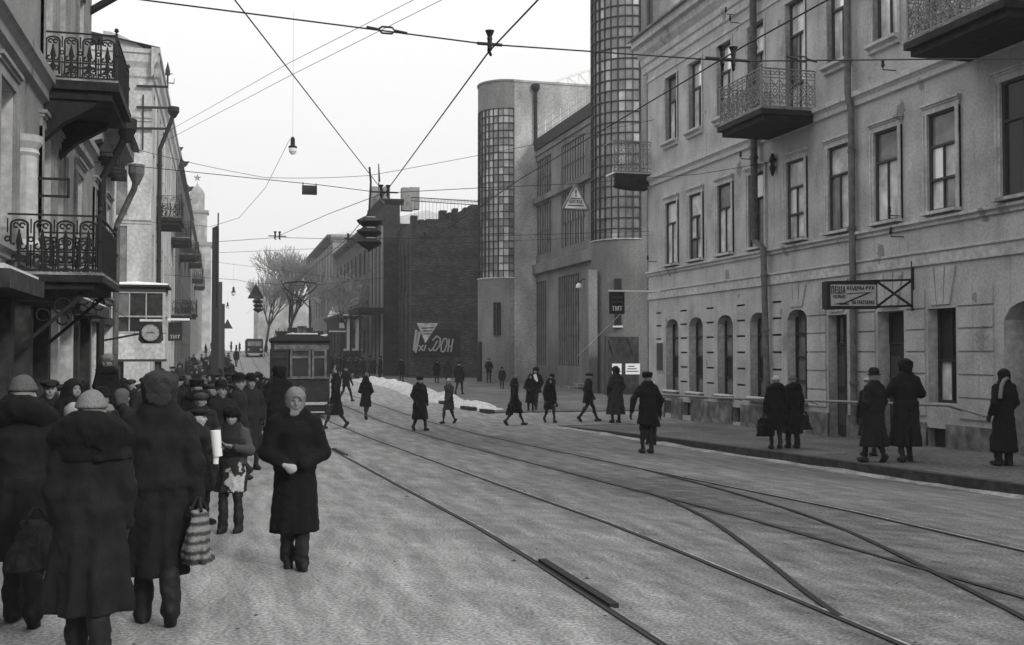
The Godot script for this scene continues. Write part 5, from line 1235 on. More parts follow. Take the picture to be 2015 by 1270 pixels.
func street() -> void:
	var nz := FastNoiseLite.new(); nz.seed = 4; nz.frequency = 0.5; nz.fractal_octaves = 4
	var fy := func(x: float, z: float) -> float:
		var track := 1.0
		for k in 2:
			for r in [0.0, 1.52]: track = minf(track, smoothstep(0.05, 0.5, absf(x - rail_x(k, z) - r)))
		return gy(x, z) + nz.get_noise_2d(x * 3, z * 3) * 0.009 * track * (1.0 if z > -60 else 0.3)
	var fc := func(x: float, z: float) -> Color:
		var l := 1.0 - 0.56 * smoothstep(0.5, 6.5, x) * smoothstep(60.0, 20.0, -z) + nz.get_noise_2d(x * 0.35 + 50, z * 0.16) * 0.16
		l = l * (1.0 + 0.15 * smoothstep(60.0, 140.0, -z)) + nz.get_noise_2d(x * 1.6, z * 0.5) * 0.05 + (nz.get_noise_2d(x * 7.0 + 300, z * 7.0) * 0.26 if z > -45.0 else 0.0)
		for k in 2:
			var u := x - rail_x(k, z)
			l -= 0.07 * smoothstep(1.5, 0.2, absf(u - 0.76)) + 0.16 * smoothstep(0.35, 0.0, minf(absf(u), absf(u - 1.52)))
		return Color(l, l, l)
	var xs := steps([[-60, -3, 8.0], [-3, 13, 0.16], [13, 30, 1.5], [30, 120, 15]])
	var zs := steps([[8, -4, 1.0], [-4, -20, 0.16], [-20, -45, 0.3], [-45, -110, 1.2], [-110, -300, 6], [-300, -700, 50]])
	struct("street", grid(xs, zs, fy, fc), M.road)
	# right pavement with its kerb
	var zl := steps([[-6, -32.6, 0.7]])
	var mb := MB.new(); var kb := MB.new(); var sn := MB.new()
	for i in zl.size() - 1:
		var a: float = zl[i]; var e: float = zl[i + 1]
		for k in 6:
			var f := func(z: float, q: int) -> Vector3:
				var x := lerpf(kerb_x(z) + 0.18, 15.6, q / 6.0)
				return V(x, pave(x, z) + nz.get_noise_2d(x * 2, z * 2) * 0.012, z)
			mb.quad(f.call(a, k), f.call(a, k + 1), f.call(e, k + 1), f.call(e, k))
		var p := V(kerb_x(a), 0, a); var q2 := V(kerb_x(e), 0, e)
		var lo := V(0, gy(p.x, a) - 0.1, 0); var lo2 := V(0, gy(q2.x, e) - 0.1, 0)
		var hi := V(0, pave(p.x, a) + 0.012, 0); var hi2 := V(0, pave(q2.x, e) + 0.012, 0)
		kb.quad(p + lo, p + hi, q2 + hi2, q2 + lo2)
		kb.quad(p + hi, p + hi + V(0.2, 0, 0), q2 + hi2 + V(0.2, 0, 0), q2 + hi2)
		var y1 := gy(p.x - 0.2, a); var y2 := gy(q2.x - 0.2, e)
		var j := 0.05 + 0.12 * absf(nz.get_noise_1d(a * 9)); var j2 := 0.05 + 0.12 * absf(nz.get_noise_1d(e * 9))
		sn.quad(p + V(-j * 2.4, y1 - 0.01, 0), p + V(-0.003, y1 + j * 0.5, 0), q2 + V(-0.003, y2 + j2 * 0.5, 0), q2 + V(-j2 * 2.4, y2 - 0.01, 0))
	var ze := -32.6
	kb.quad(V(kerb_x(ze), gz(ze) - 0.4, ze), V(kerb_x(ze), pave(10, ze) + 0.012, ze), V(15.6, pave(15, ze) + 0.0, ze), V(15.6, gz(ze) - 0.4, ze))
	struct("pavement", mb.mesh(), M.pavement); struct("kerb", kb.mesh(), M.kerb); struct("gutter_snow", sn.mesh(), M.snow)
	# forecourt pavement of the clubhouse
	var fp := func(x: float, z: float) -> float: return gz(z) + 0.035 + nz.get_noise_2d(x, z) * 0.015
	struct("forecourt", grid(steps([[9.9, 26, 0.8]]), steps([[-40.5, -93, 1.2]]), fp, func(_x, _z): return Color.WHITE), M.pavement)
	# heap of shovelled snow along the far kerb
	var hx := func(z: float) -> float: return 10.25 - 0.3 * sin(z * 0.21)
	var hs := func(x: float, z: float) -> float:
		var c: float = hx.call(z)
		var r := absf(x - c) / (0.75 + 0.4 * nz.get_noise_1d(z * 3.1))
		var tall := (0.26 + 0.34 * nz.get_noise_1d(z * 2.3 + 7)) * (1.0 if z < -54.0 else clampf(0.35 + 2.0 * nz.get_noise_1d(z * 4.1 + 3), 0.0, 1.0)) * smoothstep(-84.0, -76.0, z) * smoothstep(-41.0, -44.0, z)
		return gz(z) - 0.05 + (tall + 0.06) * maxf(0.0, 1.0 - r * r) + nz.get_noise_2d(x * 5, z * 5) * 0.07 * maxf(0.0, 1.2 - r)
	var heap := struct("snow_bank", grid(steps([[8.8, 11.8, 0.14]]), steps([[-40.5, -84, 0.3]]), hs, func(_x, _z): return Color.WHITE), M.heap)
	for q in [[9.85, -47.2, 0.5], [9.95, -42.7, 0.9], [10.2, -40.6, 0.7], [10.6, -80.5, 0.5]]: part("kerb_stone", bxm(V(0.26, 0.15, q[2] * 1.5)), M.kerb, heap, Transform3D(Basis(Vector3.UP, 0.1), V(q[0] - 0.35, gz(q[1]) + 0.06, q[1])))
	# rails
	for k in 2:
		for r in [0.0, 1.52]:
			var pts := []
			for z in steps([[5, -60, 0.6], [-60, -260, 5]]): pts.append(V(rail_x(k, z) + r, gy(rail_x(k, z) + r, z), z))
			rail_line(pts, k == 0 or r > 1)
	var rg := RandomNumberGenerator.new(); rg.seed = 8
	var dirt := MB.new()
	for k in 420:
		var z := -5.0 - 45.0 * pow(rg.randf(), 1.5); var x := rg.randf_range(-1.5, 11.0)
		if k % 3: x = rail_x(k % 2, z) + (1.52 if k % 5 < 2 else 0.0) + rg.randf_range(-0.22, 0.25)
		var r := rg.randf_range(0.008, 0.02) * (2.0 if k % 17 == 0 else 1.0)
		var c := V(x, gy(x, z), z)
		var ring_ := []
		for i in 6: ring_.append(c + V(cos(i * TAU / 6) * r * rg.randf_range(0.6, 1.7), -0.004, sin(i * TAU / 6) * r * rg.randf_range(0.6, 1.2)))
		for i in 6: dirt.tri(ring_[(i + 1) % 6], ring_[i], c + V(0, r * 0.45, 0))
	stuffed(single("road_dirt", dirt.mesh(), M.kerb, "dark crumbs of dirt and dung strewn along the tram rails", "dirt"))
	for side in 2:       # the crossover
		var c := Curve3D.new()
		var pp: Array = [[[5.98, -14.8], [5.86, -13.6], [5.45, -11.4], [4.9, -9.2], [4.6, -8.1], [4.37, -7.15]], [[7.38, -18.5], [7.15, -14.6], [6.67, -10.9], [6.1, -8.5], [5.7, -7.0], [5.2, -5.2], [4.6, -2.5]]][side]
		for q in pp: c.add_point(V(q[0], 0, q[1]))
		for i in range(1, pp.size() - 1):
			var tng := (c.get_point_position(i + 1) - c.get_point_position(i - 1)) * 0.17
			c.set_point_in(i, -tng); c.set_point_out(i, tng)
		var pts := []
		var n := int(c.get_baked_length() / 0.3)
		for i in n + 1:
			var p := c.sample_baked(c.get_baked_length() * i / n); p.y = gy(p.x, p.z) + 0.004; pts.append(p)
		rail_line(pts, false)
	for q in [[-7.85, -9.8, 0.035], [-23.4, -25.4, 0.03]]:
		var pts := []
		for z in steps([[q[0], q[1], 0.4]]): pts.append(V(rail_x(0, z) + 0.055 if q[0] > -11 or q[0] < -20 else 5.6 - (z + 11.0) * -0.17, gy(3, z), z))
		var g := MB.new(); ribbon(g, pts, 0.0, 0.075, 0.0, q[2]); struct("check_rail", g.mesh(), M.groove)

# ---------------------------------------------------------------- people: distance fields meshed as surface nets
class Field:
	var lo: Vector3
	var cell: float
	var nx: int
	var ny: int
	var nz: int
	var f := PackedFloat32Array()
	var own := PackedByteArray()
	var nl: FastNoiseLite
	var rough := 1.0
	func _init(a: Vector3, b: Vector3, c: float, noise: FastNoiseLite) -> void:
		lo = a; cell = c; nl = noise
		nx = int((b.x - a.x) / c) + 2; ny = int((b.y - a.y) / c) + 2; nz = int((b.z - a.z) / c) + 2
		f.resize(nx * ny * nz); f.fill(1.0); own.resize(nx * ny * nz)
	func span(a: Vector3, b: Vector3) -> Array:
		return [maxi(0, int((a.x - lo.x) / cell)), mini(nx - 1, int((b.x - lo.x) / cell) + 1), maxi(0, int((a.y - lo.y) / cell)), mini(ny - 1, int((b.y - lo.y) / cell) + 1), maxi(0, int((a.z - lo.z) / cell)), mini(nz - 1, int((b.z - lo.z) / cell) + 1)]
	func put(i: int, d: float, k: float, id: int) -> void:
		var o := f[i]
		if d < o: own[i] = id
		var h := maxf(k - absf(d - o), 0.0) / k
		f[i] = minf(d, o) - h * h * k * 0.25
	func capsule(a: Vector3, b: Vector3, ra: float, rb: float, k: float, id: int, amp := 0.0, flat := 1.0) -> void:
		var m := maxf(ra, rb) + k + cell * 2
		var mm := V3(m, m, m)
		var s := span(a.min(b) - mm, a.max(b) + mm)
		var ba := b - a
		var l2 := maxf(ba.length_squared(), 1e-6)
		for z in range(s[4], s[5] + 1):
			for y in range(s[2], s[3] + 1):
				var row := nx * (y + ny * z)
				for x in range(s[0], s[1] + 1):
					var p := Vector3(lo.x + x * cell, lo.y + y * cell, lo.z + z * cell)
					var pa := p - a
					var h := clampf(pa.dot(ba) / l2, 0.0, 1.0)
					var q := pa - ba * h
					q.z *= flat
					var d := q.length() - lerpf(ra, rb, h)
					if d < k + cell * 2:
						if amp > 0.0: d += nl.get_noise_3dv(p * 14.0) * amp * 1.5 * rough + nl.get_noise_3dv(p * 40.0) * amp * 0.6
						put(row + x, d, k, id)
	func blob(c: Vector3, r: Vector3, k: float, id: int, amp := 0.0, above := -9.0) -> void:
		var m := k + cell * 2
		var s := span(c - r - V3(m, m, m), c + r + V3(m, m, m))
		var rm := minf(r.x, minf(r.y, r.z))
		for z in range(s[4], s[5] + 1):
			for y in range(s[2], s[3] + 1):
				var row := nx * (y + ny * z)
				for x in range(s[0], s[1] + 1):
					var p := Vector3(lo.x + x * cell, lo.y + y * cell, lo.z + z * cell)
					var q := (p - c) / r
					var l := q.length()
					var d := (l - 1.0) * rm if l < 1.0 else (l - 1.0) * (p - c).length() / l
					d = maxf(d, above - p.y)
					if d < k + cell * 2:
						if amp > 0.0: d += nl.get_noise_3dv(p * 22.0) * amp
						put(row + x, d, k, id)
	func carve(c: Vector3, r: Vector3) -> void:
		var s := span(c - r, c + r)
		var rm := minf(r.x, minf(r.y, r.z))
		for z in range(s[4], s[5] + 1):
			for y in range(s[2], s[3] + 1):
				var row := nx * (y + ny * z)
				for x in range(s[0], s[1] + 1):
					var q := (Vector3(lo.x + x * cell, lo.y + y * cell, lo.z + z * cell) - c) / r
					f[row + x] = maxf(f[row + x], (1.0 - q.length()) * rm)
	func skirt(y0: float, y1: float, c0: Vector3, c1: Vector3, r0: Vector2, r1: Vector2, k: float, id: int, fold: float, seed_: float, open := 0.0, amp := 0.0) -> void:   # elliptical frustum with folds, y0 the lower end
		var m := k + cell * 2 + fold * 2
		var mx := maxf(r0.x, r1.x) + m; var mz := maxf(r0.y, r1.y) + m
		var s := span(Vector3(minf(c0.x, c1.x) - mx, y0 - m, minf(c0.z, c1.z) - mz), Vector3(maxf(c0.x, c1.x) + mx, y1 + m, maxf(c0.z, c1.z) + mz))
		for y in range(s[2], s[3] + 1):
			var py := lo.y + y * cell
			var t := clampf((py - y0) / (y1 - y0), 0.0, 1.0)
			var rx := lerpf(r0.x, r1.x, t); var rz := lerpf(r0.y, r1.y, t)
			var cx := lerpf(c0.x, c1.x, t); var cz := lerpf(c0.z, c1.z, t)
			var fm := fold * (1.0 - t)
			var cap := maxf(y0 - py, py - y1)
			for z in range(s[4], s[5] + 1):
				var row := nx * (y + ny * z)
				var pz := lo.z + z * cell - cz
				for x in range(s[0], s[1] + 1):
					var px := lo.x + x * cell - cx
					var l := sqrt(px * px / (rx * rx) + pz * pz / (rz * rz))
					var d := (l - 1.0) * minf(rx, rz)
					if d > m: continue
					if fm > 0.001:
						var a := atan2(pz, px)
						d += fm * (sin(a * 7.0 + seed_ + py * 1.5) + 0.6 * sin(a * 11.0 + seed_ * 2.3))
						if open > 0.0: d = maxf(d, open * (1.0 - t) - absf(px) if pz < 0.0 else -1.0)
					if amp > 0.0: d += nl.get_noise_3d((px + seed_) * 12.0, py * 8.0, pz * 12.0) * amp * 1.6 * rough + nl.get_noise_3d((px + seed_) * 34.0, py * 30.0, pz * 34.0) * amp * 0.5
					put(row + x, maxf(d, cap), k, id)
	func V3(x: float, y: float, z: float) -> Vector3: return Vector3(x, y, z)
	func mesh(into: Dictionary, colour: Callable, shear := 0.0) -> void:
		var v: PackedVector3Array = into.v; var nrm: PackedVector3Array = into.n; var col: PackedColorArray = into.c; var ix: PackedInt32Array = into.i
		var at_ := PackedInt32Array(); at_.resize(f.size()); at_.fill(-1)
		var sx := 1; var sy := nx; var sz := nx * ny
		var first := v.size()
		for z in nz - 1:
			for y in ny - 1:
				var i := nx * (y + ny * z)
				for x in nx - 1:
					var a := f[i]; var b := f[i + 1]; var c := f[i + sy]; var d := f[i + sy + 1]; var e := f[i + sz]; var g := f[i + sz + 1]; var h := f[i + sz + sy]; var w := f[i + sz + sy + 1]
					var n := int(a < 0) + int(b < 0) + int(c < 0) + int(d < 0) + int(e < 0) + int(g < 0) + int(h < 0) + int(w < 0)
					if n != 0 and n != 8:
						var p := Vector3.ZERO; var cnt := 0
						if (a < 0) != (b < 0): p += Vector3(a / (a - b), 0, 0); cnt += 1
						if (c < 0) != (d < 0): p += Vector3(c / (c - d), 1, 0); cnt += 1
						if (e < 0) != (g < 0): p += Vector3(e / (e - g), 0, 1); cnt += 1
						if (h < 0) != (w < 0): p += Vector3(h / (h - w), 1, 1); cnt += 1
						if (a < 0) != (c < 0): p += Vector3(0, a / (a - c), 0); cnt += 1
						if (b < 0) != (d < 0): p += Vector3(1, b / (b - d), 0); cnt += 1
						if (e < 0) != (h < 0): p += Vector3(0, e / (e - h), 1); cnt += 1
						if (g < 0) != (w < 0): p += Vector3(1, g / (g - w), 1); cnt += 1
						if (a < 0) != (e < 0): p += Vector3(0, 0, a / (a - e)); cnt += 1
						if (b < 0) != (g < 0): p += Vector3(1, 0, b / (b - g)); cnt += 1
						if (c < 0) != (h < 0): p += Vector3(0, 1, c / (c - h)); cnt += 1
						if (d < 0) != (w < 0): p += Vector3(1, 1, d / (d - w)); cnt += 1
						p = p / cnt
						at_[i] = v.size()
						var q := lo + (Vector3(x, y, z) + p) * cell
						col.append(colour.call(q, own[i]))
						if shear != 0.0 and q.y > 0.85: q.z += shear * (q.y - 0.85)
						v.append(q); nrm.append(Vector3.ZERO)
					i += 1
		for z in range(1, nz - 1):
			for y in range(1, ny - 1):
				var i := nx * (y + ny * z) + 1
				for x in range(1, nx - 1):
					var a := f[i] < 0
					for k in 3:
						var st: int = [sx, sy, sz][k]
						if a != (f[i + st] < 0):
							var u: int = [sy, sz, sx][k]; var w: int = [sz, sx, sy][k]
							var p0 := at_[i - u - w]; var p1 := at_[i - w]; var p2 := at_[i]; var p3 := at_[i - u]
							if p0 < 0 or p1 < 0 or p2 < 0 or p3 < 0: continue
							var m := (v[p2] - v[p0]).cross(v[p3] - v[p1])
							if not a:
								m = -m
								var e := p1; p1 = p3; p3 = e
							nrm[p0] += m; nrm[p1] += m; nrm[p2] += m; nrm[p3] += m
							ix.append(p0); ix.append(p2); ix.append(p1); ix.append(p0); ix.append(p3); ix.append(p2)
					i += 1
		for k in range(first, v.size()): nrm[k] = nrm[k].normalized()
		into.v = v; into.n = nrm; into.c = col; into.i = ix
func blank() -> Dictionary: return {"v": PackedVector3Array(), "n": PackedVector3Array(), "c": PackedColorArray(), "i": PackedInt32Array()}
func built(d: Dictionary) -> ArrayMesh:
	var a := []; a.resize(Mesh.ARRAY_MAX)
	a[Mesh.ARRAY_VERTEX] = d.v; a[Mesh.ARRAY_NORMAL] = d.n; a[Mesh.ARRAY_COLOR] = d.c; a[Mesh.ARRAY_INDEX] = d.i
	var m := ArrayMesh.new(); m.add_surface_from_arrays(Mesh.PRIMITIVE_TRIANGLES, a)
	return m
func joined(into: Dictionary, d: Dictionary, t: Transform3D, c: Color) -> void:
	var base: int = into.v.size()
	var v: PackedVector3Array = t * d.v
	into.v.append_array(v)
	var flip := t.basis.determinant() < 0
	var nn := PackedVector3Array(); nn.resize(d.n.size())
	for k in d.n.size(): nn[k] = (t.basis * d.n[k]).normalized()
	into.n.append_array(nn)
	var cc := PackedColorArray(); cc.resize(d.v.size()); cc.fill(c); into.c.append_array(cc)
	var id: PackedInt32Array = d.i
	var out := PackedInt32Array(); out.resize(id.size())
	for k in range(0, id.size(), 3):
		out[k] = id[k] + base; out[k + 1] = id[k + (2 if flip else 1)] + base; out[k + 2] = id[k + (1 if flip else 2)] + base
	into.i.append_array(out)
var hand_data := {}
var body_noise: FastNoiseLite
func hand() -> Dictionary:          # left hand hanging from the wrist at the origin: fingers down -y, thumb towards +z
	if hand_data.size(): return hand_data
	var f := Field.new(V(-0.05, -0.23, -0.08), V(0.06, 0.05, 0.1), 0.0062, body_noise)
	f.capsule(V(0, 0.03, 0), V(0, -0.02, 0), 0.03, 0.03, 0.02, 0)
	f.capsule(V(0, -0.04, 0.016), V(0, -0.085, 0.02), 0.022, 0.021, 0.02, 0); f.capsule(V(0, -0.04, -0.014), V(0, -0.085, -0.022), 0.022, 0.019, 0.02, 0)
	var lens := [0.072, 0.082, 0.076, 0.06]
	for k in 4:
		var z := 0.032 - k * 0.021
		var a := V(0, -0.092, z); var b := V(-0.008, -0.092 - lens[k] * 0.5, z * 1.05); var c := V(-0.03, -0.092 - lens[k] * 0.85, z * 1.05)
		f.capsule(a, b, 0.0105, 0.0098, 0.006, 0); f.capsule(b, c, 0.0098, 0.0085, 0.006, 0)
	f.capsule(V(-0.004, -0.03, 0.025), V(-0.014, -0.062, 0.055), 0.014, 0.012, 0.012, 0); f.capsule(V(-0.014, -0.062, 0.055), V(-0.022, -0.1, 0.058), 0.0115, 0.0095, 0.006, 0)
	hand_data = blank()
	f.mesh(hand_data, func(_p, _o): return Color.WHITE)
	return hand_data
func lg(l: float) -> Color: return Color(l, l, l)
# spec: res, coat (hem height), hem (half widths), legs [[x, z, lift] x2], arms [[elbow, wrist] left, right] or a pose name, hat, hatm, coatm, collar, face, turn, lean, gloves, boots
func person_parts(s: Dictionary) -> Dictionary:
	var res: float = s.get("res", 0.022)
	var seed_: float = s.get("seed", 1.0)
	var hem: float = s.get("coat", 0.42)
	var legs: Array = s.get("legs", [[0.1, 0.03, 0.0], [-0.1, -0.02, 0.0]])
	var lean: float = s.get("lean", 0.0)
	var arms = s.get("arms", "down")
	var sets := {
		"down": [[V(0.235, 1.12, -0.03), V(0.24, 0.87, 0.05)], [V(-0.235, 1.12, -0.03), V(-0.24, 0.87, 0.05)]],
		"swing": [[V(0.235, 1.13, 0.06), V(0.22, 0.92, 0.2)], [V(-0.235, 1.13, -0.13), V(-0.24, 0.9, -0.14)]],
		"swing2": [[V(0.235, 1.13, -0.13), V(0.24, 0.9, -0.14)], [V(-0.235, 1.13, 0.06), V(-0.22, 0.92, 0.2)]],
		"clasp": [[V(0.262, 1.09, -0.01), V(0.06, 1.0, 0.2)], [V(-0.262, 1.1, 0.0), V(-0.08, 0.97, 0.205)]],
		"pockets": [[V(0.255, 1.12, -0.04), V(0.215, 0.92, 0.09)], [V(-0.255, 1.12, -0.04), V(-0.215, 0.92, 0.09)]],
		"carry": [[V(0.235, 1.11, -0.02), V(0.255, 0.84, 0.03)], [V(-0.235, 1.11, -0.02), V(-0.255, 0.84, 0.03)]],
		"read": [[V(0.27, 1.13, 0.06), V(0.1, 1.2, 0.27)], [V(-0.27, 1.13, 0.06), V(-0.12, 1.16, 0.26)]],
	}
	var am: Array = sets[arms] if arms is String else arms
	var face: float = s.get("face", 0.27)
	var glove: float = s.get("gloves", 0.03)
	var legc: float = s.get("legc", 0.018)
	var big := 1.0 if res < 0.03 else 1.05
	var out := {}
	# body: legs, boots, trunk, neck, head, in one skin
	var reach := 0.62
	var B := Field.new(V(-0.36, -0.02, -reach), V(0.36, 1.5, reach), res, body_noise)
	for k in 2:
		var l: Array = legs[k]
		var hip := V(0.09 if k == 0 else -0.09, 0.9, 0)
		var ank := V(l[0], 0.1 + l[2], l[1])
		var back: bool = l[2] > 0.02
		var knee := (hip + ank) / 2 + V(0, 0.02, 0.05 + (0.06 if back else 0.0))
		B.capsule(hip, knee, 0.085, 0.062, 0.03, 1, 0.014); B.capsule(knee, ank, 0.058, (0.033 if s.get("thin", false) else 0.045) if not s.get("felt", false) else 0.06, 0.02, 1, 0.016); B.blob(knee.lerp(ank, 0.35) + V(0, 0, -0.022), V(0.05, 0.12, 0.05), 0.03, 1)
		if not back:
			B.blob(ank + V(0, -0.055, 0.055), V(0.054, 0.05, 0.145), 0.02, 2, 0.0); B.blob(ank + V(0, -0.06, -0.035), V(0.047, 0.04, 0.055), 0.02, 2); B.blob(ank + V(0, -0.088, 0.05), V(0.058, 0.014, 0.15), 0.01, 2)
		else:
			var toe := ank + V(0, -0.13, 0.07)
			B.capsule(ank - V(0, 0.0, 0.03), toe, 0.05, 0.044, 0.02, 2); B.capsule(ank + V(0, -0.02, -0.075), toe + V(0, -0.01, -0.035), 0.03, 0.03, 0.02, 2)
		if s.get("felt", false): B.capsule(ank + V(0, 0.2, 0), ank - V(0, 0.03, 0), 0.068, 0.064, 0.02, 2, 0.012)
	B.skirt(0.86, 1.4, V(0, 0, 0), V(0, 0, 0), Vector2(0.15, 0.1), Vector2(0.16, 0.1), 0.04, 1, 0.0, 0.0)
	B.capsule(V(0, 1.36, -0.01), V(0, 1.5, 0.0), 0.06, 0.055, 0.03, 0)
	var bd := blank()
	B.mesh(bd, func(_p, o): return lg(face) if o == 0 else (lg(legc) if o == 1 else lg(0.012)), lean)
	var hr := minf(res * 0.6, 0.014)
	var H := Field.new(V(-0.14, 1.42, -0.16), V(0.14, 1.74, 0.18), hr, body_noise)
	H.blob(V(0, 1.61, -0.012), V(0.079, 0.092, 0.096), 0.03, 0); H.blob(V(0, 1.545, 0.022), V(0.058, 0.072, 0.068), 0.03, 0)
	H.capsule(V(0, 1.46, 0), V(0, 1.53, 0), 0.055, 0.056, 0.02, 0)
	H.capsule(V(0, 1.592, 0.088), V(0, 1.558, 0.106), 0.009, 0.014, 0.012, 0)
	for sd in [-1, 1]:
		H.blob(V(sd * 0.08, 1.565, -0.01), V(0.012, 0.03, 0.02), 0.01, 0); H.blob(V(sd * 0.038, 1.553, 0.062), V(0.02, 0.022, 0.02), 0.02, 0)
		H.carve(V(sd * 0.031, 1.594, 0.1), V(0.02, 0.012, 0.018))
	H.capsule(V(-0.018, 1.515, 0.083), V(0.018, 1.515, 0.083), 0.006, 0.006, 0.01, 3)
	H.mesh(bd, func(p, _o):
		if p.z > 0.06 and absf(absf(p.x) - 0.031) < 0.014 and absf(p.y - 1.592) < 0.009: return lg(face * 0.3)
		if p.z > 0.06 and absf(absf(p.x) - 0.033) < 0.02 and absf(p.y - 1.611) < 0.006: return lg(face * 0.55)
		if p.z > 0.07 and absf(p.x) < 0.022 and absf(p.y - 1.515) < 0.006: return lg(face * 0.6)
		return lg(face), lean)
	if s.get("hands", true):
		for k in 2:
			var el: Vector3 = am[k][0]; var wr: Vector3 = am[k][1]
			var dirn := (wr - el).normalized()
			var y := -dirn
			var fwd := V(0, 0, 1) if absf(dirn.z) < 0.8 else V(0, 1, 0)
			var x := y.cross(fwd).normalized()
			var zz := x.cross(y)
			var m := Basis(x * (1.0 if k == 0 else -1.0), y, zz)
			var w2 := wr + V(0, 0, lean * (wr.y - 0.85) if wr.y > 0.85 else 0.0) + dirn * 0.03
			joined(bd, hand(), Transform3D(m, w2), lg(glove))
	out.body = built(bd)
	# coat
	var hw: Vector2 = s.get("hem", Vector2(0.235, 0.2))
	var wv: Vector2 = s.get("waist", Vector2(0.178, 0.135))
	var cz: float = (legs[0][1] + legs[1][1]) * 0.25
	var wide := maxf(hw.x, 0.42) + 0.1
	var C := Field.new(V(-wide, hem - 0.06, -maxf(hw.y + 0.12, 0.4)), V(wide, 1.56, maxf(hw.y + 0.16, 0.42)), res, body_noise)
	var fold: float = s.get("fold", 0.012)
	C.rough = s.get("rough", 0.75)
	C.skirt(hem, 1.0, V(0, 0, cz), V(0, 0, 0), hw, wv, 0.05, 0, fold, seed_, s.get("vent", 0.0), 0.016)
	C.skirt(0.96, 1.29, V(0, 0, 0), V(0, 0, -0.01), wv, Vector2(0.185, 0.125), 0.05, 0, 0.0, seed_, 0.0, 0.014)
	C.blob(V(0, 1.32, -0.005), V(0.19, 0.12, 0.122), 0.07, 0)
	var sh: float = s.get("shoulder", 0.14)
	C.capsule(V(-sh, 1.375, -0.015), V(sh, 1.375, -0.015), 0.078, 0.078, 0.05, 0, 0.01)
	var sl: float = s.get("sleeve", 1.0)
	for k in 2:
		var el: Vector3 = am[k][0]; var wr: Vector3 = am[k][1]
		C.capsule(V(sh + 0.03 if k == 0 else -sh - 0.03, 1.37, -0.01), el, 0.073 * sl, 0.063 * sl, 0.04, 0, 0.012); C.capsule(el, wr, 0.063 * sl, 0.052 * lerpf(1.0, sl, 0.6), 0.03, 0, 0.012)
	var collar: float = s.get("collar", 0.0)
	if not s.get("furcollar", false):
		C.capsule(V(-0.05, 1.45, -0.02), V(0.05, 1.45, -0.02), 0.075 + collar * 0.05, 0.075 + collar * 0.05, 0.03, 0)
	if s.get("belt", false):
		C.skirt(0.985, 1.035, Vector3.ZERO, Vector3.ZERO, wv + Vector2(0.012, 0.012), wv + Vector2(0.012, 0.012), 0.004, 0, 0.0, 0.0)
	var cd := blank(); C.mesh(cd, s.get("coatcolour", func(_p, _o): return Color.WHITE), lean)
	out.coat = built(cd)
	if s.get("furcollar", false):
		var F := Field.new(V(-0.34, 1.25, -0.3), V(0.34, 1.68, 0.3), res, body_noise)
		for k in 9:
			var a := TAU * k / 9
			var q := V(cos(a) * 0.13, 1.43 + collar * 0.05 + 0.03 * sin(a) - 0.03 * cos(2 * a), -sin(a) * 0.1)
			F.blob(q, V(0.1, 0.075, 0.085) * (1.0 + collar), 0.04, 0, 0.02)
		if collar > 0.2: F.skirt(1.29, 1.53, V(0, 0, -0.02), V(0, 0, -0.03), Vector2(0.225, 0.17), Vector2(0.115, 0.115), 0.06, 0, 0.0, 0.0, 0.0, 0.03)
		if collar > 0.1: F.blob(V(0, 1.515, -0.05), V(0.11, 0.07, 0.09), 0.06, 0, 0.02)
		var fd := blank(); F.mesh(fd, func(_p, _o): return Color.WHITE, lean); out.collar = built(fd)
	# headwear
	var hat: String = s.get("hat", "knit")
	var W := Field.new(V(-0.24, 1.38, -0.26), V(0.24, 1.86, 0.26), minf(res * 0.7, 0.016), body_noise)
	match hat:
		"scarf":
			W.blob(V(0, 1.615, -0.015), V(0.098, 0.108, 0.118), 0.03, 0, 0.008); W.blob(V(0, 1.53, -0.02), V(0.092, 0.09, 0.1), 0.04, 0, 0.008); W.blob(V(0, 1.46, 0.0), V(0.095, 0.045, 0.09), 0.04, 0, 0.008)
			W.carve(V(0, 1.562, 0.115), V(0.058, 0.066, 0.09))
		"shawl":
			W.blob(V(0, 1.61, -0.02), V(0.115, 0.115, 0.13), 0.03, 0, 0.01); W.blob(V(0, 1.5, -0.03), V(0.15, 0.13, 0.15), 0.06, 0, 0.012); W.blob(V(0, 1.43, -0.02), V(0.2, 0.07, 0.17), 0.05, 0, 0.012)
			W.carve(V(0, 1.57, 0.12), V(0.066, 0.08, 0.1))
		"knit":
			W.blob(V(0, 1.6, -0.012), V(0.095, 0.125, 0.112), 0.01, 0, 0.006, 1.607); W.blob(V(0, 1.622, -0.01), V(0.1, 0.028, 0.117), 0.015, 0, 0.004)
		"beret":
			W.blob(V(0, 1.655, -0.03), V(0.125, 0.07, 0.14), 0.02, 0, 0.01)
		"fur":
			W.blob(V(0, 1.665, -0.01), V(0.125, 0.085, 0.135), 0.03, 0, 0.016); W.blob(V(0, 1.625, -0.012), V(0.115, 0.05, 0.128), 0.03, 0, 0.014)
			for sd in [-1, 1]: W.capsule(V(sd * 0.085, 1.61, -0.02), V(sd * 0.082, 1.52, -0.01), 0.032, 0.028, 0.02, 0, 0.012)
			W.blob(V(0, 1.565, -0.1), V(0.085, 0.07, 0.035), 0.03, 0, 0.012)
		"cap":
			W.blob(V(0, 1.665, 0.0), V(0.122, 0.05, 0.145), 0.02, 0, 0.008); W.blob(V(0, 1.63, -0.01), V(0.092, 0.035, 0.11), 0.015, 0); W.blob(V(0, 1.635, 0.125), V(0.075, 0.013, 0.062), 0.012, 0)
		"hat":
			W.blob(V(0, 1.685, -0.01), V(0.092, 0.09, 0.108), 0.02, 0, 0.004); W.blob(V(0, 1.63, -0.005), V(0.15, 0.015, 0.17), 0.02, 0, 0.006); W.carve(V(0, 1.78, -0.01), V(0.03, 0.025, 0.09))
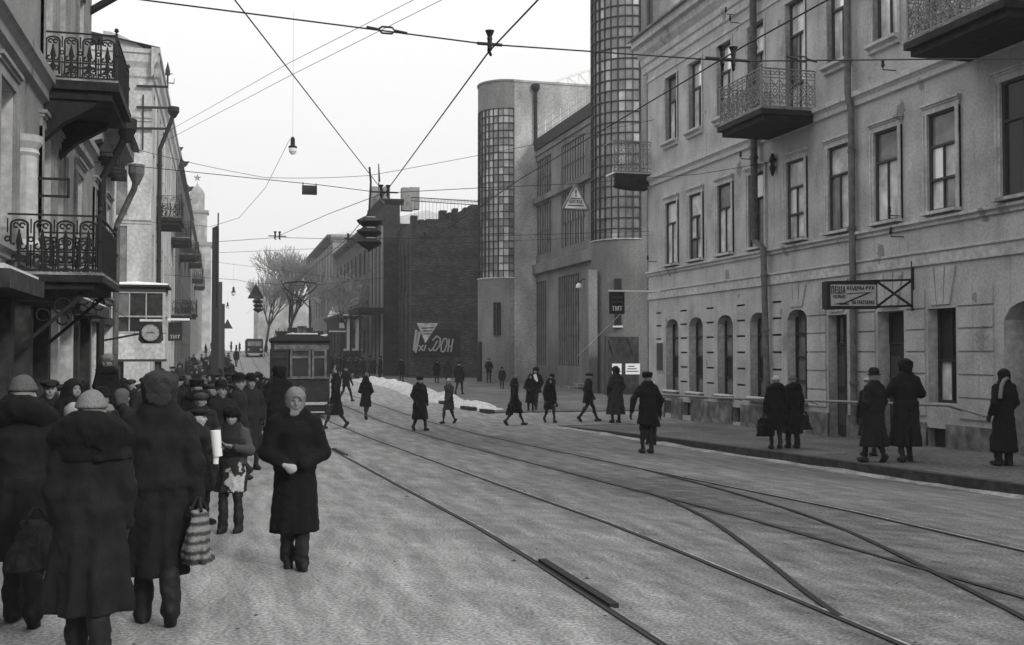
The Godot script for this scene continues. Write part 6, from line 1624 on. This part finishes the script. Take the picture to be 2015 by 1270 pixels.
		"visor":
			W.blob(V(0, 1.7, 0.0), V(0.135, 0.03, 0.145), 0.015, 0); W.blob(V(0, 1.65, -0.01), V(0.093, 0.05, 0.112), 0.015, 0); W.blob(V(0, 1.635, 0.115), V(0.07, 0.01, 0.05), 0.01, 0)
		"fez":
			W.skirt(1.6, 1.705, V(0, 0, -0.01), V(0, 0, -0.01), Vector2(0.1, 0.115), Vector2(0.112, 0.125), 0.03, 0, 0.0, 0.0, 0.0, 0.012)
			W.blob(V(0, 1.7, -0.01), V(0.105, 0.035, 0.118), 0.03, 0, 0.01)
	var hd := blank(); W.mesh(hd, func(_p, _o): return Color.WHITE, lean)
	if hd.v.size(): out.hat = built(hd)
	return out
func dress(o: Node3D, p: Dictionary, s: Dictionary) -> void:
	part("body", p.body, M.skin, o)
	part("coat", p.coat, s.get("coatm", M.coats[1]), o)
	if p.has("collar"): part("fur_collar", p.collar, s.get("furm", M.fur), o)
	if p.has("hat"): part({"scarf": "headscarf", "shawl": "shawl", "knit": "knit_hat", "fur": "fur_hat", "cap": "cap", "hat": "hat", "visor": "cap", "beret": "beret", "fez": "hat"}[s.get("hat", "knit")], p.hat, s.get("hatm", M.coats[3]), o)
func person(label: String, x: float, z: float, h: float, turn: float, s: Dictionary, group := "") -> Node3D:
	# turn in degrees: 0 faces the viewer's end of the street (+z), 90 faces right (+x)
	var o := thing("person", label, "person", V(x, floor_at(x, z) + s.get("up", 0.0), z), deg_to_rad(turn), group)
	o.scale = Vector3.ONE * (h / 1.74)
	dress(o, person_parts(s), s)
	return o
func carried_bag(label: String, p: Vector3, size: Vector3, turn: float, stripes: bool, m: Material, called := "bag") -> void:
	var o := thing(called, label, called.replace("_", " "), p, deg_to_rad(turn))
	var f := Field.new(V(-size.x * 0.8, -size.y * 1.2, -size.z), V(size.x * 0.8, 0.1, size.z), 0.014, body_noise)
	f.skirt(-size.y, -size.y * 0.18, V(0, 0, 0), V(0, 0, 0), Vector2(size.x * 0.52, size.z * 0.5), Vector2(size.x * 0.4, size.z * 0.2), 0.04, 0, 0.012, 1.3, 0.0, 0.02)
	var d := blank()
	f.mesh(d, func(q, _o): return lg(0.3 if fposmod(q.y * 18.0 / (size.y / 0.4), 1.0) > 0.45 else 0.07) if stripes else Color.WHITE)
	part("pouch", built(d), m, o)
	var hm := MB.new()
	for sd in [-1, 1]: hm.tube([V(-size.x * 0.22, -size.y * 0.2, sd * size.z * 0.2), V(-size.x * 0.05, 0.0, sd * 0.01), V(size.x * 0.05, 0.0, sd * 0.01), V(size.x * 0.22, -size.y * 0.2, sd * size.z * 0.2)], 0.012, 5)
	part("handle", hm.mesh(), M.coats[3], o)

# ---------------------------------------------------------------- everyone in the street
func passers() -> void:
	body_noise = FastNoiseLite.new(); body_noise.seed = 12; body_noise.frequency = 0.5; body_noise.fractal_octaves = 2
	var walk := [[0.09, 0.2, 0.0], [-0.09, -0.24, 0.05]]
	var walk2 := [[0.09, -0.24, 0.05], [-0.09, 0.2, 0.0]]
	var stride := [[0.08, 0.36, 0.0], [-0.08, -0.36, 0.07]]
	var stride2 := [[0.08, -0.36, 0.07], [-0.08, 0.36, 0.0]]
	# the woman walking towards us
	person("woman in bulky black coat and light grey headscarf walking towards the viewer", 0.66, -10.1, 1.66, 3, {"res": 0.015, "coat": 0.35, "hem": Vector2(0.237, 0.194), "legs": [[0.06, 0.05, 0.0], [-0.05, -0.1, 0.03]], "arms": "clasp", "sleeve": 1.21, "hat": "scarf", "hatm": M.knitmid, "coatm": M.coats[0], "collar": 0.5, "rough": 0.35, "face": 0.17, "felt": true, "gloves": 0.03, "seed": 2.0, "hands": false, "waist": Vector2(0.189, 0.146), "fold": 0.006})
	var mf := thing("white_mitten", "pale folded cloth held at the waist of the woman in the bulky black coat", "cloth", V(0.6, 1.0, -9.83)); var fm := Field.new(V(-0.08, -0.08, -0.06), V(0.08, 0.08, 0.06), 0.009, body_noise); fm.blob(V(0.01, -0.01, 0), V(0.055, 0.04, 0.035), 0.02, 0, 0.01); fm.capsule(V(-0.05, 0.02, 0), V(0.0, 0.0, 0.01), 0.022, 0.03, 0.02, 0); var md := blank(); fm.mesh(md, func(_p, _o): return Color.WHITE); part("fold", built(md), M.knitlight, mf)
	# three walking away on the left
	person("person in long dark coat and grey knit hat walking away at the left picture edge", -1.36, -8.45, 1.8, 178, {"res": 0.016, "coat": 0.47, "hem": Vector2(0.24, 0.2), "legs": [[0.08, 0.16, 0.0], [-0.1, -0.12, 0.03]], "arms": "carry", "hat": "knit", "hatm": M.knitgrey, "coatm": M.coats[2], "furcollar": true, "collar": 0.15, "seed": 4.0, "felt": true, "fold": 0.02})
	carried_bag("faintly striped dark bag carried by the walker at the left picture edge", V(-1.2, 0.95, -8.05), V(0.34, 0.42, 0.2), 10, true, M.coats[4])
	person("nearest walker seen from behind, flaring long coat, wide dark fur collar, pale hat", -0.76, -7.15, 1.72, 182, {"res": 0.016, "shoulder": 0.125, "coat": 0.36, "hem": Vector2(0.235, 0.2), "legs": [[0.08, 0.1, 0.0], [-0.06, -0.12, 0.03]], "arms": [[V(0.205, 1.12, -0.03), V(0.2, 0.9, 0.05)], [V(-0.205, 1.12, -0.03), V(-0.2, 0.9, 0.05)]], "sleeve": 1.05, "hat": "knit", "hatm": M.knitmid, "coatm": M.coats[2], "furcollar": true, "collar": 0.3, "seed": 5.0, "felt": true, "waist": Vector2(0.202, 0.146), "fold": 0.03})
	person("person in bulky dark jacket and big round fur hat walking away with the striped bag", -0.42, -8.25, 1.8, 180, {"res": 0.016, "coat": 0.34, "hem": Vector2(0.185, 0.16), "legs": [[0.1, 0.1, 0.0], [-0.09, -0.16, 0.05]], "arms": "carry", "sleeve": 1.12, "hat": "fur", "hatm": M.greyfur, "coatm": M.coats[2], "collar": 0.5, "seed": 6.0, "felt": true, "waist": Vector2(0.202, 0.155), "fold": 0.016})
	carried_bag("bold striped shopping bag hanging from the hand of the walker in the fur hat", V(-0.14, 0.98, -8.1), V(0.25, 0.46, 0.2), 70, true, M.vertex)
	# two children
	person("boy in dark peaked cap and long coat standing behind the walkers, looking right", -0.22, -13.2, 1.36, 60, {"res": 0.016, "coat": 0.5, "hem": Vector2(0.249, 0.194), "arms": "pockets", "hat": "cap", "hatm": M.coats[1], "coatm": M.coats[3], "seed": 7.0, "face": 0.4})
	var fur_patch := func(p, _o): return lg(0.6) if p.z > 0.0 and p.y > 0.585 + 0.04 * body_noise.get_noise_1d(p.x * 40.0) and p.y < 0.86 + 0.22 * body_noise.get_noise_3dv(p * 16.0) and p.x > -0.02 + 0.14 * body_noise.get_noise_3d(p.y * 14.0, 3.0, p.x * 9.0) and p.x < 0.2 else (lg(0.085) if p.y > 0.95 and absf(p.x) > 0.14 else lg(0.035))
	person("child in fur cap and coat torn to white patches, holding a white paper roll", 0.14, -12.5, 1.38, -18, {"res": 0.015, "coat": 0.56, "hem": Vector2(0.215, 0.176), "arms": "read", "legs": [[0.11, 0.06, 0.0], [-0.1, 0.1, 0.0]], "felt": true, "hat": "fur", "hatm": M.coats[0], "coatm": M.vertex, "coatcolour": fur_patch, "seed": 8.0, "face": 0.22, "lean": 0.05, "gloves": 0.16, "collar": 0.4})
	var pr := thing("paper_roll", "upright white roll of paper in the hands of the child in patched coat", "paper", V(-0.03, 1.02, -12.2), -0.1); var rm := MB.new(); rm.lathe([Vector2(0, -0.12), Vector2(0.05, -0.12), Vector2(0.055, 0.16), Vector2(0.035, 0.16), Vector2(0, 0.1)], 16); part("roll", rm.mesh(), M.paper, pr, Transform3D(Basis(Vector3.BACK, 0.1), Vector3.ZERO)); rm = MB.new(); rm.tube([V(-0.01, -0.2, 0), V(-0.005, -0.12, 0)], 0.03, 8, 0.03); part("roll_end", rm.mesh(), M.paper, pr)
	# the middle of the street
	person("dark heavy-coated man in fur hat standing before the tram's left window", 1.12, -22.0, 1.93, 200, {"coat": 0.3, "hem": Vector2(0.292, 0.238), "arms": "pockets", "sleeve": 1.15, "hat": "fur", "hatm": M.fur, "coatm": M.coats[0], "seed": 9.0, "collar": 0.6, "waist": Vector2(0.218, 0.172)})
	person("woman in long black coat striding left across the tram track beside the tramcar", 3.42, -33.6, 1.72, -80, {"coat": 0.42, "hem": Vector2(0.258, 0.238), "legs": stride, "thin": true, "arms": "swing", "hat": "shawl", "hatm": M.coats[0], "coatm": M.coats[0], "seed": 10.0, "legc": 0.02, "lean": 0.06})
	person("man in dark jacket walking off behind the striding woman, right of the tram", 5.55, -50.2, 1.62, 130, {"coat": 0.75, "hem": Vector2(0.224, 0.176), "legs": stride2, "arms": "swing2", "hat": "cap", "hatm": M.coats[1], "coatm": M.coats[2], "seed": 11.0})
	person("woman in black shawl and knee-length coat crossing towards the snow bank", 4.9, -38.0, 1.54, 150, {"coat": 0.5, "hem": Vector2(0.232, 0.194), "legs": walk, "thin": true, "arms": "clasp", "hat": "shawl", "hatm": M.coats[0], "coatm": M.coats[0], "seed": 12.0})
	person("stocky man in long black overcoat and round cap walking in mid street", 5.7, -31.9, 1.62, 25, {"coat": 0.36, "hem": Vector2(0.267, 0.220), "legs": [[0.13, 0.14, 0.0], [-0.13, -0.16, 0.03]], "arms": "pockets", "sleeve": 1.12, "hat": "fez", "hatm": M.fur, "coatm": M.coats[0], "seed": 13.0, "collar": 0.4, "waist": Vector2(0.210, 0.155)})
	person("woman in mid-grey coat and white beret walking by the snow bank", 7.25, -35.2, 1.5, -60, {"coat": 0.52, "hem": Vector2(0.224, 0.194), "legs": walk2, "thin": true, "arms": "swing", "hat": "knit", "hatm": M.knitlight, "coatm": M.coats[5], "seed": 14.0, "legc": 0.03})
	person("woman in black coat carrying two bags, striding right over the crossing", 9.05, -33.6, 1.54, 95, {"coat": 0.47, "hem": Vector2(0.241, 0.229), "legs": stride, "thin": true, "arms": [[V(0.235, 1.11, 0.06), V(0.22, 0.87, 0.24)], [V(-0.235, 1.11, -0.1), V(-0.24, 0.87, -0.22)]], "hat": "shawl", "hatm": M.coats[2], "coatm": M.coats[0], "seed": 15.0, "lean": 0.04})
	carried_bag("dark boxy bag in front of the woman striding over the crossing", V(9.26, 0.47, -33.8), V(0.34, 0.36, 0.16), 20, false, M.coats[0]); carried_bag("dark bag trailing behind the woman striding over the crossing", V(8.84, 0.47, -33.38), V(0.24, 0.4, 0.16), 20, false, M.coats[1])
	person("tall man with white scarf at his chest walking in the huddled group of three", 12.2, -42.0, 1.72, -35, {"coat": 0.7, "hem": Vector2(0.241, 0.194), "legs": walk, "arms": "pockets", "hat": "fur", "hatm": M.fur, "coatm": M.coats[0], "seed": 16.0})
	part("white_scarf", bxm(V(0.12, 0.3, 0.04)), M.paintwhite, get_child(get_child_count() - 1), Transform3D(Basis(Vector3.BACK, 0.3), V(0.05, 1.3, 0.15)))
	person("child in dark coat walking towards the viewer in front of the huddled group", 10.62, -34.9, 1.5, 15, {"coat": 0.5, "hem": Vector2(0.241, 0.194), "legs": walk, "arms": "down", "hat": "shawl", "hatm": M.coats[0], "coatm": M.coats[0], "seed": 17.0})
	person("child holding a pale ball, right of the huddled group", 13.3, -43.4, 1.42, -70, {"coat": 0.55, "hem": Vector2(0.215, 0.185), "legs": walk2, "arms": "read", "hat": "fur", "hatm": M.fur, "coatm": M.coats[1], "seed": 18.0})
	person("woman in hood and grey coat, rearmost of the huddled group", 11.7, -41.0, 1.5, -20, {"coat": 0.4, "hem": Vector2(0.241, 0.211), "arms": "clasp", "hat": "shawl", "hatm": M.coats[1], "coatm": M.coats[1], "seed": 19.0})
	person("man in dark jacket striding right past the kerb corner", 12.0, -35.0, 1.66, 92, {"coat": 0.66, "hem": Vector2(0.232, 0.194), "legs": stride, "arms": "pockets", "hat": "cap", "hatm": M.coats[0], "coatm": M.coats[0], "seed": 20.0, "lean": 0.05})
	person("man in very long sheepskin coat seen from behind at the pavement corner", 12.7, -34.2, 1.86, 190, {"coat": 0.26, "hem": Vector2(0.310, 0.264), "arms": "pockets", "sleeve": 1.15, "hat": "fur", "hatm": M.fur, "coatm": M.coats[4], "seed": 21.0, "fold": 0.03, "collar": 0.5, "waist": Vector2(0.210, 0.163)})
	# policeman in the road, women, soldiers
	person("belted traffic policeman in black tunic coat standing in the roadway, back turned", 8.97, -22.2, 1.78, 185, {"res": 0.02, "coat": 0.62, "hem": Vector2(0.232, 0.176), "legs": [[0.09, 0.03, 0.0], [-0.09, 0.0, 0.0]], "arms": [[V(0.33, 1.15, -0.02), V(0.35, 0.9, 0.04)], [V(-0.31, 1.12, -0.02), V(-0.3, 0.88, 0.06)]], "sleeve": 1.06, "hat": "fez", "hatm": M.fur, "coatm": M.coats[0], "seed": 22.0, "belt": true, "collar": 0.4, "legc": 0.008})
	person("bent figure in dark coat with flat white-topped cap beside the policeman", 10.6, -26.0, 1.62, 160, {"coat": 0.5, "hem": Vector2(0.258, 0.229), "arms": "carry", "hat": "visor", "hatm": M.paintwhite, "coatm": M.coats[0], "seed": 23.0, "lean": 0.12})
	person("woman in black coat and white knit hat on the pavement, left of the arm-in-arm pair", 11.95, -22.0, 1.66, 172, {"res": 0.02, "coat": 0.45, "hem": Vector2(0.241, 0.211), "legs": [[0.09, 0.05, 0.0], [-0.08, -0.06, 0.02]], "arms": "carry", "hat": "knit", "hatm": M.knitlight, "coatm": M.coats[0], "seed": 24.0, "furcollar": true, "legc": 0.03})
	person("woman in black coat and dark grey hat on the pavement, right of the arm-in-arm pair", 12.42, -22.1, 1.66, 180, {"res": 0.02, "coat": 0.35, "hem": Vector2(0.232, 0.211), "arms": "carry", "hat": "knit", "hatm": M.knitgrey, "coatm": M.coats[0], "seed": 25.0, "furcollar": true, "felt": true})
	carried_bag("bulging dark sack carried by the woman in the white hat", V(11.68, 0.68, -21.98), V(0.4, 0.5, 0.3), 0, false, M.coats[0], "sack"); carried_bag("round dark bag at the right hand of the woman in the dark grey hat", V(12.7, 0.7, -22.08), V(0.34, 0.4, 0.24), 0, false, M.coats[3])
	person("soldier in long greatcoat and hat walking away, left of the greatcoat pair", 12.0, -18.3, 1.78, 195, {"res": 0.019, "coat": 0.3, "hem": Vector2(0.267, 0.238), "legs": [[0.1, 0.14, 0.0], [-0.1, -0.14, 0.03]], "arms": "down", "sleeve": 1.06, "hat": "hat", "hatm": M.coats[1], "coatm": M.coats[2], "seed": 26.0, "vent": 0.03, "collar": 0.2, "fold": 0.022, "waist": Vector2(0.197, 0.146)})
	person("tall soldier in long greatcoat with high collar, right of the greatcoat pair", 12.62, -18.2, 1.96, 165, {"res": 0.019, "coat": 0.27, "hem": Vector2(0.267, 0.238), "legs": [[0.1, -0.1, 0.0], [-0.1, 0.1, 0.0]], "arms": [[V(0.28, 1.15, 0.05), V(0.18, 1.12, 0.25)], [V(-0.28, 1.15, 0.02), V(-0.18, 1.1, 0.22)]], "sleeve": 1.09, "hat": "fur", "hatm": M.fur, "coatm": M.coats[1], "seed": 27.0, "vent": 0.03, "collar": 0.4, "fold": 0.022, "waist": Vector2(0.202, 0.146)})
	person("shorter man in pale cap half hidden between the two greatcoats", 12.75, -19.6, 1.62, 180, {"coat": 0.45, "hat": "cap", "hatm": M.knitlight, "coatm": M.coats[1], "seed": 28.0})
	person("figure in dark coat with pale strap over the shoulder at the right picture edge", 13.72, -16.85, 1.78, 190, {"res": 0.019, "coat": 0.24, "shoulder": 0.165, "collar": 0.4, "hem": Vector2(0.258, 0.229), "arms": "pockets", "hat": "scarf", "hatm": M.coats[0], "coatm": M.coats[0], "seed": 29.0, "legs": [[0.08, 0.05, 0.0], [-0.08, -0.02, 0.0]], "felt": true, "sleeve": 1.09})
	var sp := MB.new(); sp.tube([V(0.27, 1.2, -0.16), V(0.22, 1.42, -0.15), V(0.12, 1.52, -0.12), V(0.02, 1.55, -0.1)], 0.035, 6); part("strap", sp.mesh(), M.knitmid, get_child(get_child_count() - 1))
	# by the clubhouse wall
	person("dark standing figure in skirted coat before the painted banner, left of three", 14.2, -73.0, 1.58, 10, {"res": 0.028, "coat": 0.5, "hem": Vector2(0.258, 0.211), "hat": "shawl", "hatm": M.coats[0], "coatm": M.coats[0], "seed": 30.0, "up": 0.04}); person("man with knapsack before the painted banner, middle of three", 13.65, -66.5, 1.64, 170, {"res": 0.028, "coat": 0.6, "hat": "fur", "hatm": M.fur, "coatm": M.coats[2], "seed": 31.0, "up": 0.04, "legs": walk}); person("man in dark coat walking right before the painted banner, nearest of three", 12.0, -55.6, 1.7, 140, {"res": 0.026, "coat": 0.62, "hat": "cap", "hatm": M.coats[0], "coatm": M.coats[1], "seed": 32.0, "up": 0.04, "legs": walk2})
	person("man in dark jacket standing alone by the far round tower", 17.6, -72.0, 1.7, 0, {"res": 0.028, "coat": 0.72, "hem": Vector2(0.215, 0.167), "arms": "clasp", "hat": "cap", "hatm": M.coats[0], "coatm": M.coats[1], "seed": 33.0, "up": 0.04, "legc": 0.012}); person("small boy with bag standing near the far round tower", 15.95, -62.0, 1.28, -10, {"res": 0.026, "coat": 0.66, "hem": Vector2(0.232, 0.176), "arms": "down", "hat": "fur", "hatm": M.fur, "coatm": M.coats[1], "seed": 34.0, "up": 0.04})
	person("lone dark figure on the forecourt left of the painted banner", 12.35, -76.5, 1.72, 20, {"res": 0.028, "coat": 0.5, "hat": "cap", "hatm": M.coats[0], "coatm": M.coats[0], "seed": 35.0, "up": 0.04})
	# the left crowd, one by one where a face can be told apart
	person("man in tall pale fur hat standing above the crowd beside the booth", -2.2, -23.4, 1.8, 40, {"up": 0.36, "coat": 0.4, "hat": "fur", "hatm": M.knitmid, "coatm": M.coats[0], "seed": 36.0, "face": 0.2, "furcollar": true})
	person("small child in white hat and scarf behind the pale-hatted walker", -1.35, -11.2, 1.5, 30, {"coat": 0.5, "hat": "scarf", "hatm": M.knitlight, "coatm": M.coats[3], "seed": 37.0, "face": 0.3})
	person("child in striped knit hat facing the viewer behind the fur-hatted walker", -1.35, -14.5, 1.4, -5, {"coat": 0.5, "hat": "knit", "hatm": M.knitmid, "coatm": M.coats[2], "seed": 38.0, "face": 0.35, "collar": 0.3})
	person("man in flat cap facing the viewer under the booth, left of two", -1.9, -25.5, 1.66, 0, {"coat": 0.45, "hat": "cap", "hatm": M.coats[4], "coatm": M.coats[3], "seed": 39.0, "face": 0.28})
	person("man in pale flat cap facing the viewer under the booth, right of two", -1.55, -26.2, 1.72, 10, {"coat": 0.45, "hat": "cap", "hatm": M.knitgrey, "coatm": M.coats[4], "seed": 40.0, "face": 0.26})
	person("man in big grey fur hat seen from behind below the booth corner", -0.8, -19.5, 1.76, 175, {"coat": 0.4, "hat": "fur", "hatm": M.greyfur, "coatm": M.coats[2], "seed": 41.0, "collar": 0.4, "sleeve": 1.12})
	person("man in square black fur hat beside the grey fur hat", -0.35, -17.5, 1.7, 195, {"coat": 0.4, "hat": "fez", "hatm": M.fur, "coatm": M.coats[1], "seed": 42.0, "furcollar": true})
	person("man in brimmed hat with lowered face in the crowd left of the timber pole", 0.02, -17.2, 1.66, 40, {"coat": 0.4, "hat": "hat", "hatm": M.coats[1], "coatm": M.coats[2], "seed": 43.0, "face": 0.2})
	person("taller man in dark brimmed hat before the timber pole", 0.3, -18.6, 1.76, 70, {"coat": 0.4, "hat": "hat", "hatm": M.coats[0], "coatm": M.coats[3], "seed": 44.0, "face": 0.2})
	person("woman in black headscarf with bright face between the two left walkers", -2.0, -12.6, 1.66, 60, {"coat": 0.4, "hat": "shawl", "hatm": M.coats[0], "coatm": M.coats[1], "seed": 45.0, "face": 0.42})
	person("man in worn cap facing the viewer before the left shopfront", -2.1, -15.0, 1.72, 15, {"coat": 0.45, "hat": "cap", "hatm": M.coats[3], "coatm": M.coats[2], "seed": 46.0, "face": 0.26})
	person("round-headed person in grey knit hat behind the boy in peaked cap", -0.25, -15.4, 1.52, 185, {"coat": 0.4, "hat": "beret", "hatm": M.coats[5], "coatm": M.coats[3], "seed": 47.0})
	person("lone walker in mid street beyond the crowd, halfway to the bus", 1.62, -118, 1.9, 170, {"res": 0.03, "coat": 0.62, "hat": "cap", "hatm": M.coats[0], "coatm": M.coats[1], "seed": 48.0, "legs": walk})
	# the crowd: a few figures, copied
	var kinds := []
	var specs := [
		{"coat": 0.42, "hat": "cap", "hatm": M.coats[1], "coatm": M.coats[1], "arms": "pockets"}, {"coat": 0.4, "hat": "shawl", "hatm": M.coats[1], "coatm": M.coats[2], "arms": "clasp"}, {"coat": 0.5, "hat": "fur", "hatm": M.fur, "coatm": M.coats[3], "arms": "down"},
		{"coat": 0.36, "hat": "hat", "hatm": M.coats[0], "coatm": M.coats[0], "arms": "pockets"}, {"coat": 0.46, "hat": "scarf", "hatm": M.knitgrey, "coatm": M.coats[1], "arms": "carry"}, {"coat": 0.6, "hat": "cap", "hatm": M.coats[4], "coatm": M.coats[4], "arms": "swing", "legs": walk},
		{"coat": 0.44, "hat": "knit", "hatm": M.knitgrey, "coatm": M.coats[2], "arms": "clasp", "furcollar": true}]
	var tell := ["in flat cap", "in dark shawl", "in fur hat", "in brimmed hat", "in grey headscarf", "in worn cap", "in grey knit hat"]
	for i in specs.size():
		var s: Dictionary = specs[i]; s.res = 0.03; s.seed = 60.0 + i; s.face = 0.2
		kinds.append([person_parts(s), s])
	var rng := RandomNumberGenerator.new(); rng.seed = 2024
	var taken := []
	var fill := func(n: int, x0: float, x1: float, z0: float, z1: float, where: String, group: String, up := 0.0, gap := 0.5) -> void:
		var made := {}
		for i in n:
			var p := Vector2.ZERO
			for tries in 40:
				p = Vector2(rng.randf_range(x0, x1), rng.randf_range(z0, z1))
				var ok := true
				for q in taken:
					if q.distance_to(p) < gap: ok = false; break
				if ok: break
			taken.append(p)
			var k := rng.randi_range(0, kinds.size() - 1)
			var h := rng.randf_range(1.54, 1.76)
			var tone := rng.randi_range(0, 4)
			var o: Node3D
			if made.has(k):
				o = made[k].duplicate(); o.name = numbered("person"); add_child(o)
			else:
				o = thing("person", where, "person", Vector3.ZERO, 0, group)
				dress(o, kinds[k][0], kinds[k][1]); made[k] = o
			o.position = V(p.x, floor_at(p.x, p.y) + up, p.y); o.rotation.y = rng.randf_range(-PI, PI); o.scale = Vector3.ONE * (h / 1.74)
			for ch in o.get_children():
				if String(ch.name) == "coat": ch.material_override = M.coats[tone]
			var f := V(sin(o.rotation.y), 0, cos(o.rotation.y))
			var way := "facing us" if f.z > 0.75 else ("seen from behind" if f.z < -0.75 else ("facing right" if f.x > 0 else "facing left"))
			o.set_meta("label", "person %s and %s coat, %s, %s" % [tell[k], ["black", "dark", "charcoal", "dark grey", "grey"][tone], way, where])
	for q in [Vector2(0.66, -10.1), Vector2(-2.2, -23.4), Vector2(-0.8, -19.5), Vector2(-0.35, -17.5), Vector2(0.02, -17.2), Vector2(0.3, -18.6), Vector2(-1.9, -25.5), Vector2(-1.55, -26.2), Vector2(-0.2, -41.4), Vector2(-2.1, -15.0)]: taken.append(q)
	fill.call(30, -0.5, 1.65, -38.0, -31.5, "waiting before the tramcar", "crowd waiting before the tramcar", 0.0, 0.36)
	fill.call(14, -1.7, 0.2, -37.0, -24.0, "near the timber pole", "crowd around the timber pole", 0.0, 0.45)
	fill.call(12, -2.6, 0.6, -30.0, -19.0, "below the street clock", "crowd on the left pavement", 0.0, 0.5)
	fill.call(5, -2.5, -1.2, -19.0, -14.0, "by the left shopfronts", "people by the left shopfronts", 0.0, 0.5)
	fill.call(16, -2.6, 0.6, -62.0, -39.0, "beyond the booth", "people beyond the booth", 0.0, 0.6)
	fill.call(26, -2.7, 1.0, -125.0, -64.0, "far up the street", "people far along the left pavement", 0.0, 0.7)
	fill.call(22, 9.3, 12.2, -100.0, -82.0, "in the far canopy queue", "queue under the far canopy", 0.05, 0.42)
	fill.call(4, 8.0, 10.5, -112.0, -102.0, "by the white kiosk", "people by the white kiosk", 0.0, 0.6)
	fill.call(9, -2.0, 6.5, -175.0, -135.0, "tiny beside the distant bus", "people around the distant bus", 0.0, 1.2)

func _ready() -> void:
	seed(1)
	var cam := Camera3D.new(); cam.name = "camera"
	cam.position = V(0, 2.0, 0); cam.rotation = Vector3(atan((697.0 - 635.0) / 2150.0), -deg_to_rad(14.95), 0)
	cam.fov = rad_to_deg(2.0 * atan(635.0 / 2150.0)); cam.near = 0.1; cam.far = 3000.0
	add_child(cam); cam.current = true
	var env := Environment.new()
	env.background_mode = Environment.BG_SKY
	var sm := ProceduralSkyMaterial.new()
	sm.sky_top_color = g3(2.6); sm.sky_horizon_color = g3(0.67); sm.sky_curve = 2.6
	sm.ground_bottom_color = g3(0.25); sm.ground_horizon_color = g3(0.6); sm.sun_angle_max = 2.0
	var sky := Sky.new(); sky.sky_material = sm
	env.sky = sky
	env.tonemap_mode = Environment.TONE_MAPPER_LINEAR; env.tonemap_exposure = 1.27
	env.fog_enabled = true; env.fog_density = 0.0006; env.fog_light_color = g3(0.8)
	env.sdfgi_enabled = true; env.ssao_enabled = true; env.ssil_enabled = true
	var we := WorldEnvironment.new(); we.name = "environment"; we.environment = env; add_child(we)
	var sun := DirectionalLight3D.new(); sun.name = "sun"
	sun.light_energy = 0.5; sun.light_angular_distance = 10.0; sun.light_color = Color(1, 0.995, 0.985); sun.shadow_enabled = true
	sun.rotation = Vector3(deg_to_rad(-30), deg_to_rad(26), 0); add_child(sun)
	materials()
	street()
	right_building(); club(); right_far(); left_buildings(); clock_tower()
	tree("broad frosted tree filling the gap above the bus", V(8.5, gz(-148), -148), 18.5, 0.6, 5, 4)
	tree("frosted tree behind the broad one, closest to the distant bus", V(6.6, gz(-172), -172), 16.0, 0.55, 9, 4)
	tree("smaller frosted tree standing before the grey three-storey house", V(11.0, gz(-108), -105), 11.5, 0.8, 6)
	booth(); street_clock(); timber_pole(); tram(); bus(); overhead()
	passers()
